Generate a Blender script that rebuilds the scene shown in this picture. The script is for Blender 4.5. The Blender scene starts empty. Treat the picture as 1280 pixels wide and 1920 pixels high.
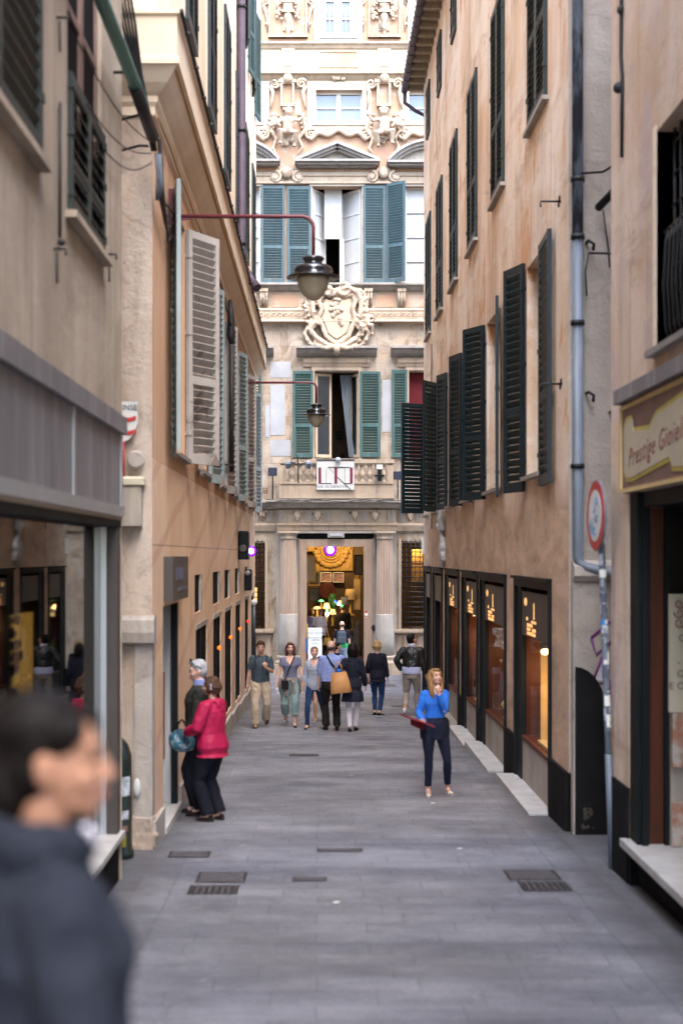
import bpy, bmesh, math, random
from mathutils import Vector, Matrix, noise
R = math.radians
S = bpy.context.scene
COL = S.collection
random.seed(7)

# ------------------------------------------------------------------ camera, world, sun, exposure
cam_d = bpy.data.cameras.new("camera")
cam_d.lens = 50; cam_d.sensor_width = 36; cam_d.sensor_fit = 'AUTO'
cam_d.shift_x = 40 / 1920; cam_d.shift_y = 80 / 1920
cam_d.clip_start = 0.1; cam_d.clip_end = 500
cam_d.dof.use_dof = True; cam_d.dof.focus_distance = 34.0; cam_d.dof.aperture_fstop = 1.4
cam = bpy.data.objects.new("camera", cam_d); COL.objects.link(cam)
cam.location = (0, 0, 0); cam.rotation_euler = (R(90), 0, 0)
S.camera = cam

SUN_EL, SUN_AZ = R(58), R(165)      # azimuth measured clockwise from +Y
w = bpy.data.worlds.new("World"); S.world = w; w.use_nodes = True
nt = w.node_tree; nt.nodes.clear()
sky = nt.nodes.new('ShaderNodeTexSky'); sky.sky_type = 'NISHITA'; sky.sun_disc = False
sky.sun_elevation = SUN_EL; sky.sun_rotation = SUN_AZ
sky.air_density = 1.0; sky.dust_density = 2.0; sky.ozone_density = 1.0
bg = nt.nodes.new('ShaderNodeBackground'); bg.inputs[1].default_value = 0.15
out = nt.nodes.new('ShaderNodeOutputWorld')
nt.links.new(sky.outputs[0], bg.inputs[0]); nt.links.new(bg.outputs[0], out.inputs[0])
sun_d = bpy.data.lights.new("sun", 'SUN'); sun_d.energy = 0.65; sun_d.angle = R(60); sun_d.color = (1.0, 0.96, 0.92)
sun = bpy.data.objects.new("sun", sun_d); COL.objects.link(sun)
sv = Vector((math.sin(SUN_AZ) * math.cos(SUN_EL), math.cos(SUN_AZ) * math.cos(SUN_EL), math.sin(SUN_EL)))
sun.rotation_euler = sv.to_track_quat('Z', 'Y').to_euler()
sun.location = (0, -20, 40)
S.view_settings.view_transform = 'Standard'; S.view_settings.look = 'None'
S.view_settings.gamma = 1.0; S.view_settings.exposure = 3.1
S.render.engine = 'CYCLES'
S.cycles.use_denoising = True
S.cycles.max_bounces = 7; S.cycles.diffuse_bounces = 5; S.cycles.glossy_bounces = 3
S.cycles.transparent_max_bounces = 8; S.cycles.transmission_bounces = 4
S.cycles.sample_clamp_indirect = 6.0

# ------------------------------------------------------------------ materials
def newmat(name):
    m = bpy.data.materials.new(name); m.use_nodes = True
    n = m.node_tree; b = n.nodes['Principled BSDF']
    return m, n, b
def ramp(n, fac, stops):
    r = n.nodes.new('ShaderNodeValToRGB'); cr = r.color_ramp
    while len(cr.elements) < len(stops): cr.elements.new(0.5)
    for e, (p, c) in zip(cr.elements, stops):
        e.position = p; e.color = (*c, 1) if len(c) == 3 else c
    n.links.new(fac, r.inputs[0]); return r.outputs[0]
def noise_tex(n, vec, scale, detail=5, rough=0.6, dist=0.0):
    t = n.nodes.new('ShaderNodeTexNoise'); t.inputs['Scale'].default_value = scale
    t.inputs['Detail'].default_value = detail; t.inputs['Roughness'].default_value = rough
    t.inputs['Distortion'].default_value = dist
    n.links.new(vec, t.inputs['Vector']); return t.outputs[0]
def mapping(n, vec, scale=(1, 1, 1), rot=(0, 0, 0), loc=(0, 0, 0)):
    m = n.nodes.new('ShaderNodeMapping'); m.inputs['Scale'].default_value = scale
    m.inputs['Rotation'].default_value = rot; m.inputs['Location'].default_value = loc
    n.links.new(vec, m.inputs['Vector']); return m.outputs[0]
def coord(n): return n.nodes.new('ShaderNodeTexCoord').outputs['Object']
def mixc(n, fac, a, b, mode='MIX'):
    m = n.nodes.new('ShaderNodeMix'); m.data_type = 'RGBA'; m.blend_type = mode
    for s, v in ((m.inputs[0], fac), (m.inputs[6], a), (m.inputs[7], b)):
        if isinstance(v, (int, float)): s.default_value = v
        elif isinstance(v, tuple): s.default_value = (*v, 1)
        else: n.links.new(v, s)
    return m.outputs[2]
def bump(n, b, h, strength=0.3, dist=0.02):
    bp = n.nodes.new('ShaderNodeBump'); bp.inputs['Strength'].default_value = strength
    bp.inputs['Distance'].default_value = dist
    n.links.new(h, bp.inputs['Height']); n.links.new(bp.outputs[0], b.inputs['Normal'])

def pm(name, c1, c2=None, scale=3.0, stretch=(1, 1, 1), rough=0.8, bmp=0.0, bscale=40.0, metal=0.0,
       streak=None, patch=None, pthr=0.6, spec=0.4, emit=None, estr=0.0, contrast=0.18):
    """noise blended paint / stone / cloth.  streak: colour of vertical runs; patch: colour of worn patches"""
    m, n, b = newmat(name)
    c2 = c2 or tuple(x * 0.72 for x in c1)
    co = coord(n); v = mapping(n, co, stretch)
    col = ramp(n, noise_tex(n, v, scale), [(0.5 - contrast, c1), (0.5 + contrast, c2)])
    if streak:
        sv_ = mapping(n, co, (2.6, 2.6, 0.22))
        f = ramp(n, noise_tex(n, sv_, 2.2, 6, 0.65), [(0.50, (0, 0, 0)), (0.66, (1, 1, 1))])
        col = mixc(n, f, col, streak)
    if patch:
        f = ramp(n, noise_tex(n, mapping(n, co, (1, 1, 1), loc=(7, 3, 5)), 1.3, 8, 0.7, 0.6),
                 [(pthr, (0, 0, 0)), (pthr + 0.035, (1, 1, 1))])
        col = mixc(n, f, col, patch)
    n.links.new(col, b.inputs['Base Color'])
    b.inputs['Roughness'].default_value = rough; b.inputs['Metallic'].default_value = metal
    b.inputs['Specular IOR Level'].default_value = spec
    if bmp: bump(n, b, noise_tex(n, v, bscale, 6, 0.65), bmp, 0.02)
    if emit: b.inputs['Emission Color'].default_value = (*emit, 1); b.inputs['Emission Strength'].default_value = estr
    return m
def plaster(name, c1, c2, dark, worn, light, seed=0.0, wthr=0.60, zs=0.7, bmp=0.45, zlow=None):
    """old lime render: broad mottling, rain runs, patches of older paint, rubbed pale spots, fine bumps"""
    m, n, b = newmat(name); co = coord(n); v = mapping(n, co, (1, 1, zs), loc=(seed, seed * 2, seed * 3))
    col = ramp(n, noise_tex(n, v, 0.55, 8, 0.62, 0.4), [(0.36, c1), (0.64, c2)])
    f = ramp(n, noise_tex(n, mapping(n, v, (1, 1, 0.45)), 1.4, 8, 0.66, 0.3), [(0.45, (0, 0, 0)), (0.62, (0.7, 0.7, 0.7))]); col = mixc(n, f, col, light)
    f = ramp(n, noise_tex(n, mapping(n, co, (1.1, 1.1, 0.10), loc=(seed, 4, 2)), 1.0, 6, 0.6, 0.2), [(0.53, (0, 0, 0)), (0.74, (0.6, 0.6, 0.6))]); col = mixc(n, f, col, dark)
    f = ramp(n, noise_tex(n, mapping(n, co, (1, 1, 0.55), loc=(7 + seed, 3, 5)), 1.05, 9, 0.72, 0.9), [(wthr, (0, 0, 0)), (wthr + 0.03, (0.85, 0.85, 0.85))]); col = mixc(n, f, col, worn)
    f = ramp(n, noise_tex(n, mapping(n, co, (1, 1, 1), loc=(1, 8 + seed, 2)), 9.0, 6, 0.7), [(0.62, (0, 0, 0)), (0.72, (0.5, 0.5, 0.5))]); col = mixc(n, f, col, dark)
    bl = noise_tex(n, mapping(n, co, (0.8, 0.26, 0.8), loc=(seed, 2, 11)), 1.25, 9, 0.68, 0.5)      # long blotches along the wall
    col = mixc(n, ramp(n, bl, [(0.50, (0, 0, 0)), (0.60, (0.55, 0.55, 0.55))]), col, light)
    col = mixc(n, ramp(n, noise_tex(n, mapping(n, co, (0.8, 0.24, 0.9), loc=(seed, 9, 1)), 1.6, 9, 0.7, 0.6), [(0.55, (0, 0, 0)), (0.66, (0.6, 0.6, 0.6))]), col, dark)
    vo = n.nodes.new('ShaderNodeTexVoronoi'); vo.feature = 'DISTANCE_TO_EDGE'; vo.inputs['Scale'].default_value = 0.55
    wb = n.nodes.new('ShaderNodeVectorMath'); wb.operation = 'ADD'; ns_ = n.nodes.new('ShaderNodeTexNoise'); ns_.inputs['Scale'].default_value = 1.6; ns_.inputs['Detail'].default_value = 6
    n.links.new(co, ns_.inputs['Vector']); n.links.new(co, wb.inputs[0]); n.links.new(ns_.outputs['Color'], wb.inputs[1]); n.links.new(wb.outputs[0], vo.inputs['Vector'])
    cr = ramp(n, vo.outputs['Distance'], [(0.003, (0.3, 0.3, 0.3)), (0.008, (0, 0, 0))]); col = mixc(n, cr, col, dark)
    gr = ramp(n, noise_tex(n, mapping(n, co, (3.0, 3.0, 0.16), loc=(5, 1, seed)), 1.5, 5, 0.55, 0.1), [(0.58, (0, 0, 0)), (0.66, (0.45, 0.45, 0.45))]); col = mixc(n, gr, col, dark)
    if zlow:        # band where the paint has gone and bare brown render shows
        sp = n.nodes.new('ShaderNodeSeparateXYZ'); wp = n.nodes.new('ShaderNodeNewGeometry'); n.links.new(wp.outputs['Position'], sp.inputs[0])
        e = n.nodes.new('ShaderNodeMath'); e.operation = 'MULTIPLY_ADD'; e.inputs[1].default_value = -0.9
        n.links.new(noise_tex(n, mapping(n, co, (1, .6, 0.4)), 1.8, 8, 0.7, 0.5), e.inputs[0]); n.links.new(sp.outputs[2], e.inputs[2])
        mr = n.nodes.new('ShaderNodeMapRange'); mr.inputs['From Min'].default_value = zlow[0] - .75; mr.inputs['From Max'].default_value = zlow[0] - .35
        mr.inputs['To Min'].default_value = 0.8; mr.inputs['To Max'].default_value = 0.0; n.links.new(e.outputs[0], mr.inputs[0]); lowc = ramp(n, noise_tex(n, mapping(n, co, (1.0, .30, .8), loc=(2, 6, 3)), 2.2, 9, 0.72, 0.6), [(0.34, tuple(q * .55 for q in zlow[1])), (0.5, zlow[1]), (0.62, tuple(min(1, q * 1.3) for q in zlow[1])), (0.72, (0.66, 0.36, 0.18))])
        col = mixc(n, mr.outputs[0], col, lowc)
    n.links.new(col, b.inputs['Base Color']); b.inputs['Roughness'].default_value = 0.92; b.inputs['Specular IOR Level'].default_value = 0.2
    h = n.nodes.new('ShaderNodeMath'); h.operation = 'MULTIPLY_ADD'; h.inputs[1].default_value = 0.35
    n.links.new(noise_tex(n, co, 30, 5, 0.7), h.inputs[0]); n.links.new(noise_tex(n, co, 3.5, 5, 0.6), h.inputs[2])
    bump(n, b, h.outputs[0], bmp, 0.03); return m
def emat(name, c, s):
    m, n, b = newmat(name); b.inputs['Base Color'].default_value = (*c, 1)
    b.inputs['Emission Color'].default_value = (*c, 1); b.inputs['Emission Strength'].default_value = s
    b.inputs['Roughness'].default_value = 0.4; return m
def glass(name, tint=(0.8, 0.85, 0.85), mn=0.06, rough=0.02, k=1.0):
    m, n, b = newmat(name); n.nodes.remove(b)
    fr = n.nodes.new('ShaderNodeFresnel'); fr.inputs[0].default_value = 1.52
    tr = n.nodes.new('ShaderNodeBsdfTransparent'); tr.inputs[0].default_value = (*tint, 1)
    gl = n.nodes.new('ShaderNodeBsdfGlossy'); gl.inputs['Roughness'].default_value = rough
    mx = n.nodes.new('ShaderNodeMixShader'); ad = n.nodes.new('ShaderNodeMath'); ad.operation = 'MULTIPLY_ADD'; ad.use_clamp = True
    ad.inputs[1].default_value = k; ad.inputs[2].default_value = mn
    n.links.new(fr.outputs[0], ad.inputs[0]); n.links.new(ad.outputs[0], mx.inputs[0])
    n.links.new(tr.outputs[0], mx.inputs[1]); n.links.new(gl.outputs[0], mx.inputs[2])
    n.links.new(mx.outputs[0], n.nodes['Material Output'].inputs[0]); return m

def _mr(n, v, a, b_, c, d):
    m = n.nodes.new('ShaderNodeMapRange'); n.links.new(v, m.inputs[0])
    for k, q in zip(('From Min', 'From Max', 'To Min', 'To Max'), (a, b_, c, d)): m.inputs[k].default_value = q
    return m.outputs[0]

def paving_mat():
    m, n, b = newmat('grey stone paving slabs'); co = coord(n)
    sep = n.nodes.new('ShaderNodeSeparateXYZ'); n.links.new(co, sep.inputs[0])
    wob = noise_tex(n, co, 0.8, 2)
    sw = n.nodes.new('ShaderNodeCombineXYZ')
    n.links.new(sep.outputs[1], sw.inputs[0]); n.links.new(sep.outputs[0], sw.inputs[1])
    g1 = n.nodes.new('ShaderNodeMath'); g1.operation = 'GREATER_THAN'; g1.inputs[1].default_value = 2.02; n.links.new(sep.outputs[0], g1.inputs[0])
    g2 = n.nodes.new('ShaderNodeMath'); g2.operation = 'LESS_THAN'; g2.inputs[1].default_value = -1.2; n.links.new(sep.outputs[0], g2.inputs[0])
    g = n.nodes.new('ShaderNodeMath'); g.operation = 'MAXIMUM'; n.links.new(g1.outputs[0], g.inputs[0]); n.links.new(g2.outputs[0], g.inputs[1])
    vm = mixc(n, g.outputs[0], co, sw.outputs[0])
    vd = n.nodes.new('ShaderNodeVectorMath'); vd.operation = 'ADD'; n.links.new(vm, vd.inputs[0])
    wv = n.nodes.new('ShaderNodeVectorMath'); wv.operation = 'SCALE'; wv.inputs['Scale'].default_value = 0.05
    n.links.new(wob, wv.inputs[0]); n.links.new(wv.outputs[0], vd.inputs[1])
    def brk(c1, c2, mo, ms):
        br = n.nodes.new('ShaderNodeTexBrick'); n.links.new(vd.outputs[0], br.inputs['Vector'])
        br.inputs['Scale'].default_value = 1.0; br.inputs['Brick Width'].default_value = 0.66
        br.inputs['Row Height'].default_value = 0.31; br.inputs['Mortar Size'].default_value = ms
        br.inputs['Mortar Smooth'].default_value = 0.35; br.offset = 0.43; br.squash = 1.35; br.squash_frequency = 3
        br.inputs['Color1'].default_value = (*c1, 1); br.inputs['Color2'].default_value = (*c2, 1); br.inputs['Mortar'].default_value = (*mo, 1)
        return br
    br = brk((0.139, 0.145, 0.169), (0.171, 0.176, 0.200), (0.098, 0.10, 0.113), 0.005)
    st = ramp(n, noise_tex(n, mapping(n, co, (0.5, 1.1, 1)), 1.1, 7, 0.66), [(0.34, (0.56, 0.57, 0.61)), (0.62, (1.28, 1.27, 1.24))])
    col = mixc(n, 1.0, br.outputs[0], st, 'MULTIPLY')
    fine = ramp(n, noise_tex(n, co, 38, 6, 0.75), [(0.35, (0.72, 0.72, 0.74)), (0.68, (1.22, 1.2, 1.16))])
    col = mixc(n, 1.0, col, fine, 'MULTIPLY')
    # chewing-gum and oil spots, chipped pale corners
    vo = n.nodes.new('ShaderNodeTexVoronoi'); vo.inputs['Scale'].default_value = 2.3; n.links.new(co, vo.inputs['Vector'])
    sp = ramp(n, vo.outputs['Distance'], [(0.035, (1, 1, 1)), (0.05, (0, 0, 0))])
    col = mixc(n, sp, col, (0.10, 0.097, 0.105))
    ch = ramp(n, noise_tex(n, mapping(n, co, (1, 1, 1), loc=(3, 9, 0)), 6.5, 3, 0.5, 1.5), [(0.70, (0, 0, 0)), (0.73, (1, 1, 1))])
    col = mixc(n, ch, col, (0.27, 0.255, 0.25))
    st2 = ramp(n, noise_tex(n, mapping(n, co, (1, .7, 1), loc=(9, 2, 0)), 0.55, 8, 0.7, 1.0), [(0.50, (0, 0, 0)), (0.62, (0.45, 0.45, 0.45))]); col = mixc(n, st2, col, (0.085, 0.082, 0.085))
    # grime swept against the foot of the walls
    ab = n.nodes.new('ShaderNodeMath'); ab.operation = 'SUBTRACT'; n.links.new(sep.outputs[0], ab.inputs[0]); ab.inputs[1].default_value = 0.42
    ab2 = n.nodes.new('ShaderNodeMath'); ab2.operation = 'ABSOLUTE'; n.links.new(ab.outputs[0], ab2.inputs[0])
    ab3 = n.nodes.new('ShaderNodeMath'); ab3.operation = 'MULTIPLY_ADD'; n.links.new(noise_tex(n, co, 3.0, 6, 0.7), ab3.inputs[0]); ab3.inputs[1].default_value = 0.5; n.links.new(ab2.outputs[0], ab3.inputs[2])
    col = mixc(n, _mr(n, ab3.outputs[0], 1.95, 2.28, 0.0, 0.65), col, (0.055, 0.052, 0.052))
    n.links.new(col, b.inputs['Base Color'])
    rr = ramp(n, noise_tex(n, co, 2.5, 5), [(0.35, (0.5, 0.5, 0.5)), (0.65, (0.72, 0.72, 0.72))]); n.links.new(rr, b.inputs['Roughness'])
    inv = n.nodes.new('ShaderNodeMath'); inv.operation = 'SUBTRACT'; inv.inputs[0].default_value = 1.0; n.links.new(br.outputs['Fac'], inv.inputs[1])
    ad = n.nodes.new('ShaderNodeMath'); ad.operation = 'MULTIPLY_ADD'; ad.inputs[1].default_value = 0.5
    n.links.new(noise_tex(n, co, 14, 8, 0.75), ad.inputs[0]); n.links.new(inv.outputs[0], ad.inputs[2])
    bump(n, b, ad.outputs[0], 0.6, 0.012)
    return m

def block_mat(name, ca, cb, mo, bw, rh, stain, ms=0.006, rough=0.6, patch=None):
    """stone ashlar in the XZ plane"""
    m, n, b = newmat(name); co = coord(n)
    sep = n.nodes.new('ShaderNodeSeparateXYZ'); n.links.new(co, sep.inputs[0])
    cb_ = n.nodes.new('ShaderNodeCombineXYZ'); n.links.new(sep.outputs[0], cb_.inputs[0]); n.links.new(sep.outputs[2], cb_.inputs[1])
    br = n.nodes.new('ShaderNodeTexBrick'); n.links.new(cb_.outputs[0], br.inputs['Vector'])
    br.inputs['Scale'].default_value = 1.0; br.inputs['Brick Width'].default_value = bw; br.inputs['Row Height'].default_value = rh
    br.inputs['Mortar Size'].default_value = ms; br.inputs['Mortar Smooth'].default_value = 0.2
    br.inputs['Color1'].default_value = (*ca, 1); br.inputs['Color2'].default_value = (*cb, 1); br.inputs['Mortar'].default_value = (*mo, 1)
    f = ramp(n, noise_tex(n, mapping(n, co, (1.2, 1, 0.8)), 1.7, 9, 0.7, 0.8), [(0.42, (1, 1, 1)), (0.68, stain)])
    col = mixc(n, 1.0, br.outputs[0], f, 'MULTIPLY')
    vein = ramp(n, noise_tex(n, mapping(n, co, (1, 1, 2.2), (0, R(35), 0)), 2.4, 10, 0.75, 2.5), [(0.47, (1, 1, 1)), (0.5, (0.74, 0.72, 0.74)), (0.53, (1, 1, 1))])
    col = mixc(n, 0.7, col, vein, 'MULTIPLY')
    if patch:
        fp = ramp(n, noise_tex(n, mapping(n, co, (1, 1, 1), loc=(4, 1, 8)), 1.1, 7, 0.7, 0.5), [(0.55, (0, 0, 0)), (0.62, (1, 1, 1))])
        col = mixc(n, fp, col, patch)
    n.links.new(col, b.inputs['Base Color']); b.inputs['Roughness'].default_value = rough
    bump(n, b, noise_tex(n, co, 22, 6, 0.7), 0.2, 0.02)
    return m

def cladding_mat():
    """orange breccia slabs with slanting red veins"""
    m, n, b = newmat('orange stone cladding'); co = coord(n)
    base = ramp(n, noise_tex(n, mapping(n, co, (1, 1, 0.6)), 1.6, 8, 0.65, 0.4), [(0.3, (0.64, 0.41, 0.25)), (0.5, (0.76, 0.53, 0.35)), (0.7, (0.68, 0.41, 0.23))])
    wv = n.nodes.new('ShaderNodeTexWave'); wv.wave_type = 'BANDS'; wv.bands_direction = 'Z'
    n.links.new(mapping(n, co, (1, 1, 1), (R(-13), 0, 0)), wv.inputs['Vector'])
    wv.inputs['Scale'].default_value = 0.36; wv.inputs['Distortion'].default_value = 2.2; wv.inputs['Detail'].default_value = 3
    wv.inputs['Detail Scale'].default_value = 0.7; wv.inputs['Phase Offset'].default_value = 1.3
    f = ramp(n, wv.outputs['Fac'], [(0.93, (0, 0, 0)), (0.985, (0.5, 0.5, 0.5)), (1.0, (0.25, 0.25, 0.25))])
    col = mixc(n, f, base, (0.42, 0.19, 0.12))
    sep = n.nodes.new('ShaderNodeSeparateXYZ'); n.links.new(co, sep.inputs[0])
    cb_ = n.nodes.new('ShaderNodeCombineXYZ'); n.links.new(sep.outputs[1], cb_.inputs[0]); n.links.new(sep.outputs[2], cb_.inputs[1])
    br = n.nodes.new('ShaderNodeTexBrick'); n.links.new(cb_.outputs[0], br.inputs['Vector']); br.offset = 0.0
    br.inputs['Scale'].default_value = 1; br.inputs['Brick Width'].default_value = 1.15; br.inputs['Row Height'].default_value = 3.3
    br.inputs['Mortar Size'].default_value = 0.008
    br.inputs['Color1'].default_value = (1, 1, 1, 1); br.inputs['Color2'].default_value = (0.9, 0.88, 0.86, 1); br.inputs['Mortar'].default_value = (0.45, 0.4, 0.38, 1)
    col = mixc(n, 1.0, col, br.outputs[0], 'MULTIPLY')
    n.links.new(col, b.inputs['Base Color']); b.inputs['Roughness'].default_value = 0.45
    return m

def hair_mat(name, c1, c2):
    m, n, b = newmat(name); co = coord(n)
    f = noise_tex(n, mapping(n, co, (60, 60, 5)), 1.6, 4, 0.6); b.inputs['Specular IOR Level'].default_value = 0.15
    n.links.new(ramp(n, f, [(0.35, c1), (0.65, c2)]), b.inputs['Base Color'])
    b.inputs['Roughness'].default_value = 0.5; bump(n, b, f, 0.5, 0.01); return m

M = {}
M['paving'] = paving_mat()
M['pink_plaster'] = plaster('weathered pink plaster', (0.78, 0.60, 0.445), (0.62, 0.41, 0.255), (0.40, 0.265, 0.175), (0.64, 0.34, 0.18), (0.84, 0.72, 0.60), 0, 0.56, zlow=(0.80, (0.53, 0.37, 0.255)))
M['grey_plaster'] = plaster('grey beige plaster', (0.41, 0.335, 0.255), (0.32, 0.26, 0.20), (0.23, 0.19, 0.155), (0.44, 0.36, 0.28), (0.47, 0.40, 0.32), 3, 0.66)
M['ochre_plaster'] = plaster('ochre pink plaster', (0.66, 0.48, 0.34), (0.54, 0.38, 0.26), (0.36, 0.255, 0.18), (0.50, 0.38, 0.35), (0.68, 0.55, 0.45), 5, 0.55)
M['cream_plaster'] = plaster('cream yellow plaster', (0.80, 0.66, 0.48), (0.76, 0.60, 0.42), (0.60, 0.44, 0.28), (0.78, 0.58, 0.40), (0.84, 0.74, 0.60), 6, 0.64, 0.4, 0.2)
M['concrete'] = plaster('stained grey render', (0.38, 0.335, 0.29), (0.29, 0.255, 0.22), (0.17, 0.145, 0.12), (0.46, 0.40, 0.35), (0.42, 0.38, 0.34), 8, 0.62, 0.7, 0.8)
M['corner_stone'] = plaster('worn corner stone', (0.46, 0.355, 0.275), (0.33, 0.26, 0.205), (0.18, 0.14, 0.11), (0.56, 0.32, 0.19), (0.50, 0.43, 0.36), 9, 0.60, 0.8, 1.0)
M['cladding'] = cladding_mat()
M['moulding'] = pm('cream cornice plaster', (0.759, 0.621, 0.46), (0.655, 0.517, 0.368), 1.5, rough=0.85, bmp=0.15, bscale=18)
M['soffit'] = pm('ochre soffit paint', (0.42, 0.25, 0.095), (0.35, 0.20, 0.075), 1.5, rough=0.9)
M['marble_blocks'] = block_mat('patched marble blocks', (0.328, 0.271, 0.21), (0.381, 0.323, 0.261), (0.218, 0.166, 0.121), 1.02, 0.74, (0.457, 0.361, 0.258), patch=(0.328, 0.251, 0.171))
M['marble'] = pm('aged cream marble', (0.371, 0.29, 0.207), (0.294, 0.222, 0.156), 2.4, (1, 1, 0.6), 0.6, 0.35, 18, streak=(0.229, 0.176, 0.132))
M['marble_grey'] = pm('grey veined marble', (0.327, 0.29, 0.25), (0.222, 0.194, 0.165), 2.8, (1, 1, 0.7), 0.6, 0.3, 14, streak=(0.372, 0.323, 0.259))
M['marble_pink'] = pm('pinkish column marble', (0.338, 0.243, 0.18), (0.261, 0.183, 0.132), 2.0, (1, 1, 0.35), 0.5, 0.3, 14, streak=(0.359, 0.275, 0.203))
M['marble_white'] = pm('white marble threshold', (0.50, 0.49, 0.47), (0.36, 0.345, 0.33), 3.5, rough=0.5, bmp=0.2, patch=(0.24, 0.225, 0.21), pthr=0.66)
M['stucco_orange'] = pm('orange stucco', (0.41, 0.26, 0.172), (0.366, 0.222, 0.144), 1.6, (1, 1, 0.8), 0.85, 0.25, 20, patch=(0.399, 0.311, 0.244), pthr=0.54)
M['stucco_cream'] = pm('cream stucco', (0.443, 0.355, 0.254), (0.396, 0.307, 0.212), 1.7, rough=0.8, bmp=0.3, bscale=20, patch=(0.384, 0.258, 0.16), pthr=0.6)
M['sculpt'] = pm('carved stone ornament', (0.495, 0.395, 0.289), (0.272, 0.2, 0.147), 6, rough=0.85, bmp=0.6, bscale=30, patch=(0.124, 0.0935, 0.0734), pthr=0.575)
M['brick_stain'] = pm('chipped red and grey stone', (0.34, 0.16, 0.10), (0.42, 0.37, 0.32), 6, rough=0.9, bmp=0.8, bscale=14, contrast=0.07)
M['door_white'] = pm('white door panel', (0.50, 0.49, 0.49), (0.42, 0.41, 0.41), 1.5, rough=0.5)
M['opening_dark'] = pm('painted dark of the openings', (0.004, 0.004, 0.005), (0.006, 0.006, 0.007), 1, rough=0.8, spec=0.05)  # matte black sheet; the dark of the openings is put into its colour
M['dirt'] = pm('crumbling brown render', (0.075, 0.06, 0.045), (0.035, 0.029, 0.023), 9, rough=0.95)
M['dark_slat_lit'] = pm('dark blue green slats painted as lit', (0.016, 0.034, 0.038), (0.022, 0.045, 0.048), 3, rough=0.5)  # slat colours lightened to imitate edges catching light
M['teal_slat_lit'] = pm('faded teal slats painted as lit', (0.078, 0.13, 0.142), (0.06, 0.105, 0.115), 3, rough=0.6)
M['green_slat_lit'] = pm('faded green slats painted as lit', (0.058, 0.12, 0.112), (0.045, 0.098, 0.09), 3, rough=0.6)
M['inlay'] = pm('greyish marble inlay', (0.33, 0.34, 0.355), (0.26, 0.265, 0.28), 1.4, rough=0.5)
M['palace_white'] = pm('palace white marble', (0.461, 0.388, 0.301), (0.379, 0.317, 0.248), 2, rough=0.6)
M['slate'] = pm('dark weathered moulding', (0.30, 0.275, 0.25), (0.19, 0.175, 0.16), 4, rough=0.8)
M['teal_shutter'] = pm('faded teal shutter paint', (0.046, 0.086, 0.098), (0.036, 0.07, 0.082), 3, (1, 1, 0.4), 0.6, streak=(0.07, 0.115, 0.125))
M['green_shutter'] = pm('green shutter paint', (0.035, 0.085, 0.082), (0.026, 0.066, 0.064), 3, (1, 1, 0.4), 0.6, streak=(0.055, 0.11, 0.105))
M['dark_shutter'] = pm('dark blue green shutter paint', (0.00396, 0.0119, 0.0165), (0.00726, 0.0181, 0.0224), 3, (1, 1, 0.4), 0.5)
M['dark_green'] = pm('dark green shutter paint', (0.0064, 0.0144, 0.0128), (0.0112, 0.02, 0.0168), 3, (1, 1, 0.4), 0.55)
M['white_shutter'] = pm('flaking pale grey shutter paint', (0.42, 0.39, 0.36), (0.33, 0.305, 0.28), 4, (1, 1, 0.5), 0.7, 0.2, 30, patch=(0.20, 0.165, 0.145), pthr=0.60)
M['blue_white'] = pm('pale blue grey shutter paint', (0.30, 0.37, 0.37), (0.22, 0.28, 0.28), 3, (1, 1, 0.3), 0.7, patch=(0.30, 0.22, 0.16), pthr=0.62)
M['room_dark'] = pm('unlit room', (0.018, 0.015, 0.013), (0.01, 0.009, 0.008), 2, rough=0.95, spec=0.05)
M['room_brown'] = pm('brown room wall', (0.10, 0.065, 0.035), (0.07, 0.045, 0.025), 2, rough=0.9)
M['pane'] = pm('dark window pane', (0.015, 0.02, 0.025), (0.025, 0.03, 0.035), 0.6, rough=0.06, spec=0.7)
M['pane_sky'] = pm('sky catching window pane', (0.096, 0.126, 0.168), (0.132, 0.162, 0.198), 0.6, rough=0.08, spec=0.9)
M['blind'] = pm('white roller blind', (0.441, 0.447, 0.434), (0.391, 0.397, 0.391), 2, rough=0.8)
M['white_paint'] = pm('white window paint', (0.557, 0.549, 0.535), (0.486, 0.479, 0.464), 3, rough=0.5)
M['iron'] = pm('dark wrought iron', (0.009, 0.009, 0.0103), (0.018, 0.0171, 0.018), 8, rough=0.5, metal=0.3)
M['black_wood'] = pm('black painted shop wood', (0.005, 0.007, 0.008), (0.010, 0.013, 0.014), 3, (1, 1, 0.2), 0.6, spec=0.12)
M['plinth'] = pm('black plinth paint', (0.007, 0.007, 0.008), (0.014, 0.0135, 0.0135), 2.2, rough=0.9, bmp=0.4, bscale=9, patch=(0.04, 0.037, 0.034), pthr=0.67, spec=0.08)
M['red_wood'] = pm('reddish varnished wood', (0.105, 0.030, 0.013), (0.055, 0.016, 0.008), 3, (4, 4, 0.3), 0.5, spec=0.2)
M['grey_metal'] = pm('dull grey metal fascia', (0.22, 0.215, 0.225), (0.145, 0.14, 0.15), 1.1, (1, 1, 0.3), 0.5, metal=0.2, streak=(0.27, 0.26, 0.275))  # pale streaks paint blurred reflections into the metal's colour
M['dark_metal'] = pm('dark bronze panel', (0.045, 0.038, 0.034), (0.06, 0.052, 0.046), 3, rough=0.55)
M['light_metal'] = pm('bright aluminium', (0.42, 0.45, 0.48), (0.34, 0.37, 0.40), 3, (1, 1, 0.2), 0.3, metal=0.5)
M['pipe_grey'] = pm('grey blue painted pipe', (0.15, 0.18, 0.22), (0.11, 0.13, 0.16), 3, (2, 2, 0.6), 0.5, metal=0.2, streak=(0.22, 0.25, 0.29))
M['pipe_dark'] = pm('blotched dark pipe', (0.03, 0.035, 0.045), (0.16, 0.19, 0.23), 3.5, (2, 2, 0.5), 0.5, contrast=0.06)
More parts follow.
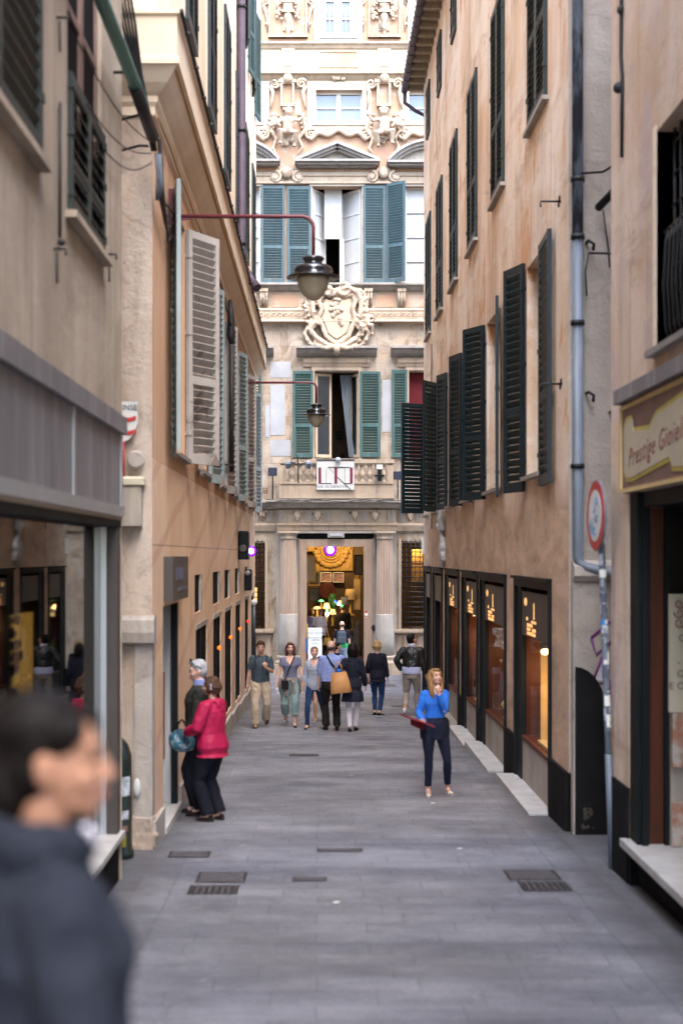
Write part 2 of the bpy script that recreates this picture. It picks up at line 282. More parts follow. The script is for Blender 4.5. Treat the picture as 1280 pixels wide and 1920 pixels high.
M['pipe_purple'] = pm('purple brown copper pipe', (0.055, 0.038, 0.055), (0.08, 0.058, 0.075), 4, rough=0.6, spec=0.2)
M['teal_pipe'] = pm('teal gutter paint', (0.02, 0.17, 0.14), (0.035, 0.20, 0.165), 4, rough=0.5)
M['red_iron'] = pm('dark red bracket paint', (0.13, 0.02, 0.03), (0.09, 0.016, 0.022), 5, rough=0.45)
M['lamp_black'] = pm('glossy black lamp enamel', (0.0048, 0.0054, 0.0072), (0.009, 0.0096, 0.012), 4, rough=0.16, spec=0.8)
M['lamp_globe'] = pm('milky lamp glass', (0.42, 0.37, 0.25), (0.36, 0.31, 0.21), 6, rough=0.2, spec=0.6)
M['cable'] = pm('black cable', (0.01, 0.01, 0.011), (0.02, 0.02, 0.02), 8, rough=0.6)
M['glass'] = glass('shop window glass', (.96, .96, .95), 0.0, .02, .10)
M['glass_mirror'] = glass('reflective shop window glass', (0.9, 0.9, 0.86), 0.04, .02, .85)
M['gold'] = emat('lit gold lettering', (1.0, 0.55, 0.2), 0.085)
M['bulb'] = emat('warm lit bulb', (1.0, 0.62, 0.28), 1.8)
M['bulb_soft'] = emat('soft lit lamp shade', (1.0, 0.58, 0.22), 0.16)
M['orange_glint'] = emat('orange lamp reflection', (1.0, 0.13, 0.01), 0.24)
M['red_glint'] = emat('red lamp reflection', (1.0, 0.03, 0.015), 0.24)
M['violet'] = emat('violet fringe glow', (0.13, 0.0, 1.0), 0.5)
M['white_core'] = emat('white lit lamp core', (1.0, 1.0, 1.0), 3.0)
M['green_light'] = emat('green lit glass', (0.15, 0.9, 0.35), 0.14)
M['blue_light'] = emat('blue lit glass', (0.02, 0.15, 1.0), 0.2)
M['gilt'] = pm('gilded frame', (0.50, 0.33, 0.08), (0.34, 0.21, 0.05), 6, rough=0.4, metal=0.4)
M['relief'] = pm('golden stucco relief', (0.40, 0.25, 0.07), (0.22, 0.13, 0.035), 7, rough=0.7, bmp=0.5, bscale=30)
M['paper'] = pm('pale printed board', (0.74, 0.76, 0.70), (0.68, 0.70, 0.64), 2, rough=0.7)
M['ink'] = pm('grey blue ink', (0.10, 0.11, 0.16), rough=0.8)
M['white_banner'] = pm('white banner cloth', (0.46, 0.46, 0.43), (0.41, 0.41, 0.38), 1.5, rough=0.8)
M['maroon'] = pm('maroon print', (0.13, 0.006, 0.03), rough=0.8)
M['black_ink'] = pm('black ink', (0.03, 0.028, 0.035), rough=0.7)
M['sticker_w'] = pm('white stickers', (0.55, 0.58, 0.62), (0.25, 0.28, 0.33), 22, rough=0.6, contrast=0.08)
M['sticker_b'] = pm('blue stickers', (0.04, 0.22, 0.55), (0.02, 0.1, 0.3), 10, rough=0.6)
M['sticker_o'] = pm('orange stickers', (0.75, 0.25, 0.05), (0.6, 0.2, 0.05), 10, rough=0.6)
M['sign_red'] = pm('red sign enamel', (0.45, 0.03, 0.03), (0.36, 0.03, 0.03), 5, rough=0.4)
M['sign_white'] = pm('scrawled white sign enamel', (0.60, 0.60, 0.56), (0.50, 0.50, 0.48), 5, rough=0.45, patch=(0.12, 0.30, 0.42), pthr=0.60)
M['spray_purple'] = pm('purple spray paint', (0.16, 0.03, 0.15), rough=0.8)
M['spray_white'] = pm('white spray paint', (0.55, 0.53, 0.58), rough=0.8)
M['grate'] = pm('dark iron grate', (0.05, 0.047, 0.05), (0.08, 0.075, 0.078), 14, rough=0.6, bmp=0.6, bscale=30)
M['bin_green'] = pm('dark green bin plastic', (0.004, 0.011, 0.009), (0.006, 0.015, 0.012), 4, rough=0.35)
M['yellow'] = pm('yellow sticker', (0.25, 0.21, 0.015), rough=0.6)
M['cream_sign'] = pm('cream painted sign', (0.50, 0.45, 0.33), (0.43, 0.38, 0.28), 3, rough=0.6)
M['yellow_edge'] = pm('yellow painted edge', (0.55, 0.45, 0.10), rough=0.6)
M['brown_sign'] = pm('brown sign board', (0.20, 0.12, 0.095), (0.14, 0.085, 0.07), 4, rough=0.6)
M['red_script'] = pm('dark red script', (0.22, 0.05, 0.055), rough=0.7)
M['red_curtain'] = pm('red curtain', (0.1, 0.004, 0.008), (0.072, 0.004, 0.006), 3, rough=0.9)
M['grey_curtain'] = pm('grey blue curtain', (0.20, 0.23, 0.26), (0.13, 0.155, 0.18), 3, (8, 8, 0.3), 0.9)
M['yellow_panel'] = emat('lit yellow display panel', (1.0, 0.55, 0.12), 0.16)
M['warm_panel'] = pm('warm display cloth', (0.62, 0.46, 0.22), (0.5, 0.36, 0.16), 3, rough=0.9)
M['tile'] = pm('roof tile', (0.30, 0.15, 0.10), (0.20, 0.12, 0.09), 4, rough=0.9)
M['beam'] = pm('weathered eave boards', (0.30, 0.25, 0.18), (0.20, 0.165, 0.12), 3, (8, 0.6, 1), 0.9)

# ------------------------------------------------------------------ mesh builder
class MB:
    def __init__(s): s.v = []; s.f = []; s.mi = []; s.sm = []; s.M = None; s.cur = 0
    def add(s, vs, fs, smooth=False):
        b = len(s.v)
        for p in vs:
            p = Vector(p)
            if s.M is not None: p = s.M @ p
            s.v.append(p)
        for f in fs: s.f.append([b + i for i in f]); s.mi.append(s.cur); s.sm.append(smooth)
        return s
    def box(s, x0, x1, y0, y1, z0, z1):
        if x0 > x1: x0, x1 = x1, x0
        if y0 > y1: y0, y1 = y1, y0
        if z0 > z1: z0, z1 = z1, z0
        vs = [(x, y, z) for z in (z0, z1) for y in (y0, y1) for x in (x0, x1)]
        return s.add(vs, [(0, 2, 3, 1), (4, 5, 7, 6), (0, 1, 5, 4), (1, 3, 7, 5), (3, 2, 6, 7), (2, 0, 4, 6)])
    def cham(s, x0, x1, y0, y1, z0, z1, c=0.01):
        """box with chamfered vertical and top edges"""
        def ring(d, z): return [(x0 + d, y0 + c, z), (x0 + c, y0 + d, z), (x1 - c, y0 + d, z), (x1 - d, y0 + c, z), (x1 - d, y1 - c, z), (x1 - c, y1 - d, z), (x0 + c, y1 - d, z), (x0 + d, y1 - c, z)]
        return s.rings([ring(0, z0), ring(0, z1 - c), ring(c * 0.9, z1)], smooth=False)
    def rings(s, rs, smooth=True, cap=True, closed=True):
        n = len(rs[0]); vs = [p for r in rs for p in r]; fs = []
        for k in range(len(rs) - 1):
            for i in range(n if closed else n - 1):
                j = (i + 1) % n; fs.append((k * n + i, k * n + j, (k + 1) * n + j, (k + 1) * n + i))
        s.add(vs, fs, smooth)
        if cap:
            b0 = len(s.v) - len(vs)
            for f_ in (range(n - 1, -1, -1), range((len(rs) - 1) * n, len(rs) * n)): s.f.append([b0 + q for q in f_]); s.mi.append(s.cur); s.sm.append(False)
        return s
    def prism(s, poly, axis, a, b, smooth=False):
        """poly of (u,v): axis 'y' -> (u,v)=(x,z); 'x' -> (y,z); 'z' -> (x,y)"""
        def P(u, v, t): return {'y': (u, t, v), 'x': (t, u, v), 'z': (u, v, t)}[axis]
        return s.rings([[P(u, v, a) for u, v in poly], [P(u, v, b) for u, v in poly]], smooth)
    def tube(s, path, r, n=8, cap=True, flat=1.0, up=None):
        path = [Vector(p) for p in path]; m = len(path)
        rr = r if isinstance(r, (list, tuple)) else [r] * m
        rs = []; prev = None
        for i, p in enumerate(path):
            d = (path[min(i + 1, m - 1)] - path[max(i - 1, 0)]).normalized()
            if prev is None:
                a = Vector(up) if up else (Vector((0, 0, 1)) if abs(d.z) < 0.9 else Vector((1, 0, 0)))
            else: a = prev
            x = (a - d * a.dot(d)); x = x.normalized() if x.length > 1e-6 else d.orthogonal().normalized()
            y = d.cross(x); prev = x
            q = rr[i]; qa, qb = (q if isinstance(q, tuple) else (q, q * flat))
            rs.append([p + x * (qa * math.cos(2 * math.pi * k / n)) + y * (qb * math.sin(2 * math.pi * k / n)) for k in range(n)])
        return s.rings(rs, True, cap)
    def lathe(s, prof, c=(0, 0, 0), n=20, cap=True):
        c = Vector(c)
        return s.rings([[c + Vector((r * math.cos(2 * math.pi * k / n), r * math.sin(2 * math.pi * k / n), z)) for k in range(n)] for r, z in prof], True, cap)
    def ell(s, c, r, rot=None, n=12, m=8):
        c = Vector(c); r = (r, r, r) if isinstance(r, (int, float)) else r
        Q = rot if rot is not None else Matrix.Identity(3)
        rs = []
        for i in range(m + 1):
            t = math.pi * i / m; st = max(math.sin(t), 0.02)
            rs.append([c + Q @ Vector((r[0] * st * math.cos(2 * math.pi * k / n), r[1] * st * math.sin(2 * math.pi * k / n), -r[2] * math.cos(t))) for k in range(n)])
        return s.rings(rs)
    def wall(s, o, u, nrm, U0, U1, Z0, Z1, holes=(), reveal=0.25, sub=None):
        """sheet in the plane o + u*U + z*Z with openings; reveal goes back along -nrm"""
        o, u, nrm = Vector(o), Vector(u), Vector(nrm)
        us = sorted({U0, U1, *[c for h in holes for c in h[:2] if U0 < c < U1]}); zs = sorted({Z0, Z1, *[c for h in holes for c in h[2:4] if Z0 < c < Z1]})
        def P(a, z, d=0): return o + u * a + Vector((0, 0, z)) - nrm * d
        for i in range(len(us) - 1):
            for j in range(len(zs) - 1):
                cu, cz = (us[i] + us[i + 1]) / 2, (zs[j] + zs[j + 1]) / 2
                if any(h[0] < cu < h[1] and h[2] < cz < h[3] for h in holes): continue
                s.add([P(us[i], zs[j]), P(us[i + 1], zs[j]), P(us[i + 1], zs[j + 1]), P(us[i], zs[j + 1])], [(0, 1, 2, 3)])
        for h in holes:
            a, b, c, d = max(h[0], U0), min(h[1], U1), max(h[2], Z0), min(h[3], Z1)
            q = [(a, c), (b, c), (b, d), (a, d)]
            for k in range(4):
                p1, p2 = q[k], q[(k + 1) % 4]
                s.add([P(*p1), P(*p2), P(*p2, reveal), P(*p1, reveal)], [(0, 1, 2, 3)])
        return s
    def mesh(s, name, mats, off=Vector()):
        me = bpy.data.meshes.new(name)
        me.from_pydata([tuple(p - off) for p in s.v], [], s.f)
        mats = mats if isinstance(mats, (list, tuple)) else [mats]
        for m in mats: me.materials.append(M[m] if isinstance(m, str) else m)
        me.polygons.foreach_set('material_index', s.mi); me.polygons.foreach_set('use_smooth', s.sm)
        bm = bmesh.new(); bm.from_mesh(me); bmesh.ops.recalc_face_normals(bm, faces=bm.faces); bm.to_mesh(me); bm.free()
        me.update(); return me
    def build(s, name, mats, parent=None, origin=None):
        if parent is not None: off = WOFF[parent.name]
        elif origin is not None: off = Vector(origin)
        else:
            xs = [p.x for p in s.v]; ys = [p.y for p in s.v]; zs = [p.z for p in s.v]
            off = Vector(((min(xs) + max(xs)) / 2, (min(ys) + max(ys)) / 2, min(zs)))
        return link(name, s.mesh(name, mats, off), parent, off)
WOFF = {}
def link(name, me, parent=None, off=Vector()):
    o = bpy.data.objects.new(name, me); COL.objects.link(o)
    if parent is not None: o.parent = parent
    else: o.location = off
    WOFF[o.name] = Vector(off); return o
def tag(o, label=None, cat=None, group=None, kind=None):
    for k, v in (('label', label), ('category', cat), ('group', group), ('kind', kind)):
        if v: o[k] = v
    return o
def thing(name, loc, label, cat, group=None, rz=0.0):
    o = bpy.data.objects.new(name, None); COL.objects.link(o); o.empty_display_size = 0.2
    o.location = loc; o.rotation_euler = (0, 0, rz); WOFF[o.name] = Vector(loc) if rz == 0 else Vector()
    return tag(o, label, cat, group)
def part_at(name, me, parent, loc, rz=0.0, matrix=None):
    """part with shared mesh data at a world place (parent roots are not rotated)"""
    o = bpy.data.objects.new(name, me); COL.objects.link(o); o.parent = parent
    o.location = Vector(loc) - WOFF[parent.name]; o.rotation_euler = (0, 0, rz); WOFF[o.name] = Vector(loc)
    return o
def copy_thing(src, loc, label=None, rz=None):
    r = src.copy(); COL.objects.link(r); r.location = loc
    if rz is not None: r.rotation_euler = (0, 0, rz)
    if label: r['label'] = label
    for ch in list(src.children):
        c = ch.copy(); COL.objects.link(c); c.parent = r
        for g in list(ch.children):
            d = g.copy(); COL.objects.link(d); d.parent = c
    WOFF[r.name] = Vector(loc); return r
def fuse(mb, name, mats, voxel=0.008, smooth=3, fold=0.0, fscale=9.0, zones=None, off=Vector(), fz=0.6):
    """voxel-union of overlapping solids into one smooth skin"""
    me = mb.mesh(name + '_src', mats, off)
    ob = bpy.data.objects.new('tmp', me); COL.objects.link(ob)
    md = ob.modifiers.new('r', 'REMESH'); md.mode = 'VOXEL'; md.voxel_size = voxel; md.use_smooth_shade = True
    if smooth:
        sm = ob.modifiers.new('s', 'SMOOTH'); sm.factor = 0.6; sm.iterations = smooth
    dg = bpy.context.evaluated_depsgraph_get(); dg.update()
    res = bpy.data.meshes.new_from_object(ob.evaluated_get(dg), depsgraph=dg); res.name = name
    bpy.data.objects.remove(ob); bpy.data.meshes.remove(me)
    if not res.materials:
        for m in (mats if isinstance(mats, (list, tuple)) else [mats]): res.materials.append(M[m] if isinstance(m, str) else m)
    if fold:
        ns = [v.normal.copy() for v in res.vertices]
        for v, nn in zip(res.vertices, ns):
            q = Vector((v.co.x * fscale, v.co.y * fscale, v.co.z * fscale * fz))
            a = noise.noise(q) ; c = 1 - abs(noise.noise(q * 1.9 + Vector((3, 1, 7)))) * 2
            v.co += nn * (fold * (0.8 * a + 0.7 * c - 0.3))
        res.update()
    if zones:
        for p in res.polygons: p.material_index = zones(p.center)
    for p in res.polygons: p.use_smooth = True
    return res
_font_cache = {}
def text_mb(mb, txt, size, matrix, depth=0.004, spacing=1.0, bold=0.0):
    cu = bpy.data.curves.new('t', 'FONT'); cu.body = txt; cu.size = size; cu.extrude = depth; cu.space_character = spacing
    cu.align_x = 'CENTER'; cu.align_y = 'CENTER'; cu.offset = bold; cu.resolution_u = 3
    ob = bpy.data.objects.new('t', cu); COL.objects.link(ob)
    dg = bpy.context.evaluated_depsgraph_get(); dg.update()
    me = bpy.data.meshes.new_from_object(ob.evaluated_get(dg), depsgraph=dg)
    vs = [matrix @ v.co for v in me.vertices]; fs = [list(p.vertices) for p in me.polygons]
    bpy.data.objects.remove(ob); bpy.data.curves.remove(cu); bpy.data.meshes.remove(me)
    mb.add(vs, fs)
def frame_m(o, u, v):
    u, v = Vector(u).normalized(), Vector(v).normalized(); n_ = u.cross(v)
    m = Matrix(((u.x, v.x, n_.x), (u.y, v.y, n_.y), (u.z, v.z, n_.z))).to_4x4(); m.translation = Vector(o); return m
def spiral(mb, c, r0, turns, r, sgn=1, start=0.0, n=26, axis='y', flat=1.0):
    pts = []
    for i in range(n):
        t = i / (n - 1); a = start + sgn * t * turns * 2 * math.pi; rr = r0 * (1 - 0.85 * t)
        pts.append((c[0] + rr * math.cos(a), c[1], c[2] + rr * math.sin(a)) if axis == 'y' else (c[0], c[1] + rr * math.cos(a), c[2] + rr * math.sin(a)))
    mb.tube(pts, [r * (1 - 0.5 * i / n) for i in range(n)], 6)
def gz(Y):
    """height of the paving at distance Y"""
    if Y >= 45: return -3.7645
    if Y >= 7.5: return -2.5 - 0.0281 * Y
    if Y >= 2.9: return -1.88 + (Y - 2.9) / 4.6 * (-2.711 + 1.88)
    return -1.88
# ------------------------------------------------------------------ setting: one paving sheet
mb = MB(); ys = [-30, -10, 2.9, 7.5, 20, 36, 45, 60, 300]
xs = [-160, -20, -3, 3, 20, 160]
for i in range(len(ys) - 1):
    for j in range(len(xs) - 1):
        a, b = ys[i], ys[i + 1]
        mb.add([(xs[j], a, gz(a)), (xs[j + 1], a, gz(a)), (xs[j + 1], b, gz(b)), (xs[j], b, gz(b))], [(0, 1, 2, 3)])
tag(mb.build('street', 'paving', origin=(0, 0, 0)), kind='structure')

# ------------------------------------------------------------------ shutter leaves, windows
_leaf = {}
def leaf_mesh(wd, h, mat, sp=0.085, rail=0.36, thick=0.045, flip=False):
    key = (round(wd, 2), round(h, 2), mat, sp, flip)
    if key in _leaf: return _leaf[key]
    m = MB(); t = thick / 2; st = min(0.075, wd * 0.16); zr = h * rail
    m.box(0, st, -t, t, 0, h); m.box(wd - st, wd, -t, t, 0, h)
    for z0, z1 in ((0, 0.13), (zr - 0.05, zr + 0.05), (h - 0.09, h)): m.box(st, wd - st, -t + .003, t - .003, z0, z1)
    m.box(st, st + .025, -t + .006, t - .006, .13, zr - .05); m.box(wd - st - .025, wd - st, -t + .006, t - .006, .13, zr - .05)
    z = 0.15
    while z < h - 0.11:
        m.cur = 1
        if True:
            q = -1 if flip else 1; a0, a1, up = -q * (t + .004), q * t * .9, sp * .74
            m.add([(st, a0, z), (wd - st, a0, z), (wd - st, a1, z + up), (st, a1, z + up),
                   (st, a0, z + .010), (wd - st, a0, z + .010), (wd - st, a1, z + up + .010), (st, a1, z + up + .010)],
                  [(0, 1, 2, 3), (7, 6, 5, 4), (0, 4, 5, 1), (1, 5, 6, 2), (2, 6, 7, 3), (3, 7, 4, 0)])
        z += sp
    m.cur = 0
    for hz in (h * .12, h * .55, h * .88): m.box(-.012, .05, -t - .01, t + .01, hz, hz + .05)
    _leaf[key] = m.mesh('shutter', [mat, {'dark_shutter': 'dark_slat_lit', 'teal_shutter': 'teal_slat_lit', 'green_shutter': 'green_slat_lit'}.get(mat, mat)]); return _leaf[key]
def shutter(parent, hx, hy, ex, ey, z0, h, mat, sp=0.085, opened=True):
    wd = math.hypot(ex - hx, ey - hy); ny = Vector((-(ey - hy), ex - hx)); near = ny.x * -hx + ny.y * -hy > 0
    flip = (not near) if opened else near
    o = part_at('shutter', leaf_mesh(wd, h, mat, sp, flip=flip), parent, (hx, hy, z0), math.atan2(ey - hy, ex - hx))
    return o
def window_side(parent, side, X, y0, y1, z0, z1, depth=0.22, pane='pane', frame='white_paint', sill='marble', bars=False):
    """closed casement set in a side wall; side=+1 for the wall on the right"""
    m = MB(); xi = X + side * depth
    m.box(xi, xi + side * .05, y0, y0 + .06, z0, z1); m.box(xi, xi + side * .05, y1 - .06, y1, z0, z1)
    ym = (y0 + y1) / 2; m.box(xi - side * .01, xi + side * .05, ym - .05, ym + .05, z0, z1)
    n = 4
    for k in range(n + 1):
        z = z0 + (z1 - z0) * k / n; zz = min(max(z, z0 + .03), z1 - .03)
        m.box(xi + side * .003, xi + side * .045, y0 + .06, y1 - .06, zz - .03, zz + .03)
    w_ = m.build('window', frame, parent)
    g = MB(); g.box(xi + side * .02, xi + side * .035, y0, y1, z0, z1); g.build('pane', pane, w_)
    if sill:
        s = MB(); s.box(X - side * .08, X + side * depth, y0 - .08, y1 + .08, z0 - .05, z0); s.build('sill', sill, w_)
    return w_
def closed_pair(parent, side, X, y0, y1, z0, z1, mat):
    ym = (y0 + y1) / 2; xo = X - side * .02
    shutter(parent, xo, y0, xo, ym - .004, z0, z1 - z0, mat, opened=False); shutter(parent, xo, y1, xo, ym + .004, z0, z1 - z0, mat, opened=False)

# ================================================================== RIGHT MAIN BUILDING
XR = 2.62; HR = 11.9
rb = thing('townhouse', (XR + 3, 25.5, gz(25)), 'peeling pink plaster townhouse with dark louvred shutters above a row of black framed jewellery shops', 'building')
UPY = [17.1, 20.9, 24.4, 27.8, 31.1, 34.3]
LOW = [(16.75, 18.05), (20.75, 22.4), (24.7, 26.05), (27.8, 29.1), (31.5, 32.8), (34.3, 35.6)]
SHOPS = [(16.1, 19.1), (20.0, 23.25), (23.55, 26.2), (26.75, 29.7), (30.4, 33.0), (33.5, 35.7)]
TOPZ = -0.31
holes = [(y - .7, y + .7, 5.28, 8.15) for y in UPY] + [(a, b, 0.98, 3.62) for a, b in LOW]
holes += [(a + .12, b - .12, -6, TOPZ - .1) for a, b in SHOPS]
holes += [(y - .45, y + .45, 10.1, 11.35) for y in UPY]
mb = MB(); mb.wall((XR, 0, 0), (0, 1, 0), (-1, 0, 0), 15.0, 36.0, -4.4, HR, holes, 0.3)
mb.build('wall', 'pink_plaster', rb)
mb = MB(); mb.wall((0, 36.0, 0), (1, 0, 0), (0, 1, 0), XR, 12, -4.6, HR, [], 0.3)
mb.wall((12, 0, 0), (0, 1, 0), (1, 0, 0), 15, 36, -4.6, HR)
mb.build('rear_wall', 'pink_plaster', rb)
# alley facing end wall, rough render, with corner pilaster and ledge
mb = MB(); mb.wall((0, 15.0, 0), (1, 0, 0), (0, -1, 0), XR, 12, -3.2, HR)
mb.build('end_wall', 'concrete', rb)
mb = MB(); mb.prism([(14.83, -.28), (14.78, -.22), (14.80, -.12), (14.92, -.06), (15.0, -.06), (15.0, -.28)], 'x', XR + .02, 4.2)
mb.build('ledge', 'concrete', rb)
mb = MB(); mb.box(XR + .02, 4.2, 14.86, 15.0, -3.1, -.285); mb.build('pilaster', 'concrete', rb)
mb = MB(); mb.box(XR + .30, 4.2, 14.835, 14.86, -3.1, -2.2); mb.build('plinth', 'plinth', rb)
# black arched panel on the alley end
mb = MB(); arc = [(XR + .04, -3.0), (XR + .04, -1.17)] + [(XR + .04 + .32 * math.sin(t), -1.17 - .5 * (1 - math.cos(t)) ) for t in [math.pi / 2 * k / 8 for k in range(9)]][1:] + [(XR + .36, -3.0)]
mb.prism(arc, 'y', 14.80, 14.857); mb.build('niche_door', 'plinth', rb)
mb = MB(); rd = random.Random(2)
for k in range(22):
    mb.ell((XR + .08 + rd.random() * .14, 14.822 - rd.random() * .006, -2.86 + rd.random() * .22), (.02 + rd.random() * .05, .022, .015 + rd.random() * .035), Matrix.Rotation(rd.random() * 3, 3, 'Y'), n=7, m=5)
link('crumbled_plaster', fuse(mb, 'crumbled_plaster', 'dirt', .014, 1, .006, 25, off=WOFF[rb.name]), rb, WOFF[rb.name])
# plinth between shops
edges = [15.0] + [v for s in SHOPS for v in s] + [36.0]
for k in range(0, len(edges), 2):
    a, b = edges[k], edges[k + 1]
    if b - a < .05: continue
    z = gz(a)
    mb = MB(); mb.box(XR - .045, XR + .02, a, b, z - .6, z + .62); mb.build('plinth', 'plinth', rb)
# horizontal mouldings / cable runs
mb = MB(); mb.tube([(XR - .03, 33.1, z) for z in (0.6, 4.9)], .012, 5); mb.build('cable', 'cable', rb)
# eave: boards, rafters, gutter, tiles
mb = MB(); mb.box(XR - .42, XR + .3, 14.8, 36.3, HR, HR + .06)
for k in range(40): mb.box(XR - .40, XR, 15.0 + k * .54, 15.1 + k * .54, HR - .12, HR - .002)
mb.build('eave', 'beam', rb)
mb = MB(); mb.tube([(XR - .46, 14.8, HR - .02), (XR - .46, 36.4, HR - .02)], .09, 10)
for k in range(36): mb.tube([(XR - .46, 15 + k * .6, HR - .02), (XR - .46, 15.03 + k * .6, HR - .02)], .1, 10)
mb.tube([(XR - .46, 36.3, HR - .02), (XR - .46, 36.35, HR - .35), (XR - .2, 36.2, HR - .6), (XR + .3, 36.1, HR - .9), (XR + .5, 36.06, -3.3)], .05, 8)
mb.build('gutter', 'pipe_purple', rb)
mb = MB(); mb.prism([(XR - .5, HR + .07), (XR + 4.7, HR + 2.2), (12.3, HR + .07)], 'y', 14.7, 36.35)
for k in range(70): mb.tube([(XR - .52, 14.8 + k * .31, HR + .09), (XR + 4.7, 14.8 + k * .31, HR + 2.23)], .07, 6)
mb.build('roof', 'tile', rb)
for y in UPY:
    window_side(rb, 1, XR, y - .7, y + .7, 5.28, 8.15, sill='concrete')
    closed_pair(rb, 1, XR, y - .69, y + .69, 5.30, 8.13, 'dark_green' if y < 22 else 'dark_shutter')
    w_ = window_side(rb, 1, XR, y - .45, y + .45, 10.1, 11.35, sill=None)
    if y > 26: closed_pair(rb, 1, XR, y - .44, y + .44, 10.12, 11.33, 'dark_green')
for i, (a, b) in enumerate(LOW):
    window_side(rb, 1, XR, a, b, 0.98, 3.62, sill='marble_grey')
    zb = .82 + .008 * (a - 16)
for hx, hy, ex, ey, z0, h in ((2.58, 16.72, 2.55, 15.82, .80, 2.83), (2.58, 18.05, 2.41, 18.60, .80, 2.90), (2.58, 20.75, 2.50, 20.13, .84, 2.83),
                              (2.58, 22.4, 2.31, 22.93, .87, 2.75), (2.58, 24.7, 2.54, 24.08, .9, 2.74), (2.58, 26.05, 2.42, 26.6, .90, 2.80), (2.58, 29.1, 2.44, 29.66, .93, 2.80),
                              (2.58, 27.8, 2.54, 27.2, .93, 2.8), (2.58, 31.5, 2.24, 30.95, .95, 2.85), (2.58, 32.8, 2.52, 33.4, 1.0, 2.75), (2.58, 35.6, 2.01, 35.25, 1.03, 2.74)):
    shutter(rb, hx, hy, ex, ey, z0, h, 'dark_shutter', 0.095)
# shopfront surrounds
for i, (a, b) in enumerate(SHOPS):
    m = MB(); zb = gz((a + b) / 2); far = gz(b) - .3
    m.box(XR - .03, XR + .055, a, a + .12, far, TOPZ); m.box(XR - .03, XR + .30, b - .12, b, far, TOPZ)
    m.box(XR - .03, XR + .30, a + .12, b - .12, TOPZ - .1, TOPZ)
    m.box(XR - .07, XR + .02, a - .02, b + .02, TOPZ - .001, TOPZ + .035)
    m.box(XR + .0, XR + .07, b - .52, b - .12, far, TOPZ - .1)      # wide splayed pilaster at the far side
    sf = m.build('shopfront', 'black_wood', rb)
    sx = XR + .0
    p = MB(); p.box(sx, sx + .05, a + .14, b - .62, TOPZ - .72, TOPZ - .16); p.build('sign_panel', 'dark_metal', sf)
    if i < 4:
        g = MB(); L = b - a; zc = TOPZ - .27
        g.M = None
        yy = b - .62 - .28
        g.ell((sx - .01, yy - .1, zc - .02), (.012, .11, .055), n=14, m=8)
        # faint tall strokes, bright bar and rows of small letters
        g.box(sx - .008, sx, yy - .78, yy - .74, zc - .22, zc - .02)
        g.box(sx - .012, sx, yy - .92, yy - .58, zc - .27, zc - .24)
        g.box(sx - .008, sx, yy - .24, yy - .14, zc - .25, zc - .21)
        for r_ in range(3):
            for c_ in range(8 if r_ else 5):
                if r_ == 1 and c_ in (3, 4): continue
                y_ = yy - .22 - c_ * .085; z_ = zc - .285 - r_ * .052
                g.box(sx - .012, sx, y_ - .058, y_, z_ - .012, z_)
                g.box(sx - .012, sx, y_ - .058, y_ - .04, z_ - .036, z_ - .012)
                if (r_ + c_) % 2: g.box(sx - .012, sx, y_ - .018, y_, z_ - .036, z_ - .012)
                else: g.box(sx - .012, sx, y_ - .058, y_, z_ - .036, z_ - .026)
        g.build('lettering', 'gold', sf)
    # recess: display window with red wood, riser, sill
    d = MB(); xb = XR + .9
    d.box(XR + .072, xb, b - .52, b - .49, far, TOPZ - .1); d.box(xb, xb + .05, a, b, far, TOPZ - .1); d.box(XR + .06, xb, a + .09, a + .12, far, TOPZ - .1)
    d.box(XR + .06, xb, a + .12, b - .12, TOPZ - .72, TOPZ - .70)
    d.build('display_lining', 'red_wood', sf)
    r = MB(); zs = gz(a) + .55
    r.box(XR + .02, XR + .08, a + .12, b - .52, far, zs); r.build('stall_riser', 'black_wood' if i > 3 else 'concrete', sf)
    r = MB(); r.box(XR + .01, XR + .85, a + .12, b - .52, zs, zs + .05); r.build('display_shelf', 'red_wood', sf)
    if i in (0, 2):
        r = MB(); yy = a + (b - a) * .56; r.box(XR + (.135, 0, .16)[i], XR + .8, yy, yy + .03, zs + .06, TOPZ - .75)
        r.box(XR + .09, XR + .7, a + .3, yy, zs + .051, zs + .09)
        r.build('display_cloth', 'warm_panel', sf)
    r = MB(); r.box(XR + .060, XR + .066, a + .12, b - .52, zs + .05, TOPZ - .72); r.build('glass_pane', 'glass', sf)
    rdd = random.Random(i * 7 + 1)
    for q in range((3, 4, 2, 3, 0, 0)[i]):
        yb_ = a + .5 + rdd.uniform(.35, .5) * q; xb_ = XR + rdd.uniform(.16, .3); hh = rdd.uniform(.16, .34)
        r = MB(); r.lathe([(.06, zs + .05), (.05, zs + .07), (.025, zs + .10), (.035, zs + .05 + hh * .4), (.085, zs + .05 + hh * .7), (.05, zs + .05 + hh * .92), (.028, zs + .05 + hh)], (xb_, yb_, 0), 12)
        r.build('display_bust', ('warm_panel', 'black_wood', 'cream_sign')[(i + q) % 3], sf)
    # level threshold over the falling street
    if i < 5:
        s = MB(); zt = gz(a) + .02; s.box(XR - .26, XR + .075, a + .001, b - .001, zt - .5, zt)
        s.build('step', 'marble_white' if i < 3 else 'marble_grey', sf)
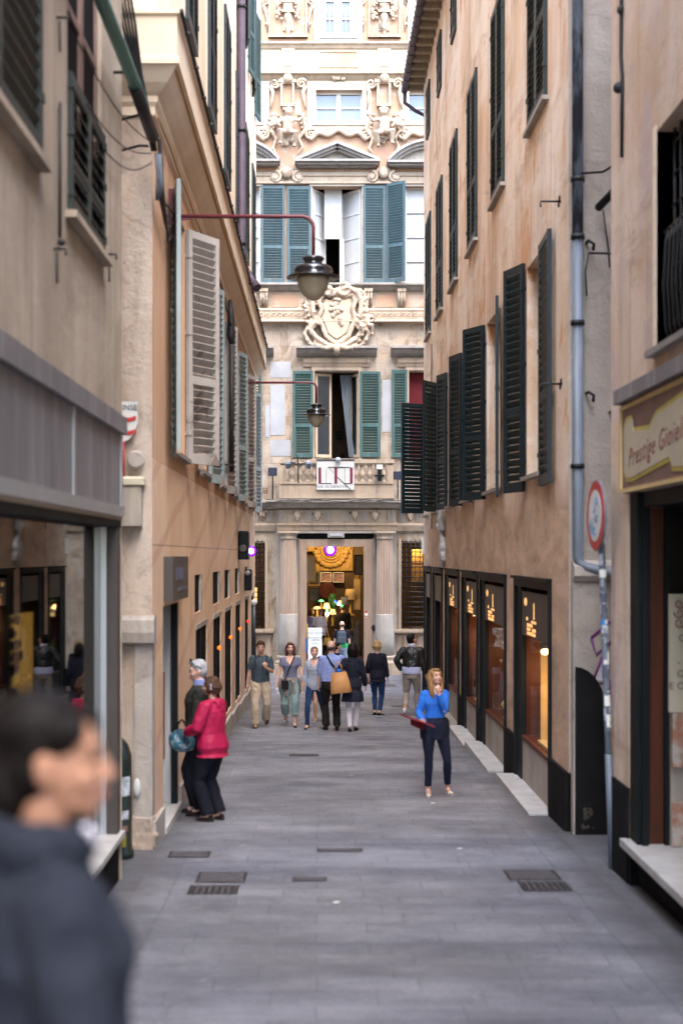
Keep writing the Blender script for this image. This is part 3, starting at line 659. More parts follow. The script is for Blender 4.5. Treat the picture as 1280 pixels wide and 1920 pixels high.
# lamp in the nearest display
t = thing('display_lamp', (XR + .12, 17.5, -1.19), 'small round lit spotlight inside the nearest black framed jewellery window', 'lamp')
m = MB(); m.ell((XR + .135, 17.45, -1.19), (.05, .05, .04)); m.build('bulb', 'bulb', t)
m = MB(); m.lathe([(.07, 0), (.075, .05), (.05, .09), (.015, .1), (.015, .35)], (XR + .14, 17.5, -1.17), 12); m.build('lamp_shade', 'dark_metal', t)
def point(name, loc, e, c, r=0.08, parent=None):
    l = bpy.data.lights.new(name, 'POINT'); l.energy = e; l.color = c; l.shadow_soft_size = r
    o = bpy.data.objects.new(name, l); COL.objects.link(o); o.location = loc; return o
for y_, z_, e_ in ((17.3, -1.7, 2.2), (18.1, -1.5, 1.6), (22.1, -1.5, 1.4), (24.6, -1.6, 1.6), (25.3, -1.5, 1.2), (28.7, -1.5, 1.2)): point('display_fill', (XR + .32, y_, z_), e_, (1, .58, .23))  # first serves the spotlight; the others are added fill for the linings
# hooks and iron bits on the pink wall
def hook(y, z, X=XR, s=1, L=.22):
    m = MB(); m.tube([(X, y, z), (X - s * L, y, z), (X - s * L, y, z - .06)], .012, 6); m.tube([(X - s * .02, y - .04, z + .05), (X - s * .02, y + .04, z - .05)], .012, 5)
    return m.build('wall_hook', 'iron', rb)
for y, z in ((15.5, 3.85), (15.4, 1.85)): hook(y, z)

# drainpipe on the corner
t = thing('drainpipe', (2.70, 14.9, gz(15)), 'long grey drainpipe on the pink corner, blotched high up, bending behind the road sign', 'pipe')
m = MB(); m.tube([(2.69, 14.88, 3.3), (2.69, 14.88, -.02), (2.71, 14.86, -.10), (2.78, 14.83, -.14), (3.3, 14.72, -.24), (3.36, 14.72, -.32), (3.37, 14.72, -2.9)], .055, 12); m.build('lower_pipe', 'pipe_grey', t)
m = MB(); m.tube([(2.69, 14.88, 3.3), (2.69, 14.88, HR + .2)], .058, 12); m.build('upper_pipe', 'pipe_dark', t)
for z in (.9, 2.4, 3.3, 3.9, 6.2, 8.4): m = MB(); m.lathe([(.06, z), (.075, z), (.075, z + .05), (.06, z + .05)], (2.69, 14.88, 0), 12); m.box(2.67, 2.71, 14.93, 15.02, z + .01, z + .035); m.build('clamp', 'iron', t)
pass
# iron bracket and wires in the alley recess
t = thing('iron_bracket', (3.2, 14.6, 3.7), 'black slanting iron bracket with wires high in the narrow alley gap behind the drainpipe', 'bracket')
m = MB(); m.tube([(2.90, 14.85, 3.62), (3.25, 14.0, 3.95)], .045, 6); m.build('arm', 'iron', t)
m = MB(); m.tube([(2.72, 14.85, 3.98), (2.9, 14.6, 3.93), (3.1, 14.2, 4.0), (3.2, 14, 4.2)], .014, 5); m.tube([(2.95, 14.85, 3.6), (3.0, 14.83, 3.2), (3.02, 14.85, 3.0)], .01, 5)
m.tube([(2.8, 14.85, 3.15), (3.25, 14.8, 3.13)], .014, 5); m.tube([(2.8, 14.85, 3.15), (2.76, 14.83, 2.95), (2.78, 14.85, 2.7)], .01, 5); m.build('wire', 'cable', t)
for k, (x, z) in enumerate(((2.80, 3.28), (3.07, 3.3), (3.08, 5.0), (3.08, 2.4), (2.80, 1.7), (3.05, 1.5))):
    m = MB(); m.tube([(x, 14.99, z), (x, 14.85, z), (x + .05, 14.83, z - .04), (x + .05, 14.86, z - .1)], .018, 6); m.build('wall_hook', 'iron', rb)
# graffiti (on the pilaster)
m = MB()
def stroke(pts, r, y=14.857):
    m.tube([(x, y, z) for x, z in pts], r, 6, flat=.25, up=(1, 0, 0))
stroke([(2.83, -.87), (3.02, -.70), (3.12, -.84), (2.88, -1.05), (2.83, -.87)], .018)
stroke([(2.98, -.98), (2.83, -1.36), (3.2, -1.31), (3.05, -.95)], .02)
stroke([(3.05, -1.35), (2.99, -1.62)], .02)
m.build('graffiti', 'spray_purple', rb)
m = MB(); m.prism([(2.86, -1.33), (3.03, -1.3), (2.97, -1.05)], 'y', 14.848, 14.856); m.build('graffiti', 'spray_white', rb)
# carved shrine remnant on the wall
t = thing('wall_shrine', (XR, 30.2, -.15), 'broken white carved relief of hanging drapery on the pink wall under the dark shutters', 'relief')
m = MB()
yb = 29.9
for k in range(8):
    m.ell((XR - .02 - .03 * (k % 2), yb - .16 + .05 * k, .05 + .09 * math.sin(k)), (.07, .06, .26), n=9, m=8)
for k in range(14): m.ell((XR - .05, yb - .2 + random.random() * .4, -.05 + random.random() * .45), (.07, .06, .07), n=8, m=6)
m.tube([(XR - .05, yb - .1, .5), (XR - .1, yb + .0, .75), (XR - .08, yb + .12, .95)], [.05, .08, .04], 8)
m.tube([(XR - .05, yb + .02, .45), (XR - .14, yb + .15, .62), (XR - .1, yb + .3, .64)], [.05, .06, .03], 8)
m.tube([(XR - .05, yb + .05, .9), (XR - .12, yb + .25, .95)], [.05, .02], 8)
o = link('drapery', fuse(m, 'drapery', 'marble_white', .022, 1, off=WOFF[t.name]), t, WOFF[t.name])
m = MB(); m.box(XR - .1, XR, yb - .25, yb + .3, -.12, -.02); m.build('bracket', 'concrete', t)
# white strip light at far corner
t = MB(); t.box(XR - .06, XR - .0, 35.75, 35.98, .02, .42); tag(t.build('wall_plaque', 'paper'), 'narrow white plaque at the far end of the pink wall beside the barred palace window', 'plaque')

# ================================================================== RIGHT NEAR BUILDING
XN = 2.67
nb = thing('corner_house', (XN + 3, 8, gz(8)), 'ochre plaster house at the right edge with a barred window over a dark shopfront', 'building')
mb = MB(); mb.wall((XN, 0, 0), (0, 1, 0), (-1, 0, 0), -6, 13.07, -3.2, 9, [(8.0, 12.3, -5, .53), (8.6, 11.3, 1.62, 3.36), (2, 6.5, -5, .53), (2, 5, 1.62, 3.36), (8.6, 11.3, 5.5, 8)], .35)
mb.wall((0, 13.07, 0), (1, 0, 0), (0, 1, 0), XN, 12, -3.2, 9)
mb.wall((0, -6, 0), (1, 0, 0), (0, -1, 0), XN, 12, -3.2, 9)
mb.build('wall', 'ochre_plaster', nb)
mb = MB(); mb.box(XN - .02, XN + .004, 12.3, 13.09, gz(13) - .3, -2.02); mb.build('plinth', 'plinth', nb)
mb = MB(); mb.box(XN - .5, 12.2, -6.2, 13.3, 9, 9.2); mb.build('roof', 'beam', nb)
# window with reveal frame, lattice and belly grille
w_ = window_side(nb, 1, XN, 8.6, 11.3, 1.62, 3.36, depth=.33, pane='room_dark', frame='red_wood', sill='slate')
m = MB()
for k in range(14): m.tube([(XN + .12, 8.6 + .2 * k, 1.62), (XN + .12, 8.6 + .2 * k, 3.36)], .012, 6)
for k in range(7): m.tube([(XN + .12, 8.6, 1.8 + .24 * k), (XN + .12, 11.3, 1.8 + .24 * k)], .012, 6)
m.build('grille', 'iron', w_)
m = MB()
for k in range(20):
    y = 8.65 + .13 * k
    m.tube([(XN + .06, y, 2.55), (XN + .03, y, 2.45), (XN + .01, y, 2.1), (XN + .03, y, 1.75), (XN + .08, y, 1.66)], .011, 6)
for z in (2.55, 1.68): m.tube([(XN + .06, 8.6, z), (XN + .06, 11.3, z)], .016, 6)
m.build('belly_grille', 'iron', w_)
m = MB(); m.box(XN - .004, XN + .34, 11.3, 11.42, 1.62, 3.42); m.build('frame', 'cream_plaster', w_)
window_side(nb, 1, XN, 2, 5, 1.62, 3.36); window_side(nb, 1, XN, 8.6, 11.3, 5.5, 8)
# fascia sign with cloud shaped painted panel
t = thing('shop_sign', (XN - .08, 10, .55), 'long brown shop sign board with a cream cloud panel and red script lettering', 'shop sign')
m = MB(); m.box(XN - .06, XN - .003, 7.0, 12.36, .53, 1.30); m.build('board', 'brown_sign', t)
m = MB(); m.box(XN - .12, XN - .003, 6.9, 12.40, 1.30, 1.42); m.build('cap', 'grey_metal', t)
m = MB()
for z in (.53, 1.24): m.box(XN - .075, XN - .06, 7.0, 12.36, z, z + .035)
m.box(XN - .075, XN - .061, 12.3, 12.36, .565, 1.24); m.build('trim', 'warm_panel', t)
def cloud(g):
    a, b = 12.22 - g, 8.6 + g
    return [(a, .70 + g), (a + .0, 1.10 - g), (a - .10, 1.17 - g), (a - .28 - g, 1.17 - g), (a - .33 - g, 1.06 - g), (a - .95, 1.03 - g), (11.05, 1.12 - g), (10.2, 1.18 - g), (b + .1, 1.15 - g), (b, .8), (b + .1, .64 + g), (10.1, .62 + g), (10.15, .60 + g),
            (10.55 - g, .62 + g), (10.6 + g * 0, .70 + g), (11.2, .66 + g), (11.9, .61 + g), (a - .1, .62 + g)]
m = MB(); m.prism(cloud(0), 'x', XN - .066, XN - .0605); m.build('panel_edge', 'yellow_edge', t)
m = MB(); m.prism(cloud(.035), 'x', XN - .072, XN - .0665); m.build('panel', 'cream_sign', t)
m = MB(); text_mb(m, 'Prestige Gioielli', .235, frame_m((XN - .0735, 11.02, .86), (0, -1, 0), (0, 0, 1)) @ Matrix(((1, .35, 0, 0), (.06, 1, 0, 0), (0, 0, 1, 0), (0, 0, 0, 1))), .002, 1.22, -.001)
m.build('lettering', 'red_script', t)
# shopfront
m = MB(); m.box(XN + .005, XN + .11, 12.02, 12.3, -2.455, .53); m.box(XN + .04, XN + .09, 11.98, 12.02, -2.455, .5); m.box(XN + .05, XN + 1.3, 8.0, 12.02, .40, .53); m.build('door_frame', 'black_wood', nb)
m = MB(); m.box(XN + .11, XN + .235, 12.06, 12.28, -2.455, .40); m.box(XN + .13, XN + .215, 12.045, 12.06, -2.3, .2); m.build('side_panel', 'red_wood', nb)
m = MB(); m.box(XN + .235, XN + .275, 12.0, 12.28, -2.455, .40); m.build('door_post', 'black_wood', nb)
m = MB(); m.box(XN + .275, XN + 1.4, 11.96, 12.28, -2.455, -1.0); m.build('painted_panel', 'marble_grey', nb)
m = MB(); m.box(XN + .28, XN + 1.4, 11.93, 11.96, -2.45, -2.08); m.build('stone_base', 'brick_stain', nb)
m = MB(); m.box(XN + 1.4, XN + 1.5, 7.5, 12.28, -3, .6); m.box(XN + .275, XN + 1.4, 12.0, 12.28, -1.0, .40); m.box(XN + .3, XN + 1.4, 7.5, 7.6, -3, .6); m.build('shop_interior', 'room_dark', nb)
m = MB(); m.box(XN - .08, XN + 1.4, 7.0, 12.32, -2.52, -2.455); m.build('step', 'marble_white', nb)
m = MB(); m.box(XN + .06, XN + 1.4, 7.0, 12.28, -3.0, -2.52); m.box(XN - .01, XN + .36, 12.22, 12.32, -3.2, -2.525); m.build('riser', 'plinth', nb)
t = thing('poster_board', (XN + .6, 11.9, -1.4), 'cream poster board with red ornament and black lines in the dark shop doorway', 'poster')
m = MB(); m.box(XN + .245, XN + .85, 11.90, 11.925, -1.32, -.33); m.build('board', 'cream_sign', t)
m = MB(); m.box(XN + .275, XN + .9, 11.90, 11.955, -1.78, -1.325); m.build('stone_slab', 'brick_stain', t)
m = MB()
for k in range(7): spiral(m, (XN + .33 + .1 * (k % 3), 11.893, -.41 - .08 * (k // 3)), .045, 1.3, .007, 1 if k % 2 else -1, k, 14, 'y')
m.build('ornament', 'red_script', t)
m = MB()
for k, s_ in enumerate(('Compro', '- oro', '- argento', 'GIOIELLI', 'E OROLOGI', 'usati')): text_mb(m, s_, .085, frame_m((XN + .47, 11.896, -.70 - k * .10), (1, 0, 0), (0, 0, 1)), .001)
m.build('lettering', 'black_ink', t)
# cable with junction box
t = thing('wall_cable', (XN, 12.6, 3.5), 'black cable with a small round junction box running down the ochre wall at upper right', 'cable')
m = MB(); m.tube([(XN - .015, 12.55, 7), (XN - .02, 12.53, 4.9), (XN - .02, 12.56, 4.4), (XN - .02, 12.50, 4.2), (XN - .02, 12.52, 3.5)], .016, 6); m.build('cable', 'cable', t)
m = MB(); m.ell((XN - .04, 12.55, 4.12), (.05, .06, .05)); m.ell((XN - .03, 12.53, 4.8), (.03, .035, .04)); m.build('junction_box', 'cable', t)
# road sign: round, seen nearly edge on, on a sticker covered pole
px0 = 2.665
t = thing('road_sign', (px0, 12.98, gz(13)), 'round white road sign with red rim and blue scrawl on a pole plastered with stickers', 'road sign')
pb, pt = Vector((px0, 12.98, gz(13))), Vector((2.545, 12.98, .62))
def pl(f): return pb.lerp(pt, f)
m = MB(); m.tube([pl(0), pl(1)], .03, 12); m.build('pole', 'pipe_grey', t)
m = MB(); m.tube([pl(-.0), pl(.30)], [.036, .034], 12); m.build('pole_sleeve', 'pipe_grey', t)
rd = random.Random(11)
for k in range(46):
    f = rd.uniform(.34, .84); L = rd.uniform(.008, .035); a0 = rd.uniform(-190, -30); wd = rd.uniform(50, 150); r_ = .0315 + .0004 * (k % 12)
    mm = MB(); mm.rings([[pl(f + q * L) + Vector((r_ * math.cos(R(a0 + wd * g_ / 6)), r_ * math.sin(R(a0 + wd * g_ / 6)), rd.uniform(-.004, .004))) for g_ in range(7)] for q in (0, 1)], False, False, False)
    mm.build('sticker', 'sticker_b' if k in (7, 30) else 'sticker_o' if k == 12 else ('sticker_w', 'paper', 'sticker_w', 'ink', 'pipe_grey', 'pipe_dark')[k % 6], t)
c = Vector((2.52, 12.96, .355)); th = R(3); nrm = Vector((-math.cos(th), -math.sin(th), 0)); uu = Vector((math.sin(th), -math.cos(th), 0))
def disc(m, r, d0, d1, n=40):
    m.rings([[c + nrm * d + uu * (r * math.cos(2 * math.pi * k / n)) + Vector((0, 0, r * math.sin(2 * math.pi * k / n))) for k in range(n)] for d in (d0, d1)], False)
m = MB(); disc(m, .325, -.004, .012); m.build('rim', 'pipe_grey', t)
m = MB(); disc(m, .315, .0125, .018); m.build('red_ring', 'sign_red', t)
m = MB(); disc(m, .235, .0185, .022); m.build('face', 'sign_white', t)
m = MB()
for k in range(4): spiral(m, tuple(c + nrm * .024 + Vector((0, (k % 2) * .1 - .08, .14 - .09 * k))), .05, 1.1, .004, 1 if k % 2 else -1, k * 1.3, 12, 'x')
m.build('scrawl', 'sticker_b', t)
m = MB(); m.tube([pl(.96), c + Vector((.01, 0, -.02))], .015, 6); m.tube([pl(.86), c + Vector((.01, 0, -.3))], .015, 6); m.build('clamp', 'iron', t)

# ================================================================== LEFT NEAR BUILDING
XL = -1.74
lb = thing('shop_house', (XL - 3, 6, gz(8)), 'beige plaster house with dark green shutters above a grey metal shop fascia', 'building')
mb = MB(); mb.wall((XL, 0, 0), (0, 1, 0), (1, 0, 0), -6, 12.5, .3, 9, [(6.3, 8.75, 2.42, 5.4), (9.8, 11.35, 2.36, 5.4), (2, 4, 2.4, 5.4), (9.8, 11.35, 6.3, 8.4)], .28)
mb.wall((0, 12.5, 0), (1, 0, 0), (0, 1, 0), -12, XL, -3.2, 9); mb.wall((0, -6, 0), (1, 0, 0), (0, -1, 0), -12, XL, -3.2, 9)
mb.wall((XL, 0, 0), (0, 1, 0), (1, 0, 0), -6, 5.5, -3.2, .3)
mb.build('wall', 'grey_plaster', lb)
mb = MB(); mb.box(-12.2, XL + .5, -6.2, 12.7, 9, 9.2); mb.build('roof', 'beam', lb)
# big window A, shutters closed; B lower louvres closed, dark above
window_side(lb, -1, XL, 6.3, 8.75, 2.42, 5.4, pane='room_dark', frame='dark_green', sill='grey_plaster')
for a, b in ((6.32, 7.52), (8.74, 7.54)): shutter(lb, XL + .02, a, XL + .02, b, 2.42, 2.95, 'dark_green', .11)
window_side(lb, -1, XL, 9.8, 11.35, 2.36, 5.4, depth=.035, pane='room_dark', frame='brown_sign', sill='grey_plaster')
m_ = leaf_mesh(.77, .98, 'dark_green', .1, flip=False); m2_ = leaf_mesh(.77, .98, 'dark_green', .1, flip=True)
part_at('shutter', m_, lb, (XL + .01, 9.81, 2.36), R(90)); part_at('shutter', m2_, lb, (XL + .01, 11.35, 2.36), R(-90))
window_side(lb, -1, XL, 9.8, 11.35, 6.3, 8.4)
# fascia canopy
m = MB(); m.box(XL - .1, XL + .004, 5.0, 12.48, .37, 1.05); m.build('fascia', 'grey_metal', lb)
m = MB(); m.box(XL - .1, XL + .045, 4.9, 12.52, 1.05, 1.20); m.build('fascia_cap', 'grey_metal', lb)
m = MB(); m.box(XL - .1, XL + .02, 4.9, 12.51, .33, .42)
for y in (6.9, 10.0): m.box(XL + .004, XL + .012, y, y + .07, .42, 1.05)
m.box(XL + .004, XL + .012, 12.38, 12.48, .42, 1.05); m.build('fascia_trim', 'light_metal', lb)
m = MB(); m.box(XL - .36, XL - .003, 5.5, 12.48, .24, .33); m.build('window_head', 'black_wood', lb)
m = MB(); m.box(XL - .10, XL - .01, 12.30, 12.48, -2.42, .24); m.box(XL - .17, XL - .10, 12.34, 12.48, -2.42, .24); m.build('corner_post', 'dark_metal', lb)
m = MB(); m.box(XL - .155, XL - .105, 12.29, 12.335, -2.42, .24); m.build('mullion', 'light_metal', lb)
m = MB(); m.box(XL - .17, XL - .156, 12.31, 12.335, -2.42, .24); m.build('side_panel', 'dark_metal', lb)
m = MB(); m.box(XL - .160, XL - .156, 5.5, 12.3, -2.42, .24); m.build('glass_pane', 'glass_mirror', lb)
m = MB(); m.box(XL - .36, XL + .03, 5.5, 12.5, -2.47, -2.42); m.box(XL - .15, XL - .14, 5.5, 12.28, -2.421, -2.418); m.build('sill', 'marble_white', lb)
m = MB(); m.box(XL - .3, XL - .02, 5.5, 12.46, -3.2, -2.47); m.build('stall_riser', 'plinth', lb)
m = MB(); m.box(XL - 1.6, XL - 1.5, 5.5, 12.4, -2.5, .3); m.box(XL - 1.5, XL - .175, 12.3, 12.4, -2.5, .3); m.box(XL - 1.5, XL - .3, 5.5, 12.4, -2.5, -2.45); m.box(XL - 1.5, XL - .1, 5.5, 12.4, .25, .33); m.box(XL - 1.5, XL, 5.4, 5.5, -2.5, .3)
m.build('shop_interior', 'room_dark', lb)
t = thing('display_screen', (XL - 1.0, 9.3, -2.42), 'tall lit yellow panel inside the left shop window above the woman in the hooded sweatshirt', 'display panel')
m = MB(); m.box(XL - .60, XL - .56, 10.75, 11.42, -1.7, -.46); m.build('panel', 'yellow_panel', t)
m = MB(); m.box(XL - .66, XL - .61, 10.70, 11.47, -2.45, .2); m.build('frame', 'black_wood', t)
t = thing('display_tree', (XL - .5, 8.3, -2.42), 'dark leafy twig decoration hanging inside the left shop window', 'decoration')
m = MB()
for k in range(5):
    x, y = XL - .45 - random.random() * .1, 9.55 + k * .16
    m.tube([(x, y, -2.4), (x + .03, y + .03, -1.2), (x, y + .05, .2)], [.03, .02, .01], 6)
    for q in range(26):
        z = -2.0 + q * .085; a_ = random.random() * 6.28; m.ell((x + .1 * math.cos(a_), y + .12 * math.sin(a_), z), (.03, .06, .04), n=6, m=4)
m.build('twigs', 'iron', t)
# upright iron bar and hooks on near wall
for y, z in ((9.4, 3.55), (9.3, 2.0), (11.6, 2.45)):
    m = MB(); m.tube([(XL, y, z), (XL + .08, y, z), (XL + .08, y, z - .04)], .010, 6); m.tube([(XL + .02, y, z - .02), (XL + .02, y + .02, z - .22)], .007, 5); m.build('wall_hook', 'iron', lb)
t = MB(); t.tube([(XL + .02, 9.42, 3.0), (XL + .02, 9.42, 2.1)], .011, 6); t.ell((XL + .03, 9.42, 2.07), .026); tag(t.build('wall_cable', 'cable'), 'short upright dark cable ending in a knob between two green shuttered windows', 'cable')
# teal gutter pipe spanning to next house
t = thing('gutter_pipe', (XL + .16, 12, 4.0), 'teal gutter pipe running high along the beige wall to the bundle of cables', 'pipe')
m = MB(); m.tube([(-1.60, 5, 4.07), (-1.60, 12.9, 4.07)], .055, 10); m.build('pipe', 'teal_pipe', t)
m = MB(); m.tube([(-1.60, 12.3, 4.05), (-1.60, 13.6, 4.0)], .062, 8); m.build('cable_sleeve', 'cable', t)
m = MB()
for y in (8, 10, 12): m.tube([(XL, y, 4.07), (-1.6, y, 4.07), (-1.6, y, 4.13)], .014, 6)
m.build('bracket', 'iron', t)
# ================================================================== LEFT FAR BUILDING
XF = -1.65; YF = 14.0; HF = 14.6
fb = thing('cornice_house', (XF - 3, 25, gz(25)), 'tall orange house with a deep overhanging cornice, pale louvred shutters and stone clad ground floor', 'building')
LW = [(15.82, 17.38), (19.3, 20.7), (22.7, 24.1), (26.1, 27.5), (29.6, 31.0), (33.0, 34.4)]
UPL = [17.8, 21.2, 24.65, 27.95, 31.2, 34.4]
LD = [(14.95, 16.45)]; LO = [(18.9, 20.75), (22.0, 23.66), (24.7, 26.5), (27.8, 29.5), (31.3, 32.8), (34.2, 35.4)]
LV = [(18.75, 19.8), (21.9, 23.4), (24.6, 26.0), (27.6, 28.9), (31.2, 32.3)]
XU = -1.62
holes = [(a, b, 1.16, 3.96) for a, b in LW]
doorh = [(a, b, -6, -.55) for a, b in LD]
flat =  [(a, b, gz(b) + .42, -1.0) for a, b in LO] + [(a, b, -.78, -.27) for a, b in LV]
mb = MB(); mb.wall((XF, 0, 0), (0, 1, 0), (1, 0, 0), YF, 36.0, -4.4, .95, flat + doorh, .05); mb.build('cladding', 'cladding', fb)
mb = MB(); mb.wall((XF, 0, 0), (0, 1, 0), (1, 0, 0), YF, 36.0, .95, 4.5, holes, .3); mb.build('wall', pm('orange tan plaster', (0.56, 0.33, 0.19), (0.46, 0.26, 0.14), 1.2, (1, 1, .5), .9, .25, 16, streak=(.58, .40, .27)), fb)
hu = [(y - .68, y + .68, 6.45, 9.3) for y in UPL] + [(y - .68, y + .68, 10.85, 13.4) for y in UPL]
mb = MB(); mb.wall((XU, 0, 0), (0, 1, 0), (1, 0, 0), YF, 36.0, 4.5, HF, hu, .3)
mb.build('upper_wall', 'cream_plaster', fb)
mb = MB(); mb.wall((0, 36, 0), (1, 0, 0), (0, 1, 0), -12, XF, -4.6, HF); mb.wall((-12, 0, 0), (0, 1, 0), (-1, 0, 0), YF, 36, -4.6, HF); mb.build('rear_wall', 'cream_plaster', fb)
mb = MB(); mb.wall((0, YF, 0), (1, 0, 0), (0, -1, 0), -12, XF, -3.3, 4.5); mb.build('end_wall', 'corner_stone', fb)
mb = MB(); mb.wall((0, YF, 0), (1, 0, 0), (0, -1, 0), -12, XU, 4.5, HF); mb.build('upper_end_wall', 'moulding', fb)
mb = MB(); mb.box(-12.3, XU + .12, YF - .1, 36.1, HF, HF + .12); mb.build('roof', 'beam', fb)
# cornice with soffit, wrapping the corner (mitred rings)
prof = [(.0, 4.30), (.03, 4.32), (.03, 4.40), (.06, 4.44), (.06, 4.50), (.10, 4.53), (.17, 4.60), (.24, 4.70), (.27, 4.74), (.29, 4.74), (.29, 4.80), (.27, 4.82), (.27, 5.20), (.30, 5.22), (.30, 5.26), (.0, 5.30)]
mb = MB()
def pt_(d, z, k): return [(-12, YF - d, z), (XF + d, YF - d, z), (XF + d, 36 + d, z)][k]
mb.rings([[pt_(d, z, k) for d, z in prof] for k in range(3)], False, True, closed=False)
mb.build('cornice', 'moulding', fb)
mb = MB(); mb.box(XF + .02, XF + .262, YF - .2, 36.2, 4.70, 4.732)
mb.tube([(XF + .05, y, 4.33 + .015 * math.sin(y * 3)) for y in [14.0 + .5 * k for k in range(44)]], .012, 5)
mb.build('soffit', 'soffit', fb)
mb = MB(); mb.tube([(XF + .315, YF - .3, 5.24), (XF + .315, 36.3, 5.24)], .022, 6)
for k in range(22): mb.ell((XF + .33, 14.2 + k, 5.2), .03, n=6, m=4)
mb.build('gutter', 'cable', fb)
# frontal end: corner pilaster strip, band, base
mb = MB(); mb.box(XF - .17, XF + .004, YF - .045, YF + .2, -3.3, -.86); mb.build('corner_pilaster', 'concrete', fb)
mb = MB(); mb.prism([(YF - .14, -.76), (YF - .12, -.86), (YF - .0, -.88), (YF + .1, -.88), (YF + .1, -.60), (YF - .05, -.60), (YF - .13, -.64)], 'x', -3.0, XF + .03); mb.build('band_moulding', 'concrete', fb)
mb = MB(); rd = random.Random(5)
mb.box(XF - .30, XF + .01, YF - .06, YF + .2, -3.3, gz(14) + .32)
for k in range(14): mb.ell((XF - .26 + rd.random() * .26, YF - .045, gz(14) + rd.random() * .22), (.05 + .05 * rd.random(), .02, .05 + .08 * rd.random()), n=8, m=6)
link('crumbling_base', fuse(mb, 'crumbling_base', 'corner_stone', .02, 3, .015, 12, off=WOFF[fb.name]), fb, WOFF[fb.name])
# lower windows
for i, (a, b) in enumerate(LW):
    window_side(fb, -1, XF, a, b, 1.16, 3.96, sill='slate', frame='blue_white')
shutter(fb, XF + .02, 15.80, -1.50, 15.12, 1.08, 2.92, 'blue_white', .09)
shutter(fb, XF + .03, 17.40, -1.29, 17.98, 1.12, 2.86, 'white_shutter', .098)
for i, (a, b) in enumerate(LW[1:]):
    ma = 'blue_white' if i % 2 else 'white_shutter'
    shutter(fb, XF + .05, a, XF + .10 + .02 * i, a - .66, 1.05, 2.9, ma, .09); shutter(fb, XF + .05, b, XF + .20, b + .63, 1.05, 2.9, 'blue_white' if i % 2 == 0 else 'white_shutter', .09)
# upper windows
for y in UPL:
    for z0, z1 in ((6.45, 9.3), (10.85, 13.4)):
        window_side(fb, -1, XU, y - .68, y + .68, z0, z1, sill=None)
        if z0 > 10 and y > 30: shutter(fb, XU + .03, y - .68, XU + .13, y - 1.3, z0, z1 - z0, 'dark_green'); shutter(fb, XU + .03, y + .68, XU + .12, y + 1.3, z0, z1 - z0, 'green_shutter')
        else: closed_pair(fb, -1, XU, y - .67, y + .67, z0 + .01, z1 - .01, 'dark_shutter')
# downpipe
t = thing('downpipe', (XU, 28, 5.3), 'purple brown downpipe on the cream upper wall above the left cornice', 'pipe')
m = MB(); m.tube([(XU + .09, 27.6, HF - .2), (XU + .09, 27.6, 5.7), (XU + .25, 27.4, 5.35), (XU + .42, 27.2, 5.1)], .085, 10); m.build('pipe', 'pipe_purple', t)
for z in (6, 8.2, 10.6, 13): m = MB(); m.lathe([(.1, z), (.1, z + .06)], (XU + .09, 27.6, 0), 10); m.build('clamp', 'iron', t)
# ground floor: door, sign, openings, vents
a, b = LD[0]
m = MB(); m.box(-2.6, XF - .06, b - .06, b - .03, -2.86, -.55); dr = m.build('door_reveal', 'door_white', fb)
m = MB(); m.box(XF - .06, XF + .01, b - .12, b + .0, -2.86, -.55); m.build('door_post', 'black_wood', dr)
m = MB(); m.box(-2.5, XF - .135, b - .10, b - .061, -2.35, -1.35); m.build('notice_case', 'brown_sign', dr)
for z in (-1.45, -1.66, -1.88, -2.15): m = MB(); m.box(-2.1, XF - .155, b - .106, b - .101, z - .10, z + .06); m.build('notice', 'paper' if z != -1.66 else 'sticker_b', dr)
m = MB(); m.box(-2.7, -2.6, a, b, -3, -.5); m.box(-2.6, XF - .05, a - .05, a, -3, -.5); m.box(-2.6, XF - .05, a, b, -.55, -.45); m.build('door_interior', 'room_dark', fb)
m = MB(); m.box(-2.6, XF + .03, a, b, -3.3, -2.86); m.box(XF + .001, XF + .05, a - .1, b + .1, -3.3, -2.862); m.build('doorstep', 'marble_white', fb)
t = thing('sign_box', (XF + .06, 15.9, -.53), 'dark grey box sign with faint pale lettering over the first left hand doorway', 'sign')
m = MB(); m.box(XF + .002, XF + .10, 15.0, 16.75, -.50, -.02); m.build('box', 'dark_metal', t)
for a_ in ((15.35, 16.1, -.28, -.14), (15.6, 16.5, -.40, -.36)): m = MB(); m.box(XF + .1, XF + .105, *a_); m.build('lettering', 'ink', t)
for i, (a, b) in enumerate(LO):
    m = MB(); m.box(XF - .045, XF - .03, a, b, gz(b) + .42, -1.0); o = m.build('window', 'opening_dark', fb)
    m = MB(); m.box(XF - .02, XF + .012, a - .05, b + .05, -1.0, -.93); m.build('lintel', 'concrete', o)
    m = MB()
    for yy in (a, (a + b) / 2 - .03, b - .06): m.box(XF - .03, XF - .012, yy, yy + .06, gz(b) + .42, -1.0)
    m.build('frame', 'black_wood', o)
for a, b in LV:
    m = MB(); m.box(XF - .045, XF - .03, a, b, -.78, -.27); o = m.build('vent', 'opening_dark', fb)
    m = MB(); m.box(XF - .029, XF + .01, b - .10, b, -.78, -.27); m.build('frame', 'concrete', o)
for k, (a, b) in enumerate([(YF, 14.85)] + [(16.6, 36)]):
    n_ = max(1, int((b - a) / 2.2))
    for q in range(n_):
        a2, b2 = a + (b - a) * q / n_, a + (b - a) * (q + 1) / n_
        m = MB(); m.box(XF - .01, XF + .035, a2 + .004, b2 - .004, gz(b2) - .3, gz(a2) + .26); m.build('skirting', 'concrete', fb)
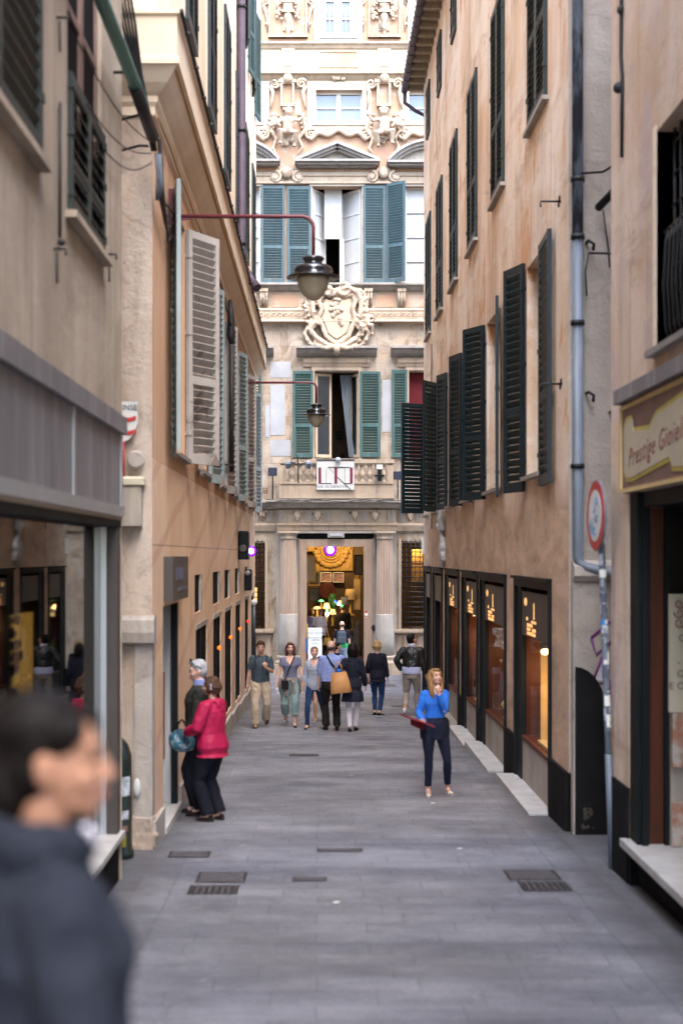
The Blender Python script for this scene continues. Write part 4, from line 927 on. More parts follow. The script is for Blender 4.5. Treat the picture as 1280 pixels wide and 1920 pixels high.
for k, (y, mat, nm) in enumerate(((22.9, 'orange_glint', 'nearest'), (25.8, 'orange_glint', 'second nearest'), (28.8, 'orange_glint', 'third'), (32.0, 'red_glint', 'farthest, redder'))):  # glowing dots added in place of lamp reflections in the panes
    t = thing('reflection_dot', (XF - .1, y, -1.5), ('%s of the four glowing dots imitating lamp reflections in the dark left hand windows' % nm), 'lamp', 'reflection dots in the left windows')
    m = MB(); m.ell((XF + .03, y, -1.5), .035, n=10, m=8); m.build('bulb', mat, t)
    m = MB(); m.tube([(XF - .03, y, -1.5), (XF + .0, y, -1.5)], .02, 8); m.build('stem', 'iron', t)
# black loudspeaker boxes and the violet fringed lamp at far left corner
t = thing('wall_speaker', (XF + .12, 29, -.05), 'black speaker shaped box fixed high on the far left wall beside a violet fringed lamp', 'loudspeaker')
m = MB(); m.cham(XF, XF + .20, 28.6, 29.3, -.10, .48, .03); m.build('cabinet', 'black_wood', t)
m = MB(); m.M = Matrix.Translation((XF + .1, 28.595, .12)) @ Matrix.Rotation(R(90), 4, 'X'); m.lathe([(.085, 0), (.06, .015)], n=16); m.build('cone', 'dark_metal', t)
t = thing('wall_speaker', (XF + .1, 31, -.9), 'smaller black box under the violet fringed lamp on the far left wall', 'loudspeaker')
m = MB(); m.cham(XF + .01, XF + .15, 30.9, 31.5, -.78, -.32, .03); m.build('cabinet', 'black_wood', t)
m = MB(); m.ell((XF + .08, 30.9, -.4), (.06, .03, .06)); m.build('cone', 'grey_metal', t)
def fringed_lamp(name, c, label, s=1.0):
    t = thing(name, c, label, 'lamp'); c = Vector(c)
    m = MB(); m.M = Matrix.Translation(c) @ Matrix.Rotation(R(90), 4, 'X'); m.lathe([(.09 * s, -.25 * s), (.155 * s, -.02 * s), (.16 * s, .0), (.14 * s, .0)], n=24); m.build('housing', 'lamp_black', t)
    m = MB(); m.M = Matrix.Translation(c + Vector((0, -.004, 0))) @ Matrix.Rotation(R(90), 4, 'X'); m.lathe([(.14 * s, 0), (.13 * s, .02 * s)], n=24); m.build('lens', 'violet', t)  # glowing ring imitates a violet colour fringe, not a lamp part
    m = MB(); m.M = Matrix.Translation(c + Vector((0, -.03 * s, 0))) @ Matrix.Rotation(R(90), 4, 'X'); m.lathe([(.078 * s, 0), (.06 * s, .02 * s), (.02 * s, .03 * s)], n=20); m.build('bulb', 'white_core', t)
    return t
fringed_lamp('stage_lamp', (-1.43, 29.55, .075), 'bright white lamp with painted violet fringe on the far left wall corner', .72)
# dark banner pole hanging on left wall
t = thing('furled_banner', (XF + .2, 25, 1.2), 'dark furled banner pole hanging among the pale shutters on the left wall', 'pole')
m = MB(); m.tube([(-1.52, 24.0, 4.3), (-1.50, 24.0, 4.0), (-1.50, 24.0, 3.7), (-1.49, 24, 3.55)], [.03, .06, .07, .04], 8); m.tube([(-1.49, 24.0, 3.6), (-1.49, 24.0, 1.4)], .04, 8); m.build('pole', 'cable', t)
m = MB(); m.tube([(-1.6, 22.5, 4.4), (-1.55, 23.2, 4.1), (-1.5, 24, 3.85)], .014, 5); m.box(-1.62, -1.45, 23.95, 24.05, 1.5, 1.53); m.build('bracket', 'iron', t)
# street lamps on brackets
def bracket_lamp(Y, z, label):
    t = thing('street_lamp', (XF, Y, z), label, 'street lamp', 'bracket lamps hung over the street')
    m = MB(); m.box(XF, XF + .05, Y - .1, Y + .1, z - .25, z + .28); m.prism([(XF + .04, z + .02), (XF + .04, z - .06), (XF + .30, z - .02), (XF + .30, z + .02)], 'y', Y - .012, Y + .012); m.build('wall_plate', 'red_iron', t)
    lx = -.075
    m = MB(); m.tube([(XF, Y, z), (lx - .12, Y, z)] + [(lx - .12 + .12 * math.sin(q), Y, z - .12 + .12 * math.cos(q)) for q in (R(20), R(45), R(70), R(90))] + [(lx, Y, z - .45)], .022, 10); m.build('arm', 'red_iron', t)
    b = z - .46
    m = MB(); m.lathe([(.02, b + .02), (.105, b + .015), (.125, b - .005), (.10, b - .035), (.095, b - .06), (.15, b - .075), (.20, b - .10), (.215, b - .14), (.195, b - .175), (.23, b - .185), (.29, b - .205), (.295, b - .215), (.17, b - .212)], (lx, Y, 0), 32); m.build('lamp_hood', 'lamp_black', t)
    m = MB(); m.lathe([(.180, b - .212), (.175, b - .26), (.155, b - .33), (.115, b - .40), (.065, b - .45), (.015, b - .465)], (lx, Y, 0), 28); m.build('globe', 'lamp_globe', t)
    return t
bracket_lamp(15.6, 3.71, 'larger black bell shaped lamp with milky globe on the nearer red bracket arm')
bracket_lamp(29.3, 3.545, 'smaller looking black lamp with milky globe on the farther red bracket arm')
# cable bundle at the corner
t = thing('cable_bundle', (-1.6, 13.6, 3.9), 'tangled bundle of black and pale cables at the upper corner of the orange house', 'cables')
m = MB()
for k in range(5):
    o_ = .03 * k
    m.tube([(-1.95 + o_, 13.2, 5.6), (-1.86 + o_, 13.4, 5.0), (-1.78 + o_ * .6, 13.6, 4.6), (-1.68 + o_ * .4, 13.7, 4.2), (-1.62 + o_ * .3, 13.75, 3.9)], .014, 5)
m.tube([(-1.62, 13.7, 4.05), (-1.55, 13.72, 4.0), (-1.54, 13.8, 3.8), (-1.56, 13.95, 3.5), (-1.58, 14.6, 3.4)], .022, 6)
for k in range(4): m.tube([(-1.60 + .02 * k, 13.8, 3.9), (-1.57 + .012 * k, 13.9, 3.6), (-1.58, 14.2 + .2 * k, 3.55 - .1 * k), (-1.58, 15.5, 3.7 - .05 * k)], .01, 5)
m.build('black_cable', 'cable', t)
m = MB()
for k in range(6): m.tube([(-1.60 + .012 * k, 13.75, 3.88), (-1.585 + .012 * k, 13.8, 3.7 - .03 * k), (-1.60 + .006 * k, 13.85, 3.45)], .005, 5)
m.build('pale_cable', 'pipe_grey', t)
for z in (3.95, 4.25): m = MB(); m.tube([(-2.0, 13.95, z), (-1.75, 13.8, z + .02), (-1.66, 13.75, z)], .014, 5); m.build('iron_rod', 'iron', t)
for k, (p, q, lab) in enumerate((((XL + .03, 9.9, 3.62), (-1.62, 13.6, 3.95), 'topmost thin'), ((XL + .03, 10.4, 3.3), (-1.62, 13.65, 3.85), 'middle thin'), ((XL + .03, 11.2, 3.2), (-1.62, 13.7, 3.78), 'lowest thin'))):
    m = MB(); p, q = Vector(p), Vector(q); m.tube([p.lerp(q, f_) + Vector((0, 0, -.12 * math.sin(math.pi * f_))) for f_ in [i / 10 for i in range(11)]], .006, 5)
    tag(m.build('clothes_wire', 'cable'), lab + ' of three sagging wires strung from the dark left window to the cable bundle', 'wire', 'thin wires at upper left')
# shield shaped sign, electric cabinet, bin
t = thing('shield_sign', (-1.86, 13.9, 1.1), 'white shield shaped sign with red wavy bands on the stone corner at left', 'sign')
sh = [(-1.99, 1.50), (-1.79, 1.50), (-1.785, 1.30), (-1.81, 1.20), (-1.87, 1.13), (-1.93, 1.10), (-1.99, 1.12)]
m = MB(); m.prism(sh, 'y', 13.93, 13.955); m.build('plate', 'sign_white', t)
for z in (1.34, 1.21):
    m = MB(); m.prism([(-1.985, z), (-1.93, z + .015), (-1.87, z), (-1.80, z + .02), (-1.80, z - .02), (-1.87, z - .04), (-1.93, z - .025), (-1.985, z - .04)], 'y', 13.922, 13.929); m.build('red_band', 'sign_red', t)
m = MB(); text_mb(m, 'TINSE', .075, frame_m((-1.885, 13.927, 1.44), (1, 0, 0), (0, 0, 1)), .002); m.build('lettering', 'black_ink', t)
t = thing('electric_cabinet', (-1.85, 13.9, .28), 'pale grey metal cabinet with a cream lid and round meter on the stone corner', 'cabinet')
m = MB(); m.cham(-2.05, -1.74, 13.84, 14.0, .28, .68, .02); m.build('cabinet', 'marble_grey', t)
m = MB(); m.cham(-2.07, -1.71, 13.82, 14.0, .68, .76, .02); m.build('lid', 'cream_sign', t)
m = MB(); m.M = Matrix.Translation((-1.80, 13.93, .93)) @ Matrix.Rotation(R(90), 4, 'X'); m.lathe([(.09, 0), (.09, .03), (.07, .04)], n=20); m.build('meter', 'concrete', t)
m = MB(); m.tube([(-1.92, 13.9, .76), (-1.93, 13.9, 1.1)], .02, 6); m.build('red_pipe', 'sign_red', t)
t = thing('wall_plate', (-1.72, 13.95, -1.5), 'small oval white plate low on the stone corner by the green bin', 'plate')
m = MB(); m.ell((-1.79, 13.92, -2.28), (.035, .02, .09)); m.build('plate', 'sign_white', t)
t = thing('litter_bin', (-1.97, 13.55, gz(13.5)), 'dark green round topped bin covered in stickers in the left alley mouth', 'bin')
z0 = gz(13.5)
m = MB(); m.lathe([(.20, z0), (.20, z0 + .06), (.18, z0 + .08), (.18, -1.98), (.175, -1.90), (.14, -1.80), (.08, -1.74), (.01, -1.72)], (-1.97, 13.55, 0), 28); m.build('body', 'bin_green', t)
for k, (mt, za, zb_) in enumerate((('sticker_w', -2.28, -2.10), ('sticker_w', -2.50, -2.42), ('brown_sign', -2.62, -2.56), ('yellow', -2.76, -2.64))):
    m = MB(); n_ = 8
    for i in range(n_):
        aa, ab = R(-62 + i * 5 - k * 6), R(-62 + (i + 1) * 5 - k * 6)
        m.add([(-1.97 + .183 * math.cos(aa), 13.55 + .183 * math.sin(aa), za), (-1.97 + .183 * math.cos(ab), 13.55 + .183 * math.sin(ab), za), (-1.97 + .183 * math.cos(ab), 13.55 + .183 * math.sin(ab), zb_), (-1.97 + .183 * math.cos(aa), 13.55 + .183 * math.sin(aa), zb_)], [(0, 1, 2, 3)])
    m.build('sticker', mt, t)

# ------------------------------------------------------------------ drains and manholes on the paving
def drain(x0, x1, y0, y1, label, slots=True, grp='drain covers in the paving'):
    c = ((x0 + x1) / 2, (y0 + y1) / 2, gz((y0 + y1) / 2))
    t = thing('drain_cover', c, label, 'drain cover', grp)
    sl = -0.0281
    def zz(y): return gz(y)
    m = MB()
    m.add([(x0, y0, zz(y0) + .004), (x1, y0, zz(y0) + .004), (x1, y1, zz(y1) + .004), (x0, y1, zz(y1) + .004)], [(0, 1, 2, 3)]); m.build('plate', 'grate', t)
    if slots:
        m = MB(); n_ = max(4, int((x1 - x0) / .05))
        for k in range(n_):
            xa = x0 + (x1 - x0) * (k + .2) / n_; xb = x0 + (x1 - x0) * (k + .65) / n_
            m.add([(xa, y0 + .03, zz(y0 + .03) + .008), (xb, y0 + .03, zz(y0 + .03) + .008), (xb, y1 - .03, zz(y1 - .03) + .008), (xa, y1 - .03, zz(y1 - .03) + .008)], [(0, 1, 2, 3)])
        m.build('grid_bar', 'iron', t)
    m = MB()
    for a_, b_, c_, d_ in ((x0 - .02, x1 + .02, y0 - .02, y0), (x0 - .02, x1 + .02, y1, y1 + .02), (x0 - .02, x0, y0, y1), (x1, x1 + .02, y0, y1)):
        m.add([(a_, c_, zz(c_) + .006), (b_, c_, zz(c_) + .006), (b_, d_, zz(d_) + .006), (a_, d_, zz(d_) + .006)], [(0, 1, 2, 3)])
    m.build('rim', 'iron', t)
def gpx(x, y):
    Y = 6667.5 / (y - 1115); return (x - 600) * Y / 2667, Y
for (xa, xb, ya, yb_, lab, sl) in (
    (370, 455, 1655, 1637, 'upper of the two dark plates side by side at lower left of the street', False), (355, 440, 1677, 1662, 'slotted iron grating just below the dark plate at lower left of the street', True),
    (958, 1048, 1650, 1633, 'upper dark iron plate at lower right of the street', False), (985, 1068, 1671, 1655, 'slotted grating just below the iron plate at lower right of the street', True),
    (598, 676, 1597, 1592, 'thin dark slot drain in the middle of the street', False), (553, 608, 1652, 1646, 'short dark slot cover left of the street centre', False),
    (318, 388, 1608, 1598, 'worn grey cover by the left corner stone', False), (545, 595, 1418, 1414, 'small dark cover in front of the walking group', True),
    (735, 765, 1326, 1323, 'far thin cover behind the woman in the dark suit', False), (718, 742, 1288, 1283, 'farthest cover near the palace column', False)):
    x0, Y0 = gpx(xa, ya); x1, _ = gpx(xb, ya); _, Y1 = gpx(xa, yb_)
    drain(x0, x1, Y0, Y1, lab, sl)
m = MB()
for k in range(3):
    x, y = random.uniform(-1.0, 2.0), random.uniform(9, 24); z = gz(y) + .004
    m = MB(); m.prism([(x, y), (x + .05, y + .01), (x + .06, y + .04), (x + .02, y + .05)], 'z', z, z + .004)
    tag(m.build('litter_scrap', 'paper'), 'tiny white scrap of paper lying on the paving', 'litter', 'paper scraps on the paving')
# ================================================================== PALACE (facade plane y = 45)
YP = 45.0; K = YP / 2667
def PX(x): return (x - 600) * K
def PZ(y): return (1040 - y) * K
pal = thing('palace', (0.5, YP, -3.77), 'grand stuccoed marble palace closing the street, with carved coat of arms and a columned doorway', 'palace')
def sb(m, x0, y0, x1, y1, d1, d0=-.02):
    m.box(PX(x0), PX(x1), YP - d1, YP - d0, PZ(y0), PZ(y1))
def corn(m, x0, x1, prof):
    """moulding run: prof of (y pixel, depth)"""
    pts = [(YP - d, PZ(y)) for y, d in prof]; pts = [(YP + .02, pts[0][1])] + pts + [(YP + .02, pts[-1][1])]
    m.prism(pts, 'x', PX(x0), PX(x1))
XA, XB = -260, 1460
W4 = [(413, 474), (603, 664), (778, 839)]; W3 = [(398, 489), (589, 680), (763, 854)]
W2 = [(394, 487), (586, 678), (759, 851)]; W1 = [(385, 468), (589, 672), (764, 847)]
def H(x0, x1, y0, y1): return (PX(x0), PX(x1), PZ(y1), PZ(y0))
far = [-180, 30, 225, 1000, 1190, 1370]
xt = [(x - 42, x + 42) for x in far]
hol = [H(a, b, -70, 66) for a, b in W4 + xt] + [H(a, b, 170, 230) for a, b in W3 + xt] + [H(a, b, 350, 533) for a, b in W2 + xt]
m = MB(); m.wall((0, YP, 0), (1, 0, 0), (0, -1, 0), PX(XA), PX(XB), PZ(608), PZ(-420), hol, .35); m.build('upper_wall', 'stucco_orange', pal)
hol = [H(a, b, 697, 860) for a, b in W1 + xt] + [H(575, 682, 1025, 1400), H(440, 497, 1018, 1178), H(752, 808, 1018, 1178)] + [H(x - 28, x + 28, 1018, 1178) for x in far]
m = MB(); m.wall((0, YP, 0), (1, 0, 0), (0, -1, 0), PX(XA), PX(XB), -4.5, PZ(608), hol, .35); m.build('lower_wall', 'marble_blocks', pal)
m = MB(); m.box(PX(XA), PX(XB), YP + 8.5, YP + 9, -5, PZ(-420)); m.box(PX(XA), PX(XA) + .4, YP + .36, YP + 9, -5, PZ(-420)); m.box(PX(XB) - .4, PX(XB), YP + .36, YP + 9, -5, PZ(-420)); m.build('rear_wall', 'stucco_cream', pal)
m = MB(); m.box(PX(XA) - .6, PX(XB) + .6, YP - .9, YP + 9.4, PZ(-420), PZ(-440)); m.build('roof', 'tile', pal)
# --- windows
def pwin(cols, y0, y1, nh, pane, frame='white_paint', fw=4, split=True, d=.14):
    out = []
    for a, b in cols:
        f = MB(); yb, yf = YP + d + .06, YP + d
        def q(x0, ya, x1, yb2, off=0): f.box(PX(x0), PX(x1), yf - off, yb, PZ(ya), PZ(yb2))
        q(a, y0, a + fw, y1); q(b - fw, y0, b, y1); q(a + fw, y0, b - fw, y0 + fw); q(a + fw, y1 - fw, b - fw, y1)
        if split: q((a + b) / 2 - fw * .9, y0 + fw, (a + b) / 2 + fw * .9, y1 - fw, .01)
        for k in range(1, nh):
            z = y0 + (y1 - y0) * k / nh; q(a + fw, z - 1.6, b - fw, z + 1.6, -.004)
        w_ = f.build('window', frame, pal)
        g = MB(); g.box(PX(a), PX(b), yb + .003, yb + .02, PZ(y0), PZ(y1)); g.build('pane', pane, w_); out.append(w_)
    return out
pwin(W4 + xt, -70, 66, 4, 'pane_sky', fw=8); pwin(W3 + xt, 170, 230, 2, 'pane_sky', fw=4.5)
pwin([W2[0], W2[2]] + xt, 350, 533, 4, 'blind', fw=3); pwin(xt, 697, 860, 4, 'pane')
def psh(x0, x1, y0, y1, mat, d=.05, tilt=0.0, hinge='l'):
    """flat leaf against the facade; tilt swings the free edge outwards"""
    w_, h_ = abs(x1 - x0) * K, (y1 - y0) * K
    me = leaf_mesh(w_ / max(math.cos(tilt), .2), h_, mat, .084, .37, flip=hinge == 'l')
    hx = PX(x0); rz = -tilt
    if hinge == 'r': hx = PX(x1); rz = R(180) + tilt
    return part_at('shutter', me, pal, (hx, YP - d - .03, PZ(y1)), rz)
psh(489, 534, 349, 531, 'teal_shutter'); psh(538, 583, 350, 533, 'teal_shutter')
psh(680, 722, 349, 531, 'teal_shutter'); psh(724, 757, 347, 533, 'teal_shutter', d=.1, tilt=R(38), hinge='l')
for x in far:
    psh(x - 88, x - 44, 349, 531, 'teal_shutter'); psh(x + 44, x + 88, 349, 531, 'teal_shutter')
    psh(x - 82, x - 43, 697, 857, 'green_shutter'); psh(x + 43, x + 82, 697, 857, 'green_shutter')
psh(549, 587, 696, 858, 'green_shutter'); psh(674, 713, 697, 857, 'green_shutter'); psh(734, 763, 694, 858, 'green_shutter')
psh(469, 490, 690, 857, 'green_shutter'); psh(851, 890, 697, 857, 'green_shutter'); psh(345, 383, 697, 857, 'green_shutter')
# rooms behind the two open centre windows
def room(x0, y0, x1, y1, dp, mat='room_dark'):
    m = MB(); X0, X1, Z0, Z1 = PX(x0) - .3, PX(x1) + .3, PZ(y1), PZ(y0) + .1
    a, b = YP + .35, YP + dp
    m.box(X0, X1, b, b + .1, Z0, Z1); m.box(X0 - .1, X0, a, b, Z0, Z1); m.box(X1, X1 + .1, a, b, Z0, Z1); m.box(X0, X1, a, b, Z1, Z1 + .1); m.box(X0, X1, a, b, Z0 - .1, Z0)
    return m.build('room', mat, pal)
room(589, 697, 672, 860, 3.2, 'room_brown'); room(586, 350, 678, 533, 2.5)
room(764, 697, 847, 860, 1.5)
m = MB(); sb(m, 764, 697, 847, 860, -.28, -.32); m.build('curtain', 'red_curtain', pal)
m = MB(); m.box(PX(388), PX(465), YP + .3, YP + .34, PZ(860), PZ(697)); m.build('pane', 'pane', pal)
# centre lower window: inward casements, curtains
def casement(x0, x1, y0, y1, ang, left, mat, pane, nh=4, name='casement'):
    hx = PX(x0 if left else x1); L = (x1 - x0) * K / max(math.cos(ang), .2); sg = 1 if left else -1
    Mx = Matrix.Translation((hx, YP + .12, PZ(y1))) @ Matrix.Rotation(sg * ang, 4, 'Z')
    h_ = (y1 - y0) * K; m = MB(); m.M = Mx
    def b(u0, u1, z0, z1, t=.025): m.box(sg * u0, sg * u1, -t, t, z0, z1)
    b(0, .07, 0, h_); b(L - .07, L, 0, h_); b(.07, L - .07, 0, .1); b(.07, L - .07, h_ - .08, h_)
    for k in range(1, nh): b(.07, L - .07, h_ * k / nh - .02, h_ * k / nh + .02, .02)
    f = m.build(name, mat, pal); g = MB(); g.M = Mx; g.box(sg * .06, sg * (L - .06), .004, .010, .05, h_ - .05); g.build('pane', pane, f)
casement(587, 610, 352, 532, R(62), True, 'white_paint', 'blind'); casement(641, 677, 352, 532, R(50), False, 'white_paint', 'blind')
m = MB(); m.box(PX(608), PX(641), YP + .36, YP + .40, PZ(443), PZ(350)); m.box(PX(637), PX(645), YP + .36, YP + .40, PZ(533), PZ(443)); m.build('inner_blind', 'blind', pal)
casement(591, 621, 699, 857, R(25), True, 'stucco_cream', 'pane', 1); casement(659, 671, 699, 857, R(72), False, 'stucco_cream', 'pane', 1)
def curtain(x0, x1, y0, y1, d, sway, mat):
    m = MB(); n_ = 26
    rs = []
    for j in range(9):
        t = j / 8; z = PZ(y0) * (1 - t) + PZ(y1) * t; row = []
        for i in range(n_):
            u = i / (n_ - 1); x = x0 + (x1 - x0) * (u * (1 - .55 * math.sin(t * 2.2) ) + sway * t)
            row.append((PX(x), YP + d + .03 * math.sin(u * 28), z))
        rs.append(row)
    m.rings(rs, True, False, False); m.build('curtain', mat, pal)
curtain(637, 660, 700, 855, .45, .75, 'grey_curtain'); curtain(594, 618, 700, 855, .5, .0, 'grey_curtain')
for a_ in ((632, 645, 808, 793), (640, 648, 850, 838)): m = MB(); m.box(PX(a_[0]), PX(a_[1]), YP + 2.9, YP + 3.1, PZ(a_[2]), PZ(a_[3])); m.build('picture', 'black_wood', pal)

# --- attic storey (top of picture)
m = MB()
corn(m, XA, XB, [(80, .02), (80, .14), (84, .16), (87, .10), (92, .06), (93, .02)])
corn(m, XA, XB, [(133, .02), (135, .12), (139, .26), (142, .26), (144, .16), (148, .10), (152, .03)])
m.build('string_course', 'marble', pal)
m = MB()
sb(m, XA, 93, XB, 133, .02)
m.build('frieze_band', 'stucco_cream', pal)
def frame_(m, x0, y0, x1, y1, t, d, d0=.0):
    sb(m, x0, y0, x1, y0 + t, d, d0); sb(m, x0, y1 - t, x1, y1, d, d0); sb(m, x0, y0 + t, x0 + t, y1 - t, d, d0); sb(m, x1 - t, y0 + t, x1, y1 - t, d, d0)
for cx in (443, 633, 808):
    m = MB(); frame_(m, cx - 36, 95, cx + 38, 127, 3, .06, .02); m.build('panel_frame', 'stucco_cream', pal)
    m = MB(); sb(m, cx - 33, 98, cx + 35, 124, .028, .02); m.build('panel', 'stucco_orange', pal)
for cx in (345, 540, 720, 905):
    m = MB(); sb(m, cx - 12, 92, cx + 12, 133, .07); frame_(m, cx - 8, 96, cx + 8, 126, 2, .10, .07); m.build('pedestal', 'stucco_cream', pal)
    m = MB(); sb(m, cx - 6, 98, cx + 6, 124, .085, .07); m.build('panel', 'marble_grey', pal)
    for s_ in (-1, 1):
        m = MB(); sb(m, cx + s_ * 28 - 13, 96, cx + s_ * 28 + 13, 130, .035, .02); m.build('panel', 'palace_white' if s_ > 0 else 'marble_grey', pal)
# attic aprons: orange panels with pendants, white window surrounds
for cx in (443, 633, 808):
    m = MB(); frame_(m, cx - 44, -80, cx + 46, 78, 13, .10); sb(m, cx - 34, 70, cx + 38, 74, .16, .1); m.build('window_surround', 'white_paint', pal)
    m = MB()
    for q in range(9): m.tube([(PX(cx - 30 + 7.5 * q), YP - .14, PZ(70)), (PX(cx - 30 + 7.5 * q), YP - .14, PZ(18))], .012, 5)
    for zz in (18, 66): m.tube([(PX(cx - 33), YP - .14, PZ(zz)), (PX(cx + 35), YP - .14, PZ(zz))], .016, 5)
    m.build('railing', 'white_paint', pal)
def swag(m, cx, cy, sx=1.0, n=20, seed=0, w=16, h=34, r=.06):
    rd = random.Random(seed)
    for k in range(n):
        a = rd.random() * 2 - 1; b = rd.random() * 2 - 1
        m.ell((PX(cx + a * w), YP - .07 - rd.random() * .07, PZ(cy + b * h)), (r * rd.uniform(.6, 1.3), r * .9, r * rd.uniform(.6, 1.3)), n=8, m=6)
for i, cx in enumerate((345, 540, 720, 905)):
    w_ = 36 if i != 2 else 30
    m = MB(); frame_(m, cx - w_, -80, cx + w_, 72, 3, .10); sb(m, cx - w_ - 1, 68, cx + w_ + 1, 72, .15); sb(m, cx - 10, 34, cx + 10, 58, .05); m.build('panel_frame', 'sculpt', pal)
    m = MB()
    sb(m, cx - 9, 8, cx + 9, 24, .16); sb(m, cx - 7, 10, cx + 7, 22, .20); sb(m, cx - 12, 22, cx + 12, 26, .2); sb(m, cx - 12, 4, cx + 12, 8, .2)
    m.lathe([(.02, PZ(70)), (.05, PZ(66)), (.1, PZ(50)), (.07, PZ(44)), (.14, PZ(36)), (.12, PZ(27))], (PX(cx), YP - .06, 0), 10)
    for s_ in (-1, 1):
        spiral(m, (PX(cx + s_ * 14), YP - .1, PZ(4)), .12, 1.4, .035, s_, R(90)); m.tube([(PX(cx + s_ * 19), YP - .1, PZ(z)) for z in (4, 12, 20)], .04, 6)
        for k in range(14): m.ell((PX(cx + s_ * (16 + random.uniform(-4, 6))), YP - .1, PZ(16 + random.random() * 22)), (.055, .05, .05), n=7, m=5)
    m.build('carved_pendant', 'sculpt', pal)
    m = MB()
    for s_ in (-1, 1):
        x_ = cx + s_ * 43
        spiral(m, (PX(x_), YP - .06, PZ(4)), .12, 1.3, .035, s_, R(60)); m.tube([(PX(x_ + s_ * 3), YP - .06, PZ(10)), (PX(x_ - s_ * 1), YP - .06, PZ(24)), (PX(x_ - s_ * 5), YP - .06, PZ(40)), (PX(x_ - s_ * 4), YP - .05, PZ(60))], [.05, .05, .035, .02], 7)
        m.ell((PX(cx + s_ * 40), YP - .05, PZ(46)), (.06, .05, .05))
    m.build('scroll', 'sculpt', pal)
# --- mezzanine storey 152-245
m = MB(); sb(m, XA, 152, XB, 166, .03); m.build('band', 'stucco_cream', pal)
for cx in (443, 634, 808):
    m = MB(); frame_(m, cx - 58, 154, cx + 62, 244, 9, .07); frame_(m, cx - 49, 163, cx + 52, 236, 7, .12); m.build('window_surround', 'palace_white', pal)
    m = MB()
    # rippling ledge below the window
    pts = []
    for q in range(41):
        u = -1 + q / 20; x = cx + u * 54; y = 250 + (12 * (abs(u) ** 2.2) if abs(u) < .9 else 10) - 4 * math.cos(u * 9)
        pts.append((PX(x), YP - .12, PZ(y)))
    m.tube(pts, .075, 8); m.tube([(p[0], p[1] + .03, p[2] + .1) for p in pts], .05, 8)
    for s_ in (-1, 1): spiral(m, (PX(cx + s_ * 52), YP - .12, PZ(254)), .17, 1.5, .06, -s_, R(90))
    m.build('scrolled_ledge', 'marble', pal)
    m = MB(); swag(m, cx, 150, 1, 16, cx, 12, 4, .06); m.build('carved_keystone', 'sculpt', pal)
def putto(m, cx, cy, s, fl=1):
    """seated winged child: cx,cy pixel of the belly; s scale in metres"""
    def P(u, v, d=.15): return Vector((PX(cx) + u * s * fl, YP - d * s * 1.4, PZ(cy) + v * s))
    m.ell(P(0, 0, .2), (.17 * s, .15 * s, .21 * s)); m.ell(P(.01, .2, .2), (.19 * s, .14 * s, .16 * s)); m.ell(P(.03, .47, .24), (.125 * s, .13 * s, .14 * s))
    m.ell(P(.03, .53, .2), (.145 * s, .13 * s, .11 * s))
    m.tube([P(-.16, .28), P(-.34, .12, .25), P(-.22, -.02, .35)], [.07 * s, .055 * s, .04 * s], 8)
    m.tube([P(.17, .28), P(.36, .16, .3), P(.5, .3, .3)], [.07 * s, .055 * s, .04 * s], 8)
    m.tube([P(-.08, -.14), P(-.24, -.2, .42), P(-.22, -.52, .3)], [.105 * s, .095 * s, .05 * s], 8)
    m.tube([P(.08, -.14), P(.28, -.26, .42), P(.2, -.6, .26)], [.105 * s, .095 * s, .05 * s], 8)
    m.ell(P(-.24, -.56, .36), (.06 * s, .1 * s, .04 * s)); m.ell(P(.2, -.64, .32), (.06 * s, .1 * s, .04 * s))
    for k in range(5): m.ell(P(-.42 - .04 * k, .42 - .13 * k, .08), (.17 * s, .05 * s, .06 * s)); m.ell(P(.42 + .03 * k, .45 - .14 * k, .06), (.15 * s, .05 * s, .06 * s))
for i, (cx, fl) in enumerate(((348, -1), (540, 1), (720, -1), (903, 1))):
    m = MB()
    frame_(m, cx - 14, 156, cx + 12, 202, 4, .2); sb(m, cx - 18, 152, cx + 16, 158, .22); sb(m, cx - 10, 199, cx + 8, 208, .16)
    for s_ in (-1, 1):
        x_ = cx + s_ * 25
        spiral(m, (PX(x_), YP - .14, PZ(159)), .16, 1.6, .05, s_, R(20))
        m.tube([(PX(x_ + s_ * 7), YP - .12, PZ(164)), (PX(x_ + s_ * 3), YP - .12, PZ(176)), (PX(x_ + s_ * 5), YP - .12, PZ(190)), (PX(x_ + s_ * 8), YP - .1, PZ(206))], [.07, .06, .05, .03], 8)
    m.ell((PX(cx), YP - .2, PZ(151)), (.16, .14, .16)); swag(m, cx, 150, 1, 10, i, 12, 4, .06)
    m.build('carved_frame', 'sculpt', pal)
    m = MB(); sb(m, cx - 10, 160, cx + 8, 198, .05); m.build('panel', 'stucco_orange', pal)
    m = MB(); putto(m, cx, 243, 1.0, fl); putto(m, cx - fl * 26, 232, .5, -fl)
    swag(m, cx, 262, 1, 16, i + 5, 14, 9, .07)
    m.tube([(PX(cx - 30), YP - .14, PZ(225)), (PX(cx - 34), YP - .14, PZ(245)), (PX(cx - 22), YP - .12, PZ(262)), (PX(cx - 28), YP - .1, PZ(280)), (PX(cx - 20), YP - .08, PZ(292))], [.05, .07, .06, .05, .03], 7)
    m.tube([(PX(cx + 30), YP - .14, PZ(222)), (PX(cx + 33), YP - .14, PZ(245)), (PX(cx + 20), YP - .12, PZ(262)), (PX(cx + 27), YP - .1, PZ(278)), (PX(cx + 18), YP - .08, PZ(290))], [.05, .07, .06, .05, .03], 7)
    me = fuse(m, 'statue', 'sculpt', .024, 1, .012, 9, off=WOFF[pal.name]); link('statue', me, pal, WOFF[pal.name])
